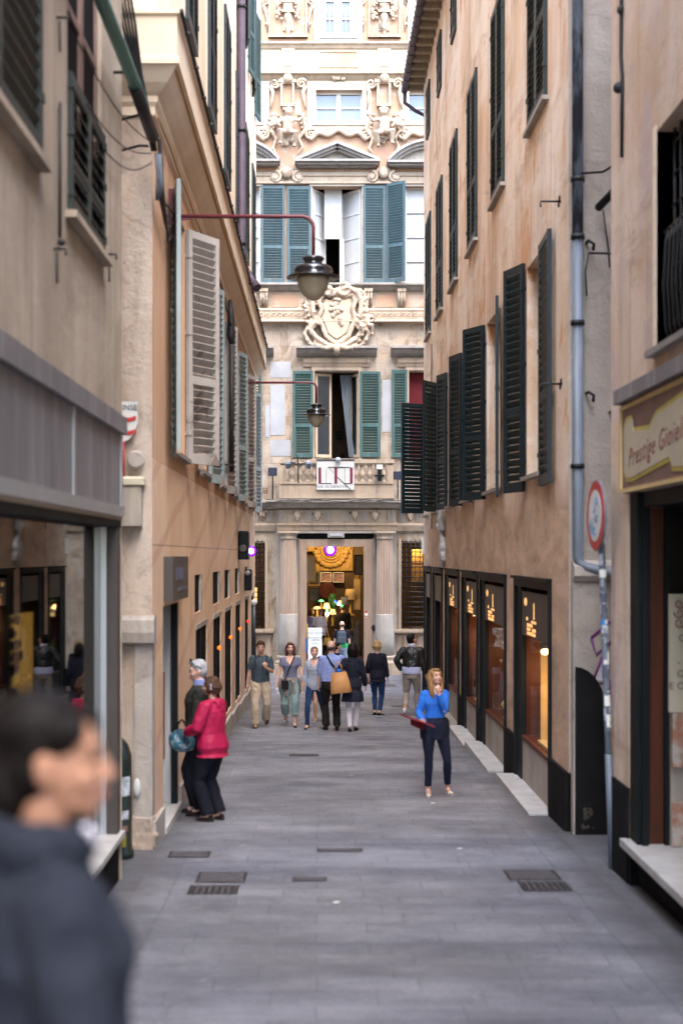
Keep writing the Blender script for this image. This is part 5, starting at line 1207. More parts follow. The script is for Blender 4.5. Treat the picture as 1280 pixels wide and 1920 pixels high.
# --- pediments
def moulding_tri(cx, hw, ya, yb):
    m = MB(); a = (PX(cx - hw), PZ(yb)); b = (PX(cx + hw), PZ(yb)); c = (PX(cx), PZ(ya))
    def bar(p, q, t0, t1, d, nn=1):
        p, q = Vector((p[0], 0, p[1])), Vector((q[0], 0, q[1])); u = (q - p).normalized(); v = Vector((-u.z, 0, u.x)) * nn
        poly = [p + v * t0, q + v * t0, q + v * t1, p + v * t1]
        m.rings([[(r_.x, YP + .02, r_.z) for r_ in poly], [(r_.x, YP - d, r_.z) for r_ in poly]], False)
    for t0, t1, d in ((-.02, .07, .52), (-.10, -.02, .42), (-.17, -.10, .30)): bar(a, c, t0, t1, d); bar(c, b, t0, t1, d)
    sb(m, cx - hw - 3, yb - 1, cx + hw + 3, yb + 3, .53); sb(m, cx - hw, yb + 3, cx + hw, yb + 7, .40); sb(m, cx - hw + 3, yb + 7, cx + hw - 3, yb + 10, .22)
    f = m.build('pediment', 'slate', pal)
    m = MB(); m.prism([a, b, c], 'y', YP - .10, YP + .01); m.build('tympanum', 'marble_grey', f)
moulding_tri(632, 76, 276, 307)
def moulding_arc(cx, hw, ya, yb):
    m = MB()
    h_ = (yb - ya) * K; w_ = hw * K; r = (w_ * w_ + h_ * h_) / (2 * h_); cz = PZ(ya) - r; t_ = math.asin(w_ / r)
    for r0, r1, d in ((0, .08, .52), (-.09, 0, .40), (-.17, -.09, .28)):
        rs = []
        for k in range(19):
            q = -t_ + 2 * t_ * k / 18; s_, c_ = math.sin(q), math.cos(q)
            rs.append([(PX(cx) + (r + r0) * s_, YP + .02, cz + (r + r0) * c_), (PX(cx) + (r + r1) * s_, YP + .02, cz + (r + r1) * c_), (PX(cx) + (r + r1) * s_, YP - d, cz + (r + r1) * c_), (PX(cx) + (r + r0) * s_, YP - d, cz + (r + r0) * c_)])
        m.rings(rs, False)
    sb(m, cx - hw - 3, yb - 1, cx + hw + 3, yb + 3, .53); sb(m, cx - hw, yb + 3, cx + hw, yb + 7, .40)
    f = m.build('pediment', 'slate', pal)
    m = MB(); m.prism([(PX(cx) + r * math.sin(-t_ + 2 * t_ * k / 14), cz + r * math.cos(-t_ + 2 * t_ * k / 14)) for k in range(15)], 'y', YP - .1, YP + .01); m.build('tympanum', 'marble_grey', f)
moulding_arc(444, 78, 270, 307); moulding_arc(806, 78, 272, 309)
for x in far: moulding_arc(x, 76, 272, 309)
# --- entablature over the piano nobile windows
m = MB(); corn(m, XA, XB, [(322, .03), (324, .10), (331, .12), (333, .08), (340, .10), (342, .16), (346, .16), (348, .04)]); m.build('architrave', 'marble', pal)
for cx in (350, 538, 718, 895):
    m = MB(); m.ell((PX(cx), YP - .2, PZ(326)), (.16, .14, .2)); swag(m, cx, 322, 1, 12, cx, 13, 6, .06)
    for s_ in (-1, 1): spiral(m, (PX(cx + s_ * 21), YP - .16, PZ(334)), .18, 1.6, .06, s_, R(90)); m.ell((PX(cx + s_ * 22), YP - .18, PZ(336)), (.09, .08, .09)); m.tube([(PX(cx + s_ * 8), YP - .12, PZ(318)), (PX(cx + s_ * 14), YP - .12, PZ(326)), (PX(cx + s_ * 20), YP - .12, PZ(324))], .05, 6)
    m.build('mask_bracket', 'sculpt', pal)
for a, b in W2:
    m = MB(); sb(m, a - 6, 344, b + 6, 350, .10); sb(m, a - 7, 350, a, 534, .07); sb(m, b, 350, b + 7, 534, .07); m.build('window_surround', 'palace_white', pal)
# --- frieze band 533-608
m = MB(); corn(m, XA, XB, [(532, .02), (533, .34), (537, .34), (540, .22), (545, .12), (547, .04)]); m.build('balcony_cornice', 'slate', pal)
m = MB(); sb(m, XA, 547, XB, 580, .03); corn(m, XA, XB, [(578, .03), (579, .10), (583, .14), (585, .12), (600, .12), (602, .24), (605, .28), (607, .05)]); m.build('frieze', 'marble', pal)
m = MB()
for cx in (310, 350, 395, 495, 690, 752, 872, 940):
    sb(m, cx - 8, 543, cx + 8, 549, .26); 
    for q in range(3): m.tube([(PX(cx - 5 + 5 * q), YP - .2, PZ(548)), (PX(cx - 5 + 5 * q), YP - .17, PZ(560)), (PX(cx - 5 + 5 * q), YP - .08, PZ(575))], .045, 6)
m.build('frieze_bracket', 'sculpt', pal)
m = MB()
for a, b in ((510, 560), (704, 740), (762, 800), (410, 480), (820, 860)): sb(m, a, 553, b, 576, .045)
m.build('panel', 'stucco_orange', pal)
m = MB()
for k in range(60):
    x = 330 + k * 11.5
    if 575 < x < 695: continue
    spiral(m, (PX(x), YP - .125, PZ(592)), .085, 1.2, .018, -1, R(200), 12)
m.build('wave_scroll', 'sculpt', pal)
# --- coat of arms
m = MB()
C = (631, 597)
out = [(0, -44), (16, -38), (30, -42), (34, -28), (30, -14), (34, 2), (28, 20), (22, 36), (8, 46), (0, 50), (-8, 46), (-20, 36), (-26, 18), (-34, 2), (-28, -14), (-33, -28), (-26, -42), (-14, -38)]
poly = [(PX(C[0] + x), PZ(C[1] + y)) for x, y in out]
m.prism(poly, 'y', YP - .22, YP)
for s_ in (0,):
    pth = [Vector((p[0], YP - .24, p[1])) for p in poly]; m.tube(pth + [pth[0]], .075, 8)
for s_ in (-1, 1):
    m.tube([(PX(C[0] + s_ * x), YP - d, PZ(C[1] + y)) for x, y, d in ((6, -50, .3), (20, -56, .32), (38, -46, .3), (46, -30, .26), (44, -8, .26), (40, 8, .28), (50, 22, .24), (38, 38, .26), (20, 50, .3), (4, 58, .3))], [.05, .075, .085, .09, .075, .065, .09, .08, .075, .05], 9)
    m.tube([(PX(C[0] + s_ * x), YP - d, PZ(C[1] + y)) for x, y, d in ((22, -58, .2), (44, -52, .22), (56, -30, .2), (52, -4, .2), (48, 6, .2), (60, 30, .18), (50, 48, .2), (30, 60, .2))], [.03, .06, .07, .06, .05, .07, .06, .03], 8)
    for q in range(9): m.ell((PX(C[0] + s_ * (50 + 5 * math.sin(q * 1.7))), YP - .25, PZ(C[1] - 46 + q * 11)), (.07, .06, .05), n=8, m=6)
    spiral(m, (PX(C[0] + s_ * 46), YP - .25, PZ(C[1] - 38)), .2, 1.5, .07, s_, R(90)); spiral(m, (PX(C[0] + s_ * 44), YP - .24, PZ(C[1] + 14)), .16, 1.4, .06, -s_, 0)
    spiral(m, (PX(C[0] + s_ * 34), YP - .24, PZ(C[1] + 46)), .16, 1.4, .06, s_, 0)
spiral(m, (PX(C[0] + 14), YP - .3, PZ(C[1] - 54)), .24, 1.6, .08, 1, R(180)); spiral(m, (PX(C[0] - 14), YP - .3, PZ(C[1] - 50)), .2, 1.5, .07, -1, 0)
m.tube([(PX(C[0] + x), YP - .2, PZ(C[1] + y)) for x, y in ((-50, 66), (-30, 56), (0, 64), (30, 56), (58, 66))], [.05, .12, .1, .12, .05], 8)
putto(m, C[0] + 56, C[1] + 8, .72, -1); putto(m, C[0] - 50, C[1] - 18, .6, 1)
me = fuse(m, 'coat_of_arms', 'sculpt', .022, 1, .012, 9, off=WOFF[pal.name]); arms = link('coat_of_arms', me, pal, WOFF[pal.name])
m = MB(); inner = [(PX(C[0] + x * .78), PZ(C[1] + y * .80)) for x, y in out]; m.prism(inner, 'y', YP - .27, YP - .2); m.build('shield', 'stucco_cream', arms)
m = MB()
for k in range(22): m.ell((PX(C[0] - 1 + random.uniform(-11, 11)), YP - .29, PZ(C[1] - 4 + random.uniform(-22, 18))), (.07, .05, .08), n=8, m=6)
m.ell((PX(C[0]), YP - .3, PZ(C[1] - 32)), (.14, .06, .06)); m.build('emblem', 'sculpt', arms)
# --- hoods over the lower windows
for cx in (438, 631, 807):
    m = MB(); corn(m, cx - 75, cx + 75, [(651, .03), (652, .48), (656, .48), (659, .36), (664, .26), (667, .12), (669, .05)])
    m.build('window_hood', 'slate', pal)
    m = MB(); corn(m, cx - 62, cx + 62, [(672, .03), (673, .12), (680, .12), (683, .08), (688, .05)]); frame_(m, cx - 47, 689, cx + 47, 866, 6, .08); m.build('window_surround', 'marble', pal)
m = MB()
for s_ in (-1, 1): m.tube([(PX(631 + s_ * x), YP - .45, PZ(y)) for x, y in ((2, 655), (10, 654), (20, 657), (27, 655), (29, 660))], [.1, .1, .08, .05, .02], 8)
m.tube([(PX(631), YP - .45, PZ(650)), (PX(631), YP - .5, PZ(660)), (PX(631), YP - .35, PZ(670))], [.1, .1, .04], 8); m.build('hood_ornament', 'sculpt', pal)
# dark and pale marble inlay blocks beside the windows
for x0, y0, x1, y1 in ((507, 678, 545, 708), (507, 722, 534, 816), (507, 825, 545, 855), (716, 712, 733, 810), (497, 760, 506, 820)): m = MB(); sb(m, x0, y0, x1, y1, .012); m.build('inlay', 'inlay', pal)
# --- balcony
m = MB(); m.box(PX(524), PX(737), YP - .62, YP - .1, PZ(936), PZ(907)); m.box(PX(526), PX(735), YP - .66, YP - .1, PZ(909), PZ(905)); m.build('balcony', 'marble', pal)
m = MB(); m.box(PX(524), PX(737), YP - .68, YP - .42, PZ(871), PZ(864)); m.box(PX(527), PX(734), YP - .64, YP - .44, PZ(874), PZ(871))
for a, b in ((526, 537), (724, 735)): m.box(PX(a), PX(b), YP - .64, YP - .46, PZ(906), PZ(873))
m.build('handrail', 'marble', pal)
for x in (548, 562, 576, 590, 605, 620, 635, 650, 665, 678, 692, 705, 717):
    m = MB(); z0, z1 = PZ(906), PZ(873); h_ = z1 - z0
    m.lathe([(.09, z0), (.09, z0 + .04), (.05, z0 + .08), (.06, z0 + h_ * .25), (.11, z0 + h_ * .42), (.10, z0 + h_ * .52), (.045, z0 + h_ * .8), (.07, z1 - .05), (.08, z1)], (PX(x), YP - .55, 0), 12); m.build('baluster', 'marble', pal)
m = MB(); corn(m, XA, 497, [(936, .04), (938, .40), (943, .40), (946, .26), (955, .10), (957, .03)]); corn(m, 516, 745, [(936, .04), (938, .72), (943, .72), (946, .55), (953, .42), (956, .1)]); corn(m, 764, XB, [(936, .04), (938, .40), (943, .40), (946, .26), (955, .10), (957, .03)])
corn(m, 497, 516, [(936, .04), (938, .50), (943, .50), (946, .3), (955, .1)]); corn(m, 745, 764, [(936, .04), (938, .50), (943, .50), (946, .3), (955, .1)]); m.build('cornice', 'marble_grey', pal)
m = MB(); sb(m, XA, 957, XB, 980, .06); sb(m, 523, 956, 740, 980, .30); corn(m, 520, 742, [(980, .30), (981, .36), (985, .36), (987, .30), (995, .28), (996, .1)]); corn(m, XA, 520, [(980, .06), (981, .12), (985, .14), (996, .08)]); corn(m, 742, XB, [(980, .06), (981, .12), (985, .14), (996, .08)]); m.build('doric_frieze', 'marble', pal)
m = MB()
for cx in (530, 578, 612, 648, 682, 732):
    for q in (-4, 0, 4): m.box(PX(cx + q - 1.3), PX(cx + q + 1.3), YP - .34, YP - .29, PZ(979), PZ(958))
for cx in (478, 505, 753, 785, 810, 440):
    for q in (-4, 0, 4): m.box(PX(cx + q - 1.3), PX(cx + q + 1.3), YP - .1, YP - .05, PZ(979), PZ(958))
m.build('triglyph', 'marble_grey', pal)
m = MB()
for cx, d in ((558, .3), (595, .3), (664, .3), (702, .3), (492, .06), (768, .06)):
    m.ell((PX(cx), YP - d - .05, PZ(966)), (.10, .07, .13)); m.ell((PX(cx), YP - d - .05, PZ(973)), (.05, .06, .07))
    for s_ in (-1, 1): m.tube([(PX(cx + s_ * 4), YP - d - .05, PZ(963)), (PX(cx + s_ * 8), YP - d - .05, PZ(959)), (PX(cx + s_ * 9), YP - d - .04, PZ(963))], .03, 6)
m.build('carved_skull', 'sculpt', pal)
# --- doorway: columns, pilasters, jambs
for cx in (541, 720):
    X = PX(cx); Yc = YP - .36
    n_ = 20
    m = MB(); m.box(X - .33, X + .33, Yc - .33, Yc + .33, PZ(1000), PZ(996)); m.lathe([(.255, PZ(1012)), (.27, PZ(1010)), (.27, PZ(1008)), (.25, PZ(1007)), (.26, PZ(1004)), (.31, PZ(1001)), (.31, PZ(1000))], (X, Yc, 0), 28); m.build('capital', 'marble', pal)
    rs = []
    for t in range(13):
        z = PZ(1150) + (PZ(1012) - PZ(1150)) * t / 12; r = .285 - .04 * (t / 12) ** 1.4
        rs.append([(X + (r - (.022 if k % 4 in (1, 2) else 0)) * math.cos(2 * math.pi * k / 80), Yc + (r - (.022 if k % 4 in (1, 2) else 0)) * math.sin(2 * math.pi * k / 80), z) for k in range(80)])
    m = MB(); m.rings(rs, False); m.build('column_shaft', 'marble_pink', pal)
    m = MB(); m.lathe([(.305, PZ(1228)), (.30, PZ(1200)), (.30, PZ(1152)), (.29, PZ(1150))], (X, Yc, 0), 32); m.build('column_sleeve', 'marble_grey', pal)
    m = MB(); m.lathe([(.42, PZ(1243)), (.43, PZ(1240)), (.40, PZ(1237)), (.35, PZ(1236)), (.34, PZ(1233)), (.37, PZ(1231)), (.36, PZ(1228)), (.31, PZ(1227))], (X, Yc, 0), 32)
    m.box(X - .45, X + .45, Yc - .45, YP, PZ(1250), PZ(1243)); m.box(X - .48, X + .48, Yc - .48, YP, -3.9, PZ(1250)); m.build('column_base', 'marble', pal)
m = MB()
for a, b in ((518, 527), (733, 742)): sb(m, a, 996, b, 1262, .10)
for a, b in ((556, 562), (697, 703)): sb(m, a, 1010, b, 1262, .10)
sb(m, 523, 996, 740, 1000, .28, -.02)
m.build('pilaster', 'marble_grey', pal)
m = MB(); sb(m, 562, 1011, 697, 1025, .16); sb(m, 562, 1025, 575, 1262, .16); sb(m, 682, 1025, 697, 1262, .16); m.build('door_surround', 'marble_pink', pal)
m = MB(); sb(m, 558, 1000, 700, 1011, .04); m.build('door_transom', 'black_wood', pal)
st = MB()
for k in range(3): st.box(PX(575) + .0, PX(682), YP - .25 + .30 * k, YP + 1.2, -3.95, gz(45) + .12 * (k + 1))
st.build('door_step', 'marble_grey', pal)
m = MB(); sb(m, 614, 996, 645, 1008, .34, .02); tl = m.build('lamp_box', 'marble_grey', pal)
m = MB(); sb(m, 618, 1001, 641, 1005, .37, .34); m.build('tube_light', 'light_metal', tl)
for a, b in ((452, 513), (736, 800)):
    m = MB(); corn(m, a, b, [(1180, .04), (1181, .30), (1185, .30), (1188, .18), (1190, .05)]); m.build('sill', 'marble', pal)
    m = MB(); sb(m, a + 4, 1190, b - 4, 1262, .08); 
    for q in range(4): sb(m, a + 8 + q * 13, 1192, a + 16 + q * 13, 1250, .12, .08)
    m.build('apron', 'marble_pink', pal)
m = MB(); sb(m, XA, 1238, 512, 1264, .14); sb(m, 744, 1238, XB, 1264, .14); m.build('plinth_course', 'marble_grey', pal)
# inner wall strips around the barred windows
for a, b in ((497, 502), (747, 752)): m = MB(); sb(m, a, 1010, b, 1180, .08); m.build('window_surround', 'marble', pal)
for a, b in ((440, 497), (752, 808)):
    m = MB(); x = a + 1
    while x < b: m.tube([(PX(x), YP - .06, PZ(1178)), (PX(x), YP - .06, PZ(1012))], .014, 6); x += 8.4
    y = 1016
    while y < 1178: m.tube([(PX(a), YP - .075, PZ(y)), (PX(b), YP - .075, PZ(y))], .016, 6); y += 9.4
    m.build('window_grille', 'iron', pal)
    m = MB(); frame_(m, a, 1018, b, 1178, 3, -.1, -.18); sb(m, a + 3, 1056, b - 3, 1059, -.1, -.16); m.build('window', 'red_wood', pal)
# --- shop interior (antiques)
X0, X1, Z0, Z1 = PX(432), PX(835), -3.42, PZ(1000); YB = YP + 5.6
m = MB(); m.box(X0, X1, YB, YB + .1, Z0, Z1); m.box(X0 - .1, X0, YP + .36, YB, Z0, Z1); m.box(X1, X1 + .1, YP + .36, YB, Z0, Z1); m.box(X0, X1, YP + .36, YB, Z1, Z1 + .1); m.build('hall_wall', 'room_brown', pal)
m = MB(); m.box(X0, X1, YP + .9, YB, Z0 - .4, Z0); m.build('hall_floor', 'red_wood', pal)
KB = (YB - .1) / 2667
def BX(x): return (x - 600) * KB
def BZ(y): return (1040 - y) * KB
def ib(m, x0, y0, x1, y1, Y=None, t=.05):
    Y = Y or YB - .02; k = Y / 2667; m.box((x0 - 600) * k, (x1 - 600) * k, Y - t, Y, (1040 - y1) * k, (1040 - y0) * k)
m = MB(); ib(m, 592, 1024, 661, 1070, t=.06)
for q in range(3):
    r_ = (.42 - .09 * q); m.tube([(BX(620) + r_ * math.cos(t), YB - .12 - .03 * q, BZ(1030) + r_ * 1.05 * math.sin(t)) for t in [2 * math.pi * k / 28 for k in range(29)]], .045, 7)
for k in range(11):
    a_ = R(190 + 16 * k); m.ell((BX(620) + .55 * math.cos(a_), YB - .12, BZ(1030) + .58 * math.sin(a_)), (.12, .06, .09))
for s_ in (-1, 1): spiral(m, (BX(620 + s_ * 28), YB - .12, BZ(1030)), .16, 1.3, .04, s_, 0); m.tube([(BX(620 + s_ * 22), YB - .1, BZ(1044)), (BX(620 + s_ * 16), YB - .1, BZ(1056)), (BX(620), YB - .12, BZ(1062))], .05, 7)
m.build('wall_relief', 'relief', pal)
tag(MB().box(BX(576), BX(590), YB - .3, YB - .1, BZ(1034), BZ(1025)).build('carved_bracket', 'relief'), 'golden carved bracket at the top left inside the palace doorway', 'carving')
def picture(x0, y0, x1, y1, mat, label, Y=None, fm='gilt', t=2.2):
    Y = Y or YB - .08; k = Y / 2667
    th = thing('framed_picture', ((x0 + x1) / 2 * k - 600 * k, Y, (1040 - y1) * k), label, 'picture', 'framed pictures in the palace shop')
    m = MB(); ib(m, x0, y0, x1, y0 + t, Y, .08); ib(m, x0, y1 - t, x1, y1, Y, .08); ib(m, x0, y0 + t, x0 + t, y1 - t, Y, .08); ib(m, x1 - t, y0 + t, x1, y1 - t, Y, .08); m.build('frame', fm, th)
    m = MB(); ib(m, x0 + t, y0 + t, x1 - t, y1 - t, Y, .03); m.build('canvas', mat, th)
mot = pm('mottled pink print', (.42, .22, .2), (.14, .11, .13), 14, rough=.7, contrast=.08)
mirror = pm('pale mirror', (.40, .36, .26), (.3, .27, .2), 1, rough=.3)
drk = pm('dark oil painting', (.04, .045, .035), (.09, .07, .04), 5, rough=.4)
M['mot'], M['mirror'], M['drk'] = mot, mirror, drk
picture(570, 1041, 591, 1091, 'mirror', 'tall gilt framed pale mirror high on the left of the palace doorway interior', YP + 3.2, t=3)
picture(578, 1071, 600, 1098, 'drk', 'gilt framed dark painting just right of and below the tall mirror', YP + 4.2, t=2)
picture(601, 1073, 621, 1091, 'mot', 'left of two small square pink patterned prints under the golden relief', fm='paper', t=1)
picture(624, 1073, 644, 1092, 'mot', 'right of two small square pink patterned prints under the golden relief', fm='paper', t=1)
picture(579, 1102, 598, 1128, 'drk', 'dark green framed painting low on the left in the palace shop', YP + 4.4, fm='dark_green', t=2)
picture(664, 1040, 680, 1078, 'drk', 'black framed landscape at the right edge inside the doorway', YP + 4.4, fm='black_wood', t=2)
t = thing('round_table_top', (BX(614), YB - .3, BZ(1124)), 'dark reddish round tabletop leaning behind the lamps in the palace shop', 'table')
m = MB(); m.M = Matrix.Translation((BX(613), YB - .25, BZ(1108))) @ Matrix.Rotation(R(90), 4, 'X'); m.lathe([(.30, 0), (.30, .04), (.27, .05)], n=28); m.build('tabletop', 'red_wood', t)
m = MB(); m.tube([(BX(613), YB - .2, BZ(1122)), (BX(613), YB - .2, Z0)], .05, 8); m.build('pedestal', 'red_wood', t)
def table_lamp(x, y, Y, label, shade, s=1.0, glob=False):
    k = Y / 2667; X = (x - 600) * k; Z = (1040 - y) * k
    t = thing('table_lamp', (X, Y, Z - .55 * s), label, 'lamp', 'table lamps in the palace shop')
    m = MB()
    if glob: m.lathe([(.17 * s, Z), (.15 * s, Z + .06 * s), (.08 * s, Z + .11 * s), (.02, Z + .12 * s)], (X, Y, 0), 16)
    else: m.lathe([(.16 * s, Z), (.10 * s, Z + .24 * s)], (X, Y, 0), 18)
    m.build('lamp_shade', shade, t)
    m = MB(); m.lathe([(.1 * s, Z - .55 * s), (.03, Z - .48 * s), (.07 * s, Z - .3 * s), (.02, Z - .1 * s), (.02, Z)], (X, Y, 0), 12); m.build('stand', 'gilt', t)
table_lamp(602, 1128, YP + 3.6, 'green glass table lamp glowing at left in the palace shop', 'green_light', .6, True)
table_lamp(594, 1142, YP + 3.3, 'small amber table lamp below the green one in the palace shop', 'bulb_soft', .8, True)
table_lamp(612, 1141, YP + 3.4, 'cream shaded lamp with a beaded glow behind the woman in the white top', 'bulb_soft', .8)
table_lamp(613, 1145, YP + 2.6, 'bright orange bead lamp under a green cap by the woman in the white top', 'green_light', .4, True)
table_lamp(624, 1152, YP + 3.0, 'warm shaded lamp right of the bead lamp', 'bulb_soft', .7)
table_lamp(657, 1124, YP + 4.4, 'large cream lampshade at right in the palace shop', 'warm_panel', 1.5)
table_lamp(645, 1134, YP + 4.2, 'grey unlit lampshade left of the large cream lampshade', 'grey_curtain', 1.1)
table_lamp(659, 1156, YP + 3.6, 'ochre globe lamp low at the right in the palace shop', 'relief', .9, True)
m = MB(); k_ = (YP + 2.55) / 2667; m.ell(((613 - 600) * k_, YP + 2.5, (1040 - 1151) * k_), (.06, .06, .09)); tag(m.build('bead_lamp', 'bulb'), 'glowing orange bead glass just under the small green cap lamp', 'lamp')
t = thing('wall_panel', (BX(670), YB - .4, BZ(1145)), 'tall narrow pale panel standing at the right inside the doorway', 'panel'); m = MB(); ib(m, 663, 1086, 675, 1143, YP + 4.6); m.build('panel', 'warm_panel', t); m = MB(); ib(m, 664, 1078, 672, 1086, YP + 4.62); m.build('top_piece', 'relief', t)
t = thing('plant', ((622 - 600) * KB, YP + 3.8, BZ(1150)), 'green leafy plant in the middle of the palace shop', 'plant')
m = MB()
for k in range(40): m.ell(((622 + random.uniform(-5, 5)) * (YP + 3.8) / 2667 - 600 * (YP + 3.8) / 2667, YP + 3.8 + random.uniform(-.1, .1), (1040 - random.uniform(1116, 1146)) * (YP + 3.8) / 2667), (.05, .02, .07), Matrix.Rotation(random.random() * 3, 3, 'Y'), 6, 4)
m.build('leaves', pm('shop plant leaves', (.03, .12, .03), (.05, .2, .05), 5), t); m = MB(); m.lathe([(.06, 0), (.1, .15)], ((622 - 600) * (YP + 3.8) / 2667, YP + 3.8, (1040 - 1152) * (YP + 3.8) / 2667), 12); m.build('pot', 'red_wood', t)
t = thing('neon_ornament', (.5, YP + 3, BZ(1132)), 'small multicoloured glowing glass bird ornament in blue, yellow, red and green', 'ornament')
k_ = (YP + 3) / 2667
for (xa, ya, xb, yb_, mt) in ((627, 1126, 632, 1131, 'blue_light'), (632, 1132, 637, 1133, 'bulb'), (634, 1127, 640, 1129, 'bulb_soft'), (637, 1133, 643, 1137, 'green_light')):
    m = MB(); m.tube([((xa - 600) * k_, YP + 3, (1040 - ya) * k_), ((xb - 600) * k_, YP + 3, (1040 - yb_) * k_)], [.035, .045], 8); m.build('glass_part', mt, t)
m = MB()
rd = random.Random(4)
for k in range(26):
    x_ = rd.choice([rd.uniform(578, 600), rd.uniform(645, 678), rd.uniform(600, 640)]); y_ = rd.uniform(1160, 1215); k2 = (YP + 4) / 2667
    m.box((x_ - 600) * k2, (x_ + rd.uniform(3, 9) - 600) * k2, YP + 4 - rd.random(), YP + 4.4, Z0, (1040 - y_) * k2)
tag(m.build('antique_furniture', 'drk'), 'heap of dark antique furniture filling the back of the palace shop', 'furniture', kind='stuff')
# panels in the side windows; amber ones glow in place of the lit room
for xx in ((470, 478, 1038, 1080), (474, 482, 1100, 1130), (772, 792, 1030, 1090)):
    k2 = (YP + 2) / 2667
    tag(MB().box((xx[0] - 600) * k2, (xx[1] - 600) * k2, YP + 1.9, YP + 2, (1040 - xx[3]) * k2, (1040 - xx[2]) * k2).build('room_glow_panel', 'relief' if xx[0] > 700 else 'bulb_soft'),
        {470: 'self glowing amber panel high behind the left barred palace window', 474: 'self glowing amber panel lower behind the left barred palace window', 772: 'golden panel behind the right barred palace window'}[xx[0]], 'panel')
point('hall_light', (BX(628), YB - 1.3, BZ(1012)), 26, (1, .66, .30), .15)
point('hall_light', (BX(612), YP + 3.0, BZ(1134)), 5.0, (1, .6, .25), .1)
point('hall_light', (PX(785), YP + 1.6, PZ(1030)), 6, (1, .6, .22), .1)
point('hall_light', (PX(474), YP + 1.4, PZ(1040)), 5, (1, .6, .22), .1)
fringed_lamp('door_lamp', (PX(619), YP - .02, PZ(1031)), 'bright white lamp with painted violet fringe hanging in the top of the palace doorway', 1.3)
m = MB(); m.ell((PX(683.5), YP - .2, PZ(1147)), (.05, .02, .06)); m.build('x', 'sign_red'); bpy.data.objects.remove(bpy.data.objects['x'])
t = thing('door_sticker', (PX(686), YP - .17, PZ(1157)), 'tiny red and white notice on the right door jamb', 'notice'); m = MB(); sb(m, 683, 1148, 689, 1157, .165, .161); m.build('notice', 'paper', t); m = MB(); sb(m, 683.5, 1145, 688, 1149, .17, .166); sb(m, 683, 1154, 689, 1156, .17, .166); m.build('red_band', 'sign_red', t)
t = thing('door_bell', (PX(699), YP - .1, PZ(1180)), 'round dark intercom set in the stone right of the palace door', 'bell'); m = MB(); m.M = Matrix.Translation((PX(699), YP - .1, PZ(1176))) @ Matrix.Rotation(R(90), 4, 'X'); m.lathe([(.09, 0), (.09, .05), (.04, .07)], n=18); m.build('bell', 'iron', t)

# --- things on the balcony
t = thing('balcony_banner', (PX(628), YP - .7, PZ(921)), 'white square banner with maroon bars and black lines hung on the palace balcony', 'banner')
m = MB(); m.box(PX(593.5), PX(663), YP - .712, YP - .69, PZ(920), PZ(866)); m.build('cloth', 'white_banner', t)
def lb_(x0, y0, x1, y1): m.box(PX(x0), PX(x1), YP - .722, YP - .7125, PZ(y1), PZ(y0))
for x in (597, 626.5, 655): m = MB(); lb_(x, 879, x + 5, 909); m.build('maroon_bar', 'maroon', t)
m = MB(); lb_(602, 908, 621, 909.4); lb_(614.5, 878, 655, 879.4); lb_(646, 908, 655, 909.4); lb_(611, 880, 611.5, 908); lb_(645, 880, 645.6, 908)
def dl(xa, ya, xb, yb_, w_): 
    p, q = Vector((PX(xa), YP - .717, PZ(ya))), Vector((PX(xb), YP - .717, PZ(yb_))); u = (q - p).normalized(); v = Vector((-u.z, 0, u.x)) * w_
    m.rings([[p + v, q + v, q - v, p - v], [a_ + Vector((0, .005, 0)) for a_ in (p + v, q + v, q - v, p - v)]], False)
dl(632, 897, 656, 920, .014); dl(614, 879, 626, 890, .004); m.build('black_line', 'black_ink', t)
m = MB(); text_mb(m, 'BAR IN GENOVA', .115, frame_m((PX(621), YP - .7135, PZ(914.5)), (1, 0, 0), (0, 0, 1)), .001, 1.15, .001); m.build('lettering', 'ink', t)
m = MB(); m.tube([(PX(593), YP - .72, PZ(865)), (PX(664), YP - .72, PZ(865))], .022, 8); m.build('rod', 'black_ink', t)
def floodlight(x, y, label, s=1.0):
    t = thing('floodlight', (PX(x), YP - .5, PZ(937)), label, 'floodlight', 'small floodlights on the palace ledge')
    m = MB(); m.cham(PX(x) - .14 * s, PX(x) + .14 * s, YP - .6, YP - .42, PZ(y) - .13 * s, PZ(y) + .13 * s, .02); m.build('housing', 'sticker_dark', t)
    m = MB(); m.tube([(PX(x), YP - .5, PZ(y)), (PX(x), YP - .42, PZ(y) - .2), (PX(x), YP - .42, PZ(937))], .02, 6); m.build('stand', 'iron', t)
M['sticker_dark'] = pm('dark blue lamp housing', (.012, .016, .035), (.018, .022, .04), 5, rough=.5)
floodlight(512, 886, 'small dark blue floodlight on a stand left of the palace balcony')
floodlight(744, 893, 'small dark blue floodlight right of the palace balcony')
t = thing('alarm_box', (PX(498), YP - .4, PZ(928)), 'tiny dark red box with an orange light left on the palace ledge', 'box'); m = MB(); m.cham(PX(493), PX(503), YP - .42, YP - .3, PZ(927), PZ(915), .02); m.build('box', 'brown_sign', t); m = MB(); m.ell((PX(498), YP - .42, PZ(920)), .035); m.build('light', 'yellow', t)
t = thing('balcony_lantern', (PX(560), YP - .85, PZ(905)), 'black iron double lantern bracket with two small lanterns in front of the left balusters', 'lantern')
m = MB(); m.tube([(PX(560), YP - .8, PZ(908)), (PX(560), YP - .85, PZ(880)), (PX(559), YP - .85, PZ(862)), (PX(556), YP - .85, PZ(854))], .02, 6)
for s_ in (-1, 1): m.tube([(PX(560), YP - .85, PZ(876)), (PX(560 + s_ * 10), YP - .85, PZ(872)), (PX(560 + s_ * 19), YP - .85, PZ(869))], .018, 6); spiral(m, (PX(560 + s_ * 9), YP - .85, PZ(866)), .1, 1.2, .015, s_, 0, 14)
m.build('bracket', 'iron', t)
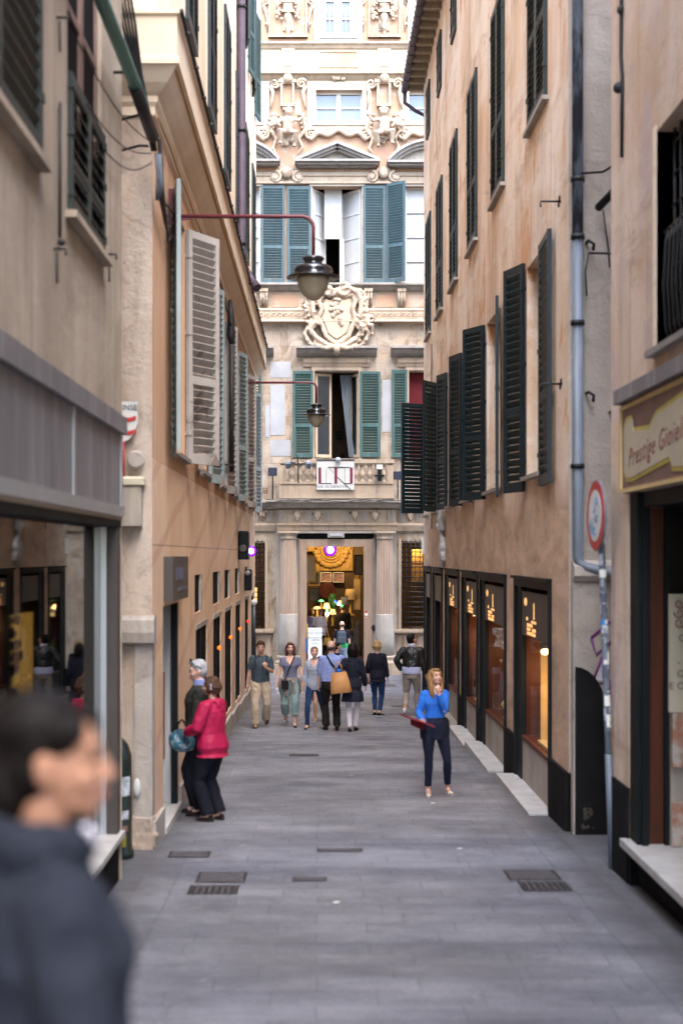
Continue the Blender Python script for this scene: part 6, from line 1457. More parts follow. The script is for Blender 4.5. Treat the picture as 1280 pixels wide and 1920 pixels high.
for s_ in (-1, 1):
    m = MB(); z = PZ(882); m.lathe([(.05, z), (.11, z + .14), (.12, z + .15), (.03, z + .24), (.01, z + .28)], (PX(560 + s_ * 19), YP - .85, 0), 8); m.build('lantern', 'pipe_grey', t)
t = thing('mini_spotlight', (PX(633), YP - .9, PZ(866)), 'small round spotlight on top of the balcony banner', 'spotlight'); m = MB(); m.ell((PX(633), YP - .8, PZ(865)), (.09, .12, .08)); m.build('housing', 'light_metal', t)
t = thing('balcony_plant_stand', (PX(709), YP - .8, PZ(906)), 'dark iron stand with a white cap against the right balusters', 'stand'); m = MB(); m.box(PX(706), PX(713), YP - .78, YP - .69, PZ(904), PZ(883)); m.box(PX(700), PX(718), YP - .8, YP - .69, PZ(896), PZ(893)); m.build('stand', 'black_wood', t); m = MB(); m.box(PX(704), PX(715), YP - .8, YP - .69, PZ(882), PZ(874)); m.build('cap', 'white_paint', t)
m = MB()
for k in range(3): m.tube([(PX(500 + 14 * q), YP - .76 - .01 * k, PZ(938 + (3 + 2 * k) * abs(math.sin(q * .33 + k)))) for q in range(19)], .011, 5)
tag(m.build('ledge_cable', 'cable'), 'loose dark cables drooping along the ledge under the palace balcony', 'cable')
# sign board on the door step
t = thing('entrance_sign', (PX(590), YP - .9, gz(44)), 'tall pale green sign board with blue grey lettering standing left in the palace doorway', 'sign')
ys_ = YP - .9; ks = ys_ / 2667
def SX(x): return (x - 600) * ks
def SZ(y): return (1040 - y) * ks
m = MB(); m.box(SX(577.5), SX(603.5), ys_ - .03, ys_, SZ(1240), SZ(1177)); m.build('board', 'paper', t)
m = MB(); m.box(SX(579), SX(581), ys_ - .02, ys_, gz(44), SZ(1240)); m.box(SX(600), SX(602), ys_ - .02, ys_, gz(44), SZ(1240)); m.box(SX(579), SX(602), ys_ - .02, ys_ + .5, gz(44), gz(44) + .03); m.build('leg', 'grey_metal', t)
m = MB()
for s_, y, sz, b in (('ANTICHITA', 1182.5, .055, 0), ('Palazzo Imperiale', 1186.5, .072, .001), ('ENTRATA', 1196, .085, .001), ('LIBERA', 1200, .085, .001), ('ORARIO', 1206, .062, 0), ('10 - 19', 1209.5, .062, 0)):
    text_mb(m, s_, sz, frame_m((SX(590.5), ys_ - .032, SZ(y)), (1, 0, 0), (0, 0, 1)), .001, 1.1 if sz < .08 else 1.25, b)
m.box(SX(581), SX(600), ys_ - .034, ys_ - .03, SZ(1190.7), SZ(1190.2)); m.build('lettering', 'ink', t)
t = thing('blue_banner_post', (SX(575), YP - .8, gz(44)), 'narrow blue and ochre strip standing just left of the entrance sign board', 'post')
m = MB(); m.box(SX(573), SX(577), ys_ + .05, ys_ + .08, SZ(1224), SZ(1197)); m.build('blue_part', pm('blue strip', (.02, .11, .38), rough=.6), t); m = MB(); m.box(SX(573), SX(577.5), ys_ + .05, ys_ + .08, SZ(1197), SZ(1170)); m.build('ochre_part', 'relief', t); m = MB(); m.box(SX(574), SX(576), ys_ + .05, ys_ + .08, gz(44), SZ(1224)); m.build('post', 'maroon', t)
# slim street post at the far left corner
t = thing('street_post', (-1.575, 34.0, gz(34)), 'slim dark post with a white ball top behind the man in the grey tee', 'post')
m = MB(); m.tube([(-1.575, 34, gz(34)), (-1.575, 34, -1.9)], .045, 10); m.build('lower_post', 'black_wood', t); m = MB(); m.tube([(-1.575, 34, -1.9), (-1.575, 34, -1.22)], .03, 10); m.build('upper_post', 'pipe_grey', t)
m = MB(); m.ell((-1.575, 34, -1.14), .075); m.build('ball', 'white_paint', t)
# ================================================================== PEOPLE
def skin(name, c): return pm(name, c, tuple(x * .86 for x in c), 6, rough=.55, spec=.35)
M['skin'] = skin('light skin', (.60, .36, .27)); M['skin_tan'] = skin('tanned skin', (.52, .29, .20)); M['skin_fore'] = skin('brown skin', (.39, .195, .12)); M['skin_warm'] = skin('warm skin', (.55, .29, .19))
M['eye'] = pm('dark eye', (.03, .02, .018), rough=.2); M['lip'] = pm('lip', (.36, .12, .11), rough=.5)
def cloth(k, name, c, c2=None, rough=.85, bs=60, bmp=.25, spec=.25): M[k] = pm(name, c, c2 or tuple(x * .8 for x in c), 5, rough=rough, bmp=bmp, bscale=bs, spec=spec)
def ik(a, c, l1, l2, pole):
    a, c, pole = Vector(a), Vector(c), Vector(pole); d = c - a; L = min(d.length, (l1 + l2) * .998); u = d.normalized()
    x = (l1 * l1 - l2 * l2 + L * L) / (2 * L); h = math.sqrt(max(l1 * l1 - x * x, 0)); p = pole - u * pole.dot(u)
    return a + u * x + p.normalized() * h, a + u * L
def hand(m, w, f, n, t, s, curl=.35, splay=1.0):
    f = Vector(f).normalized(); n = Vector(n); n = (n - f * n.dot(f)).normalized(); t = Vector(t); t = (t - f * t.dot(f) - n * t.dot(n)).normalized()
    Q = Matrix((t, f, n)).transposed()
    m.ell(w + f * .048 * s, (.040 * s, .056 * s, .017 * s), Q, 12, 8); m.ell(w + f * .015 * s, (.026 * s, .03 * s, .018 * s), Q, 10, 6)
    for k, (o_, L, c_) in enumerate(((.030, .072, 1.0), (.010, .082, 1.1), (-.011, .076, 1.25), (-.030, .060, 1.4))):
        b = w + f * .088 * s + t * o_ * s; sp = t * (o_ * 3.0 * splay)
        a1, a2, a3 = curl * c_, curl * 2.1 * c_, curl * 3.1 * c_
        d1 = (f * math.cos(a1) + n * math.sin(a1) + sp).normalized(); d2 = (f * math.cos(a2) + n * math.sin(a2) + sp * .5).normalized(); d3 = (f * math.cos(a3) + n * math.sin(a3)).normalized()
        p1 = b + d1 * L * .42 * s; p2 = p1 + d2 * L * .32 * s; p3 = p2 + d3 * L * .26 * s
        m.tube([b - f * .02 * s, b, p1, p2, p3], [.009 * s, .0092 * s, .0085 * s, .008 * s, .0062 * s], 8)
    b = w + f * .022 * s + t * .028 * s; d1 = (f * .62 + t * .68 + n * .35).normalized(); d2 = (f * .85 + t * .25 + n * .45).normalized()
    m.tube([b - t * .01 * s, b + d1 * .035 * s, b + d1 * .035 * s + d2 * .034 * s, b + d1 * .035 * s + d2 * .05 * s], [.012 * s, .0105 * s, .0095 * s, .007 * s], 8)

def person(X, Y, H, rz, label, top, bottom, shoes, hair, skin='skin', fem=False, lean=0.0, side=0.0, feet=((-.1, .0, 0, 0), (.1, .0, 0, 0)),
           wrists=((-.26, .06, .80), (.26, .06, .80)), poles=((-.4, -1, 0), (.4, -1, 0)), hyaw=0.0, hpitch=0.0, vox=.009, group=None, z=None,
           handdir=(None, None), palms=(None, None), curls=(.35, .35), bulk=1.0, extra=None, hips=0.0):
    s = H / 1.75; root = thing('person', (X, Y, gz(Y) if z is None else z), label, 'person', group, R(rz) if rz else 0.0)
    root.rotation_euler = (0, 0, R(rz)); WOFF[root.name] = Vector(); ZERO = Vector()
    hw = (.092 if fem else .088) * s; hz = (.915) * s; shw = (.143 if fem else .172) * s * (.4 + .6 * bulk); shz = (1.405 if fem else 1.415) * s
    # drop the pelvis so that the farthest foot is reachable
    L1, L2 = .445 * s, .425 * s; ank = []
    for i, f in enumerate(feet): ank.append(Vector((f[0], f[1], f[2] + .085 * s)))
    pz = hz
    for i in (0, 1):
        hx = (-hw, hw)[i]; dx = ank[i].x - hx; dy = ank[i].y - hips; mx = (L1 + L2) * .995
        pz = min(pz, ank[i].z + math.sqrt(max(mx * mx - dx * dx - dy * dy, .01)))
    dz = pz - hz
    HIP = Vector((0, hips, pz))
    T = Matrix.Translation(HIP) @ Matrix.Rotation(-lean, 4, 'X') @ Matrix.Rotation(side, 4, 'Y') @ Matrix.Translation(-Vector((0, 0, hz)))
    hips_ = [Vector((x, hips, pz)) for x in (-hw, hw)]
    knees = []; anks = []
    for i in (0, 1):
        k_, a_ = ik(hips_[i], ank[i], L1, L2, (.12 * (-1, 1)[i], 1, 0)); knees.append(k_); anks.append(a_)
    sh = [T @ Vector((x, -.005 * s, shz)) for x in (-shw, shw)]
    A1, A2 = .285 * s, .255 * s; elb = []; wri = []
    for i in (0, 1):
        w_ = Vector(wrists[i]) * s; w_.z += dz; e_, w2 = ik(sh[i], w_, A1, A2, poles[i]); elb.append(e_); wri.append(w2)
    # sections: z, rx, ry, y offset
    if fem: sec = [(.83, .150, .105, -.01), (.90, .172, .118, -.012), (.98, .155, .105, 0), (1.07, .122, .088, .006), (1.17, .128, .098, .006), (1.27, .148, .115, .012), (1.34, .150, .10, .004), (1.42, .125, .072, -.006), (1.455, .07, .055, -.008)]
    else: sec = [(.83, .148, .105, -.01), (.90, .162, .115, -.01), (.98, .156, .108, 0), (1.07, .148, .104, .004), (1.18, .160, .112, .004), (1.29, .176, .122, .006), (1.37, .172, .108, 0), (1.43, .135, .078, -.008), (1.465, .075, .06, -.01)]
    def sect(m, inf=0.0, z0=0, z1=9, n=24, wob=0.0):
        rs = []
        for zz, rx, ry, yo in sec:
            if z0 <= zz <= z1:
                rs.append([T @ Vector(((rx * bulk * s + inf) * math.cos(2 * math.pi * k / n), yo * s + (ry * bulk * s + inf) * math.sin(2 * math.pi * k / n), zz * s)) for k in range(n)])
        m.rings(rs)
    nb, nt_ = T @ Vector((0, -.012 * s, 1.43 * s)), T @ Vector((0, .005 * s, 1.56 * s))
    HM = Matrix.Translation(T @ Vector((0, .018 * s, 1.625 * s))) @ (Matrix.Rotation(-lean * .4, 4, 'X')) @ Matrix.Rotation(hyaw, 4, 'Z') @ Matrix.Rotation(-hpitch, 4, 'X') @ Matrix.Scale(s * (.97 if fem else 1.0), 4)
    def limb(m, a, b, c, r, n=12):
        a, b, c = Vector(a), Vector(b), Vector(c); p = [a, a.lerp(b, .33), a.lerp(b, .75), b, b.lerp(c, .28), b.lerp(c, .7), c]; m.tube(p, [q * s for q in r], n)
    ar = (.050, .050, .042, .038, .040, .031, .025) if not fem else (.043, .043, .036, .033, .034, .026, .022)
    lr = (.085, .083, .062, .052, .056, .044, .036) if not fem else (.088, .082, .060, .050, .053, .041, .033)
    # --- body: one continuous skin
    m = MB(); sect(m); m.tube([nb, nt_], [.062 * s if not fem else .052 * s, .052 * s if not fem else .045 * s], 12)
    for i in (0, 1):
        q_ = .045 if fem else .052; m.ell(sh[i], (q_ * s, q_ * s, q_ * s)); limb(m, sh[i], elb[i], wri[i], ar); limb(m, hips_[i] + Vector((0, 0, -.02)), knees[i], anks[i], lr)
        sg = (-1, 1)[i]; fd = (wri[i] - elb[i]).normalized()
        if handdir[i]: fd = Vector(handdir[i]).normalized()
        pn = Vector(palms[i]) if palms[i] else Vector((-sg, .15, 0)); tt = fd.cross(pn) if sg > 0 else pn.cross(fd)
        hand(m, wri[i], fd, pn, tt, s * (1.0 if not fem else .93), curls[i])
        m.tube([anks[i], anks[i] + Vector((0, .09 * s, -.045 * s))], [.035 * s, .03 * s], 10)
    m.M = HM
    m.ell((0, -.012, .030), (.074, .092, .090), None, 18, 12); m.ell((0, .018, -.010), (.066, .074, .088), None, 18, 12); m.ell((0, .030, -.058), (.050, .056, .052), None, 16, 10)
    m.ell((0, .066, -.092), (.022, .018, .016)); m.ell((0, .072, .032), (.050, .018, .014)); m.ell((-.036, .066, -.030), (.024, .02, .022)); m.ell((.036, .066, -.030), (.024, .02, .022))
    m.tube([(0, .084, .022), (0, .097, -.006), (0, .107, -.026), (0, .096, -.035)], [.008, .0095, .0125, .010], 10); m.ell((-.012, .096, -.032), (.009, .01, .008)); m.ell((.012, .096, -.032), (.009, .01, .008))
    m.ell((0, .086, -.060), (.025, .011, .007)); m.ell((0, .084, -.071), (.020, .011, .008))
    for sg in (-1, 1): m.ell((sg * .076, -.004, -.008), (.010, .021, .033)); m.ell((sg * .080, -.010, .004), (.008, .016, .018))
    m.M = None
    me = fuse(m, 'body', skin, vox * .72, 2); body = link('body', me, root, ZERO)
    # face details
    for sg in (-1, 1): e = MB(); e.M = HM; e.ell((sg * .030, .0815, .008), (.0135, .008, .0065)); e.build('eye', 'eye', body, None)
    for sg in (-1, 1): e = MB(); e.M = HM; e.tube([(sg * .014, .090, .030), (sg * .030, .089, .035), (sg * .048, .078, .028)], [.004, .005, .003], 6); e.build('eyebrow', hair[1] if hair[0] != 'bald' else 'eye', body)
    e = MB(); e.M = HM; e.ell((0, .0925, -.062), (.023, .0075, .0055)); e.ell((0, .0905, -.070), (.018, .0085, .0055)); e.build('lips', 'lip', body)
    # --- top
    inf = top.get('infl', .012); hem = top.get('hem', .93); slv = top.get('sleeve', .45)
    m = MB(); m2 = None
    zc = top.get('neck', 1.47)
    rs = []; n = 28
    zs = [q for q in sec if q[0] >= hem - .001 and q[0] <= zc]
    if hem < .83:
        fl = top.get('flare', .05); steps = 4
        for q in range(steps):
            t = q / steps; zz = hem + (.84 - hem) * t; rx = .150 + .03 + fl * (1 - t); ry = .105 + .03 + fl * .9 * (1 - t)
            rs.append([T @ Vector(((rx * s + inf * .5) * math.cos(2 * math.pi * k / n), -.005 + (ry * s + inf * .5) * math.sin(2 * math.pi * k / n), zz * s)) for k in range(n)])
    elif not any(abs(q[0] - hem) < .02 for q in zs):
        a = max([q for q in sec if q[0] <= hem], key=lambda q: q[0]); b = min([q for q in sec if q[0] > hem], key=lambda q: q[0]); t = (hem - a[0]) / (b[0] - a[0])
        zs = [tuple(a[j] + (b[j] - a[j]) * t for j in range(4))] + zs
    loose = top.get('loose', .0)
    for zz, rx, ry, yo in zs:
        ex = inf + loose * max(0, 1 - abs(zz - 1.05) / .25) + (top.get('hemflare', .0) if zz < 1.0 else 0)
        if zz > 1.4: ex = inf * .7
        rs.append([T @ Vector(((rx * bulk * s + ex) * math.cos(2 * math.pi * k / n), yo * s + (ry * bulk * s + ex) * math.sin(2 * math.pi * k / n), zz * s)) for k in range(n)])
    m.rings(rs)
    for i in (0, 1):
        q_ = .046 if fem else .053; m.ell(sh[i] - Vector((0, 0, .004)), (q_ * s + inf, q_ * s + inf, q_ * .9 * s + inf * .7))
        if slv > 0:
            L = slv * 2; p = [sh[i], sh[i].lerp(elb[i], min(L, 1) * .5), sh[i].lerp(elb[i], min(L, 1))]; r = [.056 * s + inf, .052 * s + inf, (.046 if L < 1 else .042) * s + inf * (1.2 if L < 1 else 1)]
            if L > 1: p += [elb[i].lerp(wri[i], (L - 1) * .5), elb[i].lerp(wri[i], (L - 1))]; r += [.040 * s + inf, .030 * s + inf * 1.1]
            if fem: r = [q * .92 for q in r]
            m.tube(p, r, 14)
    if top.get('collar'):
        c_ = T @ Vector((0, -.012 * s, 1.455 * s)); m.tube([c_ - Vector((0, 0, .03)), c_ + (nt_ - nb) * .35], [.078 * s, .066 * s], 16)
    hz_ = top.get('hoodz', 0)
    if top.get('hood'):
        for k in range(11):
            a_ = R(270 + (300 if hz_ else 220) * (k / 10 - .5))
            m.ell(T @ Vector((.095 * s * math.cos(a_), -.02 * s + .085 * s * math.sin(a_), (1.462 + hz_ - .003 * abs(5 - k)) * s)), ((.034 + hz_ * .25) * s, (.036 + hz_ * .25) * s, (.030 + hz_ * .8) * s))
        m.ell(T @ Vector((0, -.118 * s, 1.415 * s)), (.085 * s, .038 * s, .075 * s), None, 14, 10); m.ell(T @ Vector((0, -.13 * s, 1.36 * s)), (.05 * s, .032 * s, .05 * s))
    mats = [top['mat'], skin]; vn = top.get('vneck', 0); TI = T.inverted()
    def zf(c):
        if not vn: return 0
        q = TI @ c; return 1 if (q.y > 0 and q.z > 1.44 * s - vn * s + abs(q.x) * 1.25 and abs(q.x) < .085 * s) else 0
    me = fuse(m, top.get('name', 'shirt'), mats, vox, 3, top.get('fold', .006), top.get('fs', 11), zf, fz=.7); tp = link(top.get('name', 'shirt'), me, root, ZERO)
    # --- bottoms
    bi = bottom.get('infl', .012); ln = bottom.get('len', 1.0); fl = bottom.get('flare', 0)
    m = MB(); rs = []
    for zz, rx, ry, yo in [(.80, .12, .095, -.01)] + [q for q in sec if q[0] <= 1.02]:
        rs.append([T @ Vector(((rx * bulk * s + bi * .8) * math.cos(2 * math.pi * k / n), yo * s + (ry * bulk * s + bi * .8) * math.sin(2 * math.pi * k / n), zz * s)) for k in range(n)])
    m.rings(rs)
    if bottom.get('skirt'):
        zz0 = bottom['skirt']; m.rings([[Vector((rx * s * math.cos(2 * math.pi * k / n), hips + ry * s * math.sin(2 * math.pi * k / n), z_ * s + dz)) for k in range(n)] for rx, ry, z_ in ((.21, .17, zz0), (.195, .15, .75), (.175, .125, .92))])
    else:
        for i in (0, 1):
            a, b, c = hips_[i] + Vector((0, 0, -.02)), knees[i], anks[i]; r = [q * s + bi for q in lr]
            p = [a, a.lerp(b, .33), a.lerp(b, .75), b]; rr = r[:4]
            if ln > .5:
                f_ = (ln - .5) * 2; p += [b.lerp(c, .28 * f_), b.lerp(c, .7 * f_), b.lerp(c, f_ * .99)]; rr += [max(r[4], r[3] - .004) + fl * .3, r[5] + fl * .8, r[6] + fl + .006]
            m.tube(p, rr, 14)
    me = fuse(m, bottom.get('name', 'trousers'), bottom['mat'], vox, 3, bottom.get('fold', .006), 10, fz=.8); link(bottom.get('name', 'trousers'), me, root, ZERO)
    # --- shoes
    for i in (0, 1):
        ft = feet[i]; pitch = ft[3]; yaw = ft[4] if len(ft) > 4 else (-.15, .15)[i]
        A = anks[i]; q = Matrix.Translation(A) @ Matrix.Rotation(-yaw, 4, 'Z') @ Matrix.Rotation(-pitch, 4, 'X')
        m = MB(); m.M = q; k = s * (.93 if fem else 1.0)
        m.ell((0, -.028 * k, -.045 * k), (.036 * k, .044 * k, .038 * k)); m.ell((0, .05 * k, -.052 * k), (.038 * k, .07 * k, .030 * k)); m.ell((0, .115 * k, -.060 * k), (.043 * k, .058 * k, .024 * k))
        if shoes.get('high', True): m.tube([(0, -.005 * k, -.03 * k), (0, -.008 * k, .012 * k)], [.042 * k, .040 * k], 12)
        sh_ = link('shoe', fuse(m, 'shoe', shoes['mat'], .007, 2), root, ZERO)
        m = MB(); m.M = q
        pts = []
        for j in range(20):
            a_ = 2 * math.pi * j / 20; yy = .045 * k + .125 * k * math.sin(a_); wd = (.040 if yy > .02 else .034) * k; pts.append((wd * math.cos(a_), yy))
        m.rings([[(x * 1.0, y, -.084 * k) for x, y in pts], [(x * 1.03, y * 1.01, -.066 * k) for x, y in pts]], False); m.build('sole', shoes.get('sole', 'black_ink'), sh_)
    # --- hair
    st, hm = hair[0], hair[1]; m = MB(); m.M = HM
    if st != 'bald':
        m.ell((0, -.024, .046), (.084, .096, .086), None, 20, 14); m.ell((0, -.045, .0), (.078, .072, .09), None, 18, 12)
        if st in ('short', 'curly'):
            for sg in (-1, 1): m.ell((sg * .070, .0, .03), (.014, .034, .036))
            m.ell((0, .045, .098), (.055, .04, .026)); rd = random.Random(int(X * 100))
            if st == 'curly':
                for k in range(90):
                    a_, b_ = rd.random() * 6.28, rd.uniform(.05, 1.45); m.ell((.083 * math.cos(a_) * math.cos(b_), -.02 + .095 * math.sin(a_) * math.cos(b_) * (.9 if math.sin(a_) > .3 else 1), .04 + .092 * math.sin(b_)), rd.uniform(.014, .022), n=7, m=5)
        if st in ('long', 'mid', 'bob', 'pony', 'bun', 'blonde_long'):
            m.ell((0, .040, .096), (.062, .044, .028)); 
            for sg in (-1, 1): m.ell((sg * .068, .018, .045), (.020, .05, .052))
        if st == 'bob':
            for sg in (-1, 1): m.tube([(sg * .066, .010, .05), (sg * .080, .006, .0), (sg * .078, .006, -.05), (sg * .060, .0, -.085)], [.028, .034, .034, .018], 10)
            for k in range(7): a_ = R(200 + 140 * k / 6); m.tube([(.055 * math.cos(a_), -.03 + .06 * math.sin(a_), .05), (.078 * math.cos(a_), -.03 + .082 * math.sin(a_), -.01), (.062 * math.cos(a_), -.025 + .068 * math.sin(a_), -.095)], [.03, .034, .018], 9)
        if st in ('mid', 'long', 'blonde_long'):
            L = {'mid': -.17, 'long': -.22, 'blonde_long': -.30}[st]; rd = random.Random(int(Y * 100) + 3)
            for k in range(22):
                a_ = R(-28 + 236 * k / 21 + 180 - 0) if True else 0
                cx_, sy_ = math.cos(a_), math.sin(a_)
                if sy_ > .42: continue
                l_ = L * rd.uniform(.85, 1.05); m.tube([(.070 * cx_, -.02 + .075 * sy_, .06), (.088 * cx_, -.025 + .092 * sy_, 0), (.094 * cx_, -.02 + .088 * sy_, l_ * .45), (.088 * cx_ + rd.uniform(-.01, .01), -.015 + .075 * sy_, l_ * .8), (.075 * cx_, -.01 + .065 * sy_, l_)], [.024, .026, .024, .02, .008], 8)
        if st == 'pony': m.tube([(0, -.10, .04), (0, -.135, .01), (.01, -.135, -.07), (.02, -.115, -.15), (.02, -.10, -.19)], [.022, .030, .028, .02, .006], 10)
        if st == 'bun': m.ell((0, -.125, .015), (.055, .05, .055)); m.tube([(0, -.09, .02), (0, -.12, .015)], [.04, .045], 10)
        if st == 'fringe': m.ell((0, -.05, -.05), (.07, .05, .03))
        if st == 'tied': m.ell((0, -.095, -.045), (.072, .07, .085)); m.ell((0, -.04, .07), (.09, .095, .075)); m.ell((0, -.12, .02), (.06, .05, .06)); [m.ell((q_ * .066, .03, .065), (.022, .045, .035)) for q_ in (-1, 1)]
    else:
        for sg in (-1, 1): m.ell((sg * .066, -.030, -.004), (.018, .048, .034))
        m.ell((0, -.078, -.022), (.064, .034, .040))
    me = fuse(m, 'hair', hm, .006, 1, .0025 if st != 'bald' else 0, 70, fz=.12); hr = link('hair', me, root, ZERO)
    info = dict(T=T, HM=HM, sh=sh, elb=elb, wri=wri, hips=hips_, knees=knees, anks=anks, root=root, s=s, body=body, top=tp)
    info['W'] = Matrix.Translation(root.location) @ Matrix.Rotation(R(rz), 4, 'Z')
    return info
def strap(info, parent, pts, wd, mat, name='strap', world=False, th=.006):
    """flat ribbon through local points"""
    m = MB(); m.tube([info['W'] @ (info['T'] @ Vector(p) * 1.0) for p in pts], [(wd, th)] * len(pts), 8); return m.build(name, mat, parent)
hair_mat('h', (0, 0, 0), (0, 0, 0))
M['h_dark'] = hair_mat('dark brown hair', (0.0028, 0.0021, 0.0021), (0.0084, 0.0056, 0.0042)); M['h_brown'] = hair_mat('brown hair', (0.042, 0.0196, 0.0112), (0.084, 0.042, 0.0245))
M['h_red'] = hair_mat('reddish brown hair', (.07, .022, .02), (.13, .05, .04)); M['h_grey'] = hair_mat('grey hair', (.22, .23, .25), (.45, .46, .48))
M['h_blonde'] = hair_mat('dark blonde hair', (.16, .085, .035), (.38, .23, .10)); M['h_fair'] = hair_mat('fair brown hair', (.17, .085, .06), (.26, .14, .10)); M['h_streak'] = hair_mat('streaked blonde hair', (.12, .06, .025), (.46, .33, .16))
M['h_stub'] = hair_mat('cropped dark hair', (.03, .02, .018), (.06, .04, .035))
for a in (('c_greytee', 'faded slate tee cloth', (0.0562, 0.075, 0.0938)), ('c_khaki', 'pale khaki cotton', (.42, .34, .25), (.33, .26, .19)), ('c_violet', 'slate violet tee cloth', (.15, .16, .24)), ('c_mint', 'washed mint cotton', (.20, .28, .27), (.14, .20, .20)),
          ('c_taupe', 'taupe cardigan', (.24, .19, .17)), ('c_lgrey', 'light grey jersey', (.33, .36, .43), (.25, .28, .34)), ('c_jeans', 'blue denim', (0.0135, 0.0375, 0.105), (0.0075, 0.0225, 0.0638)), ('c_blue', 'light blue shirt cotton', (.24, .30, .56), (.19, .24, .46)),
          ('c_black', 'black brown cloth', (0.007, 0.0055, 0.005), (0.011, 0.009, 0.008)), ('c_navy', 'navy coat cloth', (0.0055, 0.00715, 0.0165), (0.0099, 0.0121, 0.0248)), ('c_white', 'white trousers cotton', (.62, .60, .66), (.52, .50, .57)), ('c_dark', 'very dark navy cloth', (0.0033, 0.0033, 0.0099), (0.0066, 0.0066, 0.0165)),
          ('c_leather', 'black leather', (0.006, 0.006, 0.0055), (0.01, 0.01, 0.009), .42, 25, .25, .5), ('c_beige', 'beige chino cotton', (.30, .25, .21), (.24, .20, .17)), ('c_pale', 'pale blue shirt', (.42, .44, .62)), ('c_royal', 'bright blue knit', (.025, .16, .62), (.02, .12, .5)),
          ('c_leg', 'dark navy jersey leggings', (0.0048, 0.0072, 0.021), (0.0084, 0.012, 0.03)), ('c_pink', 'magenta rain jacket', (.40, .010, .065), (.30, .008, .05), .55, 20, .2), ('c_olive', 'dark olive jacket', (0.0168, 0.0168, 0.0144), (0.027, 0.0264, 0.0216)), ('c_navyt', 'dark navy trousers', (0.0048, 0.006, 0.0132)),
          ('c_hood', 'charcoal navy sweatshirt', (0.017, 0.021, 0.033), (0.011, 0.014, 0.023)), ('c_green', 'bright green cloth', (.04, .48, .14)), ('c_lj', 'pale worn jeans', (.28, .34, .42), (.20, .26, .34)), ('c_wtop', 'white loose top', (.50, .48, .52)), ('c_lilac', 'lilac patterned shirt', (.28, .30, .50), (.14, .16, .34)),
          ('c_shoe_brown', 'dark brown leather', (0.021, 0.0108, 0.009)), ('c_shoe_cream', 'cream canvas', (.62, .56, .46)), ('c_shoe_white', 'white canvas', (.6, .58, .6)), ('c_shoe_navy', 'navy canvas', (.03, .03, .06)), ('c_tan', 'tan leather', (.48, .24, .09), (.36, .17, .06), .5, 25, .3), ('c_folder', 'dark red card', (.16, .012, .02)), ('c_skirt', 'dark skirt', (.05, .03, .04))):
    cloth(*a)
WALK_L = ((-.09, .24, 0, .12), (.09, -.28, .07, -.45)); WALK_R = ((-.09, -.28, .07, -.45), (.09, .24, 0, .12))
def fpos(x, yf): Y = 6667.5 / (yf - 1115); return (x - 600) * Y / 2667, Y

# man in grey tee walking towards us
X, Y = fpos(489, 1364)
p1 = person(X, Y, 1.63, 182, 'man in slate grey tee and pale khaki trousers walking toward us with a rucksack', dict(mat='c_greytee', sleeve=.42, hem=.93, loose=.02, fold=.009), dict(mat='c_khaki', infl=.022, flare=.016, fold=.012),
            dict(mat='c_shoe_brown'), ('curly', 'h_brown'), 'skin_tan', lean=.13, feet=((-.10, -.12, .05, -.35), (.10, .16, 0, .15)), wrists=((-.10, .27, 1.23), (.29, .02, .80)), poles=((-.5, -.6, -.8), (.3, -1, 0)), hpitch=-.12, bulk=.95, handdir=((.3, .3, .9), None), palms=((.3, -1, .2), None), curls=(1.0, .4))
m = MB(); W = p1['W']; T = p1['T']
t = thing('rucksack', tuple(W @ T @ Vector((0, -.2, 1.1))), 'dark rucksack carried on the back of the man in the grey tee', 'rucksack')
m.ell(W @ T @ Vector((0, -.19, 1.12)), (.13, .09, .20)); m.build('bag', 'c_dark', t)
for sg in (-1, 1):
    m = MB(); m.tube([W @ T @ Vector((sg * .11 * .93, y, z)) for y, z in ((-.12, 1.30), (-.03, 1.375), (.06, 1.345), (.115, 1.26), (.11, 1.15), (.02, 1.05))], [(.024, .008)] * 6, 8); m.build('strap', 'c_dark', t)
m = MB(); m.M = p1['HM']
for sg in (-1, 1): m.tube([(sg * .030 + .022 * math.cos(q), .094, .006 + .017 * math.sin(q)) for q in [2 * math.pi * k / 12 for k in range(13)]], .0018, 5)
m.tube([(-.01, .098, .01), (.01, .098, .01)], .002, 5); m.build('glasses', 'iron', p1['body'])

# woman in violet tee
X, Y = fpos(544, 1362)
p2 = person(X, Y, 1.60, 180, 'woman in violet grey tee and mint cropped trousers, taupe cardigan tied at her waist', dict(mat='c_violet', sleeve=.28, hem=1.02, vneck=.16, fold=.005), dict(mat='c_mint', infl=.026, len=.80, flare=.014, fold=.011),
            dict(mat='c_shoe_navy', high=False, sole='c_shoe_white'), ('mid', 'h_red'), 'skin', True, feet=((-.09, .16, 0, .1), (.08, -.14, .045, -.35)), wrists=((-.31, .10, .80), (.31, .06, .80)), bulk=1.06, hyaw=.05)
W = p2['W']; T = p2['T']
m = MB(); n = 26
m.rings([[T @ Vector((rx * math.cos(2 * math.pi * k / n), ry * math.sin(2 * math.pi * k / n) - .01, z)) for k in range(n)] for rx, ry, z in ((.175, .135, .87), (.168, .128, .92), (.158, .118, .94), (.15, .11, .90))]); 
for sg, L in ((-1, .30), (1, .34)): m.tube([T @ Vector((sg * .02, .135, .91)), T @ Vector((sg * .06, .16, .84)), T @ Vector((sg * .07, .155, .91 - L))], [.022, .036, .03], 10)
for sg in (-1, 1): m.tube([T @ Vector((sg * .16, .03, .92)), T @ Vector((sg * .20, .02, .78)), T @ Vector((sg * .205, .0, .64))], [(.03, .09), (.03, .11), (.02, .08)], 10)
link('cardigan', fuse(m, 'cardigan', 'c_taupe', .009, 2, .008, 12), p2['root'], Vector())
t = thing('shoulder_bag', tuple(W @ T @ Vector((.09, .2, .78))), 'small black shoulder bag hanging in front of the woman in the violet tee', 'bag')
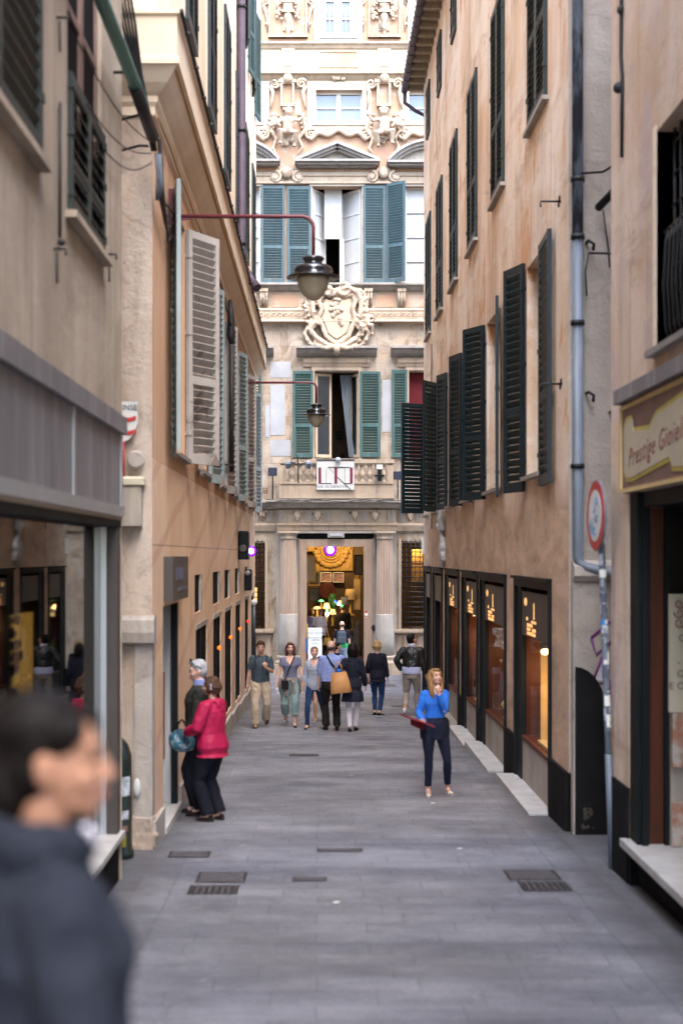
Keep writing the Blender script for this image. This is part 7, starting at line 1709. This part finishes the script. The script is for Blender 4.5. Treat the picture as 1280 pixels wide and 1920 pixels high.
m = MB(); m.M = W @ T; m.cham(.03, .16, .155, .215, .72, .89, .015); m.build('bag', 'c_black', t)
m = MB(); m.tube([W @ T @ Vector(q) for q in ((.10, .17, .88), (.04, .155, 1.05), (-.02, .15, 1.2), (-.075, .115, 1.32), (-.10, .0, 1.39), (-.09, -.08, 1.35))], [(.010, .004)] * 6, 6); m.build('strap', 'c_black', t)
t = thing('rolled_map', tuple(W @ (p2['wri'][1] + Vector((0, 0, -.15)))), 'folded pale map held in the hand of the woman in the violet tee', 'map'); w_ = p2['wri'][1]
m = MB(); m.M = W; m.tube([w_ + Vector((-.01, .02, -.07)), w_ + Vector((-.04, .06, -.2))], [(.03, .012)] * 2, 8); m.build('map', 'sticker_w', t)

# girl in light grey hoodie
X, Y = fpos(590, 1366)
p3 = person(X, Y, 1.535, 168, 'girl in light grey hooded top and blue jeans looking down as she walks toward us', dict(mat='c_lgrey', sleeve=.78, hem=.83, vneck=.12, loose=.012, hood=True, fold=.008), dict(mat='c_jeans', infl=.006, fold=.004),
            dict(mat='c_shoe_navy', sole='c_shoe_white'), ('pony', 'h_fair'), 'skin', True, lean=.03, feet=((-.15, -.30, .08, -.5), (.11, .16, 0, .1)), wrists=((-.25, .08, .82), (.28, .05, .80)), hpitch=-.25, hyaw=.25, bulk=1.0)
# person partly hidden behind them
X, Y = fpos(600, 1356)
p15 = person(X, Y + .25, 1.30, 178, 'bare legged child in grey shoes almost hidden behind the girl in the grey top', dict(mat='c_lgrey', sleeve=.4, hem=.9), dict(mat='c_skirt', skirt=.55, name='skirt'), dict(mat='c_lgrey'), ('mid', 'h_brown'), 'skin_tan', True, feet=((-.06, .05, 0, 0), (.09, .1, 0, .1)), vox=.01)
X, Y = fpos(632, 1318)
p16 = person(X, Y, 1.40, -80, 'person in black flat shoes walking across behind the couple seen from the back', dict(mat='c_dark', sleeve=.9, hem=.8), dict(mat='c_skirt', skirt=.5, name='skirt'), dict(mat='c_black', high=False), ('short', 'h_dark'), 'skin', True, feet=((-.05, .2, 0, .1), (.05, -.2, .05, -.3)), vox=.01)

# man in blue shirt from behind
X, Y = fpos(621, 1370)
p4 = person(X, Y, 1.66, 8, 'balding man in light blue shirt seen from behind, dark strap across his back', dict(mat='c_blue', sleeve=.62, hem=.96, loose=.028, collar=True, fold=.009), dict(mat='c_black', infl=.018, flare=.012, fold=.008),
            dict(mat='c_black'), ('bald', 'h_stub'), 'skin', feet=((-.08, .10, 0, 0), (.09, -.10, .02, -.15)), wrists=((-.24, .12, .86), (.25, .14, .84)), bulk=1.13, hyaw=-.3, hpitch=-.1)
W = p4['W']; T = p4['T']
t = thing('messenger_bag', tuple(W @ T @ Vector((.26, .02, .9))), 'dark messenger bag at the right hip of the man in the blue shirt', 'bag')
m = MB(); m.M = W @ T; m.cham(.19, .29, -.12, .16, .82, 1.02, .02); m.build('bag', 'c_dark', t)
m = MB(); m.tube([W @ T @ Vector(q) for q in ((-.09, .07, 1.37), (-.105, -.02, 1.405), (-.085, -.10, 1.36), (-.03, -.155, 1.25), (.07, -.16, 1.13), (.16, -.145, 1.03), (.22, -.09, .98))], [(.026, .006)] * 7, 8); m.build('strap', 'c_dark', t)

# woman in navy coat from behind with tan tote
X, Y = fpos(661, 1372)
p5 = person(X, Y, 1.62, -6, 'black haired woman in navy coat and white trousers, back to us, carrying a tan bag', dict(mat='c_navy', sleeve=.97, hem=.60, flare=.035, infl=.022, name='coat', collar=True, fold=.010), dict(mat='c_white', infl=.008, fold=.005),
            dict(mat='c_black', high=False, sole='c_shoe_brown'), ('mid', 'h_dark'), 'skin', True, feet=((-.05, -.02, 0, 0), (.04, .14, .0, 0)), wrists=((-.20, .14, 1.08), (.24, .12, .9)), poles=((-.5, -.8, -.3), (.3, -1, 0)), bulk=.95)
W = p5['W']; T = p5['T']
def tote(W, T, c, wd, h, dp, mat, label, name='tote_bag', handles=True, tilt=0.0, hm=None):
    t = thing(name, tuple(W @ T @ Vector(c)), label, 'bag'); c = Vector(c)
    Q = W @ T @ Matrix.Translation(c) @ Matrix.Rotation(tilt, 4, 'Y')
    m = MB(); m.M = Q
    def rg(w_, d_, z): return [(w_ * x, d_ * y, z) for x, y in ((-1, -1), (-.4, -1.12), (.4, -1.12), (1, -1), (1.05, 0), (1, 1), (.4, 1.1), (-.4, 1.1), (-1, 1), (-1.05, 0))]
    m.rings([rg(wd * .55, dp * .5, 0), rg(wd * .58, dp * .55, .02), rg(wd * .52, dp * .5, h * .5), rg(wd * .40, dp * .28, h)], True); m.build('bag', mat, t)
    if handles:
        for sg in (-1, 1):
            m = MB(); m.M = Q; m.tube([(-wd * .2, sg * dp * .25, h * .97), (-wd * .17, sg * dp * .1, h + .12), (0, 0, h + .2), (wd * .17, sg * dp * .1, h + .12), (wd * .2, sg * dp * .25, h * .97)], [(.010, .005)] * 5, 6); m.build('handle', hm or mat, t)
    return t
t = tote(W, T, (-.19, -.19, .72), .32, .38, .14, 'c_tan', 'large tan leather tote bag on the arm of the woman in the navy coat', tilt=-.12)
m = MB(); m.M = W @ T; m.ell((-.24, -.19, 1.12), (.04, .03, .04)); tag(m.build('blue_scarf', 'c_royal'), 'bit of bright blue cloth poking out of the tan tote bag', 'cloth')

# woman in dark suit
X, Y = fpos(707, 1343)
p6 = person(X, Y, 1.56, -14, 'woman with streaked blonde bob in a very dark jacket and jeans, back to us', dict(mat='c_dark', sleeve=.92, hem=.80, infl=.022, flare=.02, name='jacket', fold=.007), dict(mat='c_jeans', infl=.010, fold=.006, len=.94),
            dict(mat='c_black', sole='c_shoe_white'), ('bob', 'h_streak'), 'skin', True, feet=((-.05, .0, 0, 0, .5), (.05, -.06, 0, 0, .6)), wrists=((-.20, .10, .92), (.24, .10, .78)), hyaw=-.35, bulk=1.0)
tote(p6['W'], p6['T'], (-.30, -.02, .66), .34, .22, .12, 'brown_sign', 'dark wine red handbag held at the left of the woman in the dark jacket', 'handbag')

# man in leather jacket
X, Y = fpos(771, 1344)
p7 = person(X, Y, 1.70, -14, 'dark haired man in black leather jacket and beige trousers by the black shop doors', dict(mat='c_leather', sleeve=.97, hem=.98, infl=.024, loose=.02, name='jacket', collar=True, fold=.012), dict(mat='c_beige', infl=.014, flare=.004, fold=.007, len=.93),
            dict(mat='c_shoe_white'), ('short', 'h_dark'), 'skin_warm', feet=((-.10, -.22, .10, -.6), (.09, .22, 0, .1)), wrists=((-.22, .06, .98), (.29, .14, .84)), poles=((-.8, -.8, 0), (.4, -1, 0)), hyaw=-.7, hpitch=-.35, lean=.06, bulk=1.0)
T = p7['T']; m = MB(); n = 26
m.rings([[T @ Vector((rx * math.cos(2 * math.pi * k / n), ry * math.sin(2 * math.pi * k / n) - .01, z)) for k in range(n)] for rx, ry, z in ((.195, .142, .875), (.198, .145, .93), (.19, .135, 1.02))]); link('shirt_hem', fuse(m, 'shirt_hem', 'c_pale', .009, 2, .005, 12), p7['root'], Vector())
m = MB(); c_ = T @ Vector((0, -.012, 1.42)); m.tube([c_, c_ + Vector((0, .0, .075))], [.07, .062], 14); link('shirt_collar', m.mesh('shirt_collar', 'c_pale'), p7['root'], Vector())
t = thing('camera_bag', tuple(p7['W'] @ (p7['wri'][1] + Vector((0, 0, -.2)))), 'small dark bag held in the right hand of the man in the leather jacket', 'bag'); w_ = p7['wri'][1]
m = MB(); m.M = p7['W']; m.cham(w_.x - .04, w_.x + .05, w_.y - .08, w_.y + .1, w_.z - .26, w_.z - .12, .02); m.build('bag', 'c_dark', t); m = MB(); m.M = p7['W']; m.tube([w_ + Vector((0, -.04, -.13)), w_ + Vector((0, 0, -.08)), w_ + Vector((0, .04, -.13))], .008, 6); m.build('handle', 'c_dark', t)

# woman in bright blue sweater
X, Y = fpos(815, 1490)
p8 = person(X, Y, 1.58, 186, 'blonde woman in bright blue sweater and navy leggings, one hand at her mouth', dict(mat='c_royal', sleeve=.96, hem=.94, infl=.012, loose=.012, vneck=.05, name='sweater', fold=.007), dict(mat='c_leg', infl=.008, fold=.004, len=.93, name='leggings'),
            dict(mat='c_shoe_cream', high=True, sole='c_shoe_cream'), ('blonde_long', 'h_blonde'), 'skin', True, feet=((-.17, -.06, 0, .05, -.25), (.11, .12, 0, 0, .12)),
            wrists=((-.02, .19, 1.42), (.20, .27, 1.03)), poles=((-.45, -.3, -1), (.5, -.7, -.6)), handdir=((.25, .2, .9), (.4, 1, .15)), palms=((.2, -1, .2), (.0, .2, 1)), curls=(.75, .55), hyaw=.42, hpitch=-.28, vox=.0075, bulk=.93)
W = p8['W']; T = p8['T']
m = MB(); n = 26; m.rings([[T @ Vector((rx * math.cos(2 * math.pi * k / n), ry * math.sin(2 * math.pi * k / n) - .005, z)) for k in range(n)] for rx, ry, z in ((.178, .135, .70), (.188, .14, .80), (.185, .135, .92), (.15, .11, .97))]); link('wrap_skirt', fuse(m, 'wrap_skirt', 'c_leg', .009, 3, .007, 9), p8['root'], Vector())
t = thing('folder', tuple(W @ (p8['wri'][1])), 'dark red card folder held open by the woman in the bright blue sweater', 'folder'); w_ = p8['wri'][1]
m = MB(); m.M = W
ax = Vector((.86, .18, .32)).normalized(); bx = Vector((-.1, .95, -.1)).normalized(); nn_ = ax.cross(bx); c0 = w_ + Vector((.10, .10, .045))
q = [c0 - ax * .24 - bx * .02, c0 + ax * .25 - bx * .02, c0 + ax * .21 + bx * .12, c0 - ax * .20 + bx * .14]
m.rings([[p + nn_ * .004 for p in q], [p - nn_ * .004 for p in q]], False); m.build('cover', 'c_folder', t)
m = MB(); m.M = W; q2 = [c0 - ax * .10, c0 + ax * .10, c0 + ax * .1 - Vector((0, -.02, .085)), c0 - ax * .08 - Vector((0, -.02, .10))]; m.rings([[p + nn_ * .0 + Vector((0, .006, 0)) for p in q2], [p for p in q2]], False); m.build('flap', 'c_folder', t)

# elderly couple by the left wall
X, Y = fpos(376, 1527)
p10 = person(X, Y, 1.76, 96, 'grey haired man in dark olive jacket with sunglasses pushed up on his head', dict(mat='c_olive', sleeve=.97, hem=.80, infl=.030, flare=.01, name='jacket', collar=True, loose=.02, fold=.009), dict(mat='c_navyt', infl=.018, flare=.01, fold=.006),
             dict(mat='c_shoe_brown'), ('short', 'h_grey'), 'skin', feet=((-.10, .0, 0, 0), (.10, .05, 0, 0)), wrists=((-.24, .10, .86), (.24, .10, .86)), bulk=1.12, hpitch=.12, hyaw=.1, vox=.008, lean=.02)
T = p10['T']; m = MB(); c_ = T @ Vector((0, -.01, 1.44)); m.tube([c_, c_ + Vector((0, .01, .10))], [.082, .074], 16); link('shirt_collar', fuse(m, 'shirt_collar', 'c_blue', .008, 2), p10['root'], Vector())
m = MB(); m.M = p10['HM']
m.tube([(-.085, -.03, .03), (-.084, .03, .075), (-.05, .062, .115), (0, .066, .128), (.05, .062, .115), (.084, .03, .075), (.085, -.03, .03)], .005, 6)
for sg in (-1, 1): m.ell((sg * .035, .060, .128), (.03, .012, .02))
m.build('sunglasses', 'lamp_black', p10['body'])
m = MB(); m.M = p10['T']; m.ell((-.21, .03, 1.30), (.008, .02, .025)); link('badge', m.mesh('badge', 'paper'), p10['root'], Vector())
X, Y = fpos(398, 1539)
p9 = person(X, Y, 1.60, 62, 'brown haired woman in magenta rain jacket and dark trousers beside the grey haired man', dict(mat='c_pink', sleeve=.97, hem=.78, infl=.034, flare=.035, name='jacket', hood=True, loose=.02, fold=.007, fs=8), dict(mat='c_navyt', infl=.022, flare=.015, fold=.006),
            dict(mat='c_shoe_brown', high=False), ('bob', 'h_brown'), 'skin', True, feet=((-.08, .0, 0, 0), (.08, -.05, 0, 0)), wrists=((-.14, .27, 1.07), (.16, .27, 1.03)), poles=((-.8, -.8, -.5), (.8, -.8, -.5)), curls=(.8, .8), bulk=1.10, hyaw=.25, vox=.008)
T = p9['T']; m = MB(); c_ = T @ Vector((0, -.01, 1.45)); m.tube([c_, c_ + Vector((0, .0, .075))], [.085, .07], 16); link('scarf', fuse(m, 'scarf', 'c_pale', .008, 2), p9['root'], Vector())
t = thing('handbag', tuple(p9['W'] @ Vector((-.05, .36, .74))), 'blue and white patterned handbag hanging from the arm of the woman in the magenta jacket', 'bag')
M['floral'] = pm('blue and white floral cloth', (.03, .14, .20), (.36, .42, .48), 13, rough=.7, contrast=.05, patch=(.02, .05, .08), pthr=.5)
m = MB(); m.M = p9['W'] @ Matrix.Translation((.03, .42, .86)) @ Matrix.Rotation(R(90), 4, 'Z'); m.ell((0, 0, 0), (.17, .085, .125), None, 20, 14); m.ell((0, 0, -.03), (.165, .09, .10), None, 20, 12); m.M = None
o = link('bag', fuse(m, 'bag', 'floral', .008, 2, .006, 14, off=WOFF[t.name]), t, WOFF[t.name])
for yy in (-.05, .05):
    m = MB(); m.M = p9['W'] @ Matrix.Translation((.03, .42, .86)) @ Matrix.Rotation(R(90), 4, 'Z'); m.tube([(-.09, yy, .09), (-.07, yy * .6, .17), (0, 0, .235), (.07, yy * .6, .17), (.09, yy, .09)], .008, 6); m.build('handle', 'c_black', t)

# man with backpack on the palace step
p11 = person((641 - 600) * 44.3 / 2667, 44.3, 1.68, -4, 'shaven headed man with dark backpack, green hem and pale jeans walking into the palace doorway', dict(mat='c_dark', sleeve=.40, hem=.93, fold=.007), dict(mat='c_lj', infl=.022, flare=.01), dict(mat='c_shoe_white'), ('bald', 'h_stub'), 'skin', feet=((-.08, .2, 0, .1), (.08, -.15, .05, -.3)), wrists=((-.27, .06, .84), (.27, .02, .82)), bulk=1.05, vox=.010)
W = p11['W']; T = p11['T']
t = thing('backpack', tuple(W @ T @ Vector((0, -.2, 1.0))), 'slate blue backpack on the shaven headed man at the palace door', 'backpack')
m = MB(); m.M = W @ T; m.cham(-.14, .14, -.26, -.11, .98, 1.38, .05); m.cham(-.11, .11, -.31, -.255, 1.0, 1.2, .02); m.build('bag', 'c_greytee', t)
m = MB(); m.M = T; m.lathe([(.17, .86), (.185, .87), (.18, .98), (.16, 1.0)], n=20); link('shirt_hem', m.mesh('shirt_hem', 'c_green'), p11['root'], Vector())
for sg in (-1, 1):
    m = MB(); m.tube([W @ T @ Vector((sg * .11, y, z)) for y, z in ((-.14, 1.36), (-.03, 1.41), (.07, 1.37), (.11, 1.25))], [(.022, .008)] * 4, 6); m.build('strap', 'c_dark', t)
# people inside the palace shop
ZF = -3.42
p12 = person((600 - 600) * 47.2 / 2667, 47.2, 1.64, -22, 'light haired woman in loose white top with her back turned inside the palace doorway', dict(mat='c_wtop', sleeve=.5, hem=.80, loose=.04, infl=.03, flare=.03), dict(mat='c_dark', infl=.014), dict(mat='c_black'), ('pony', 'h_fair'), 'skin', True, z=ZF, vox=.012, wrists=((-.22, .2, 1.0), (.28, .06, .84)))
p13 = person((583 - 600) * 47.9 / 2667, 47.9, 1.62, -60, 'brown haired woman in lilac patterned shirt at the left edge inside the palace doorway', dict(mat='c_lilac', sleeve=.9, hem=.84, loose=.02), dict(mat='c_dark', infl=.014), dict(mat='c_black'), ('mid', 'h_brown'), 'skin', True, z=ZF, vox=.012)
p14 = person((642 - 600) * 48.3 / 2667, 48.3, 1.74, 0, 'man in black with cropped hair deep inside the palace shop', dict(mat='c_black', sleeve=.95, hem=.84, loose=.03, infl=.03), dict(mat='c_black', infl=.014), dict(mat='c_black'), ('short', 'h_stub'), 'skin_tan', z=ZF, vox=.012, bulk=1.15)
tote(p12['W'], p12['T'], (.26, -.02, .42), .26, .26, .1, 'gilt', 'mustard yellow patterned bag with looped handles held by the woman in the white top', 'patterned_bag')

# foreground woman, close to the camera and out of focus
p0 = person(-.500, 2.50, 1.632, -66, 'blurred dark haired woman in charcoal hooded sweatshirt passing close to the camera at lower left', dict(mat='c_hood', sleeve=.97, hem=.85, infl=.026, loose=.03, hood=True, hoodz=.026, name='sweatshirt', collar=False, fold=.012, fs=7), dict(mat='c_jeans', infl=.014), dict(mat='c_shoe_white'), ('tied', 'h_dark'), 'skin_fore', True,
            z=-1.88, feet=((-.08, .18, 0, .1), (.08, -.15, .05, -.3)), wrists=((-.25, .16, .9), (.24, .20, .95)), poles=((-.4, -1, 0), (.4, -1, -.2)), vox=.0065, bulk=1.16, hpitch=-.02, lean=.03, hyaw=-.47)
m = MB(); T = p0['T']; m.tube([T @ Vector((.135, .035, 1.425)), T @ Vector((.138, .05, 1.41)), T @ Vector((.135, .06, 1.395))], .007, 8); link('collar', m.mesh('collar', 'c_white'), p0['root'], Vector())
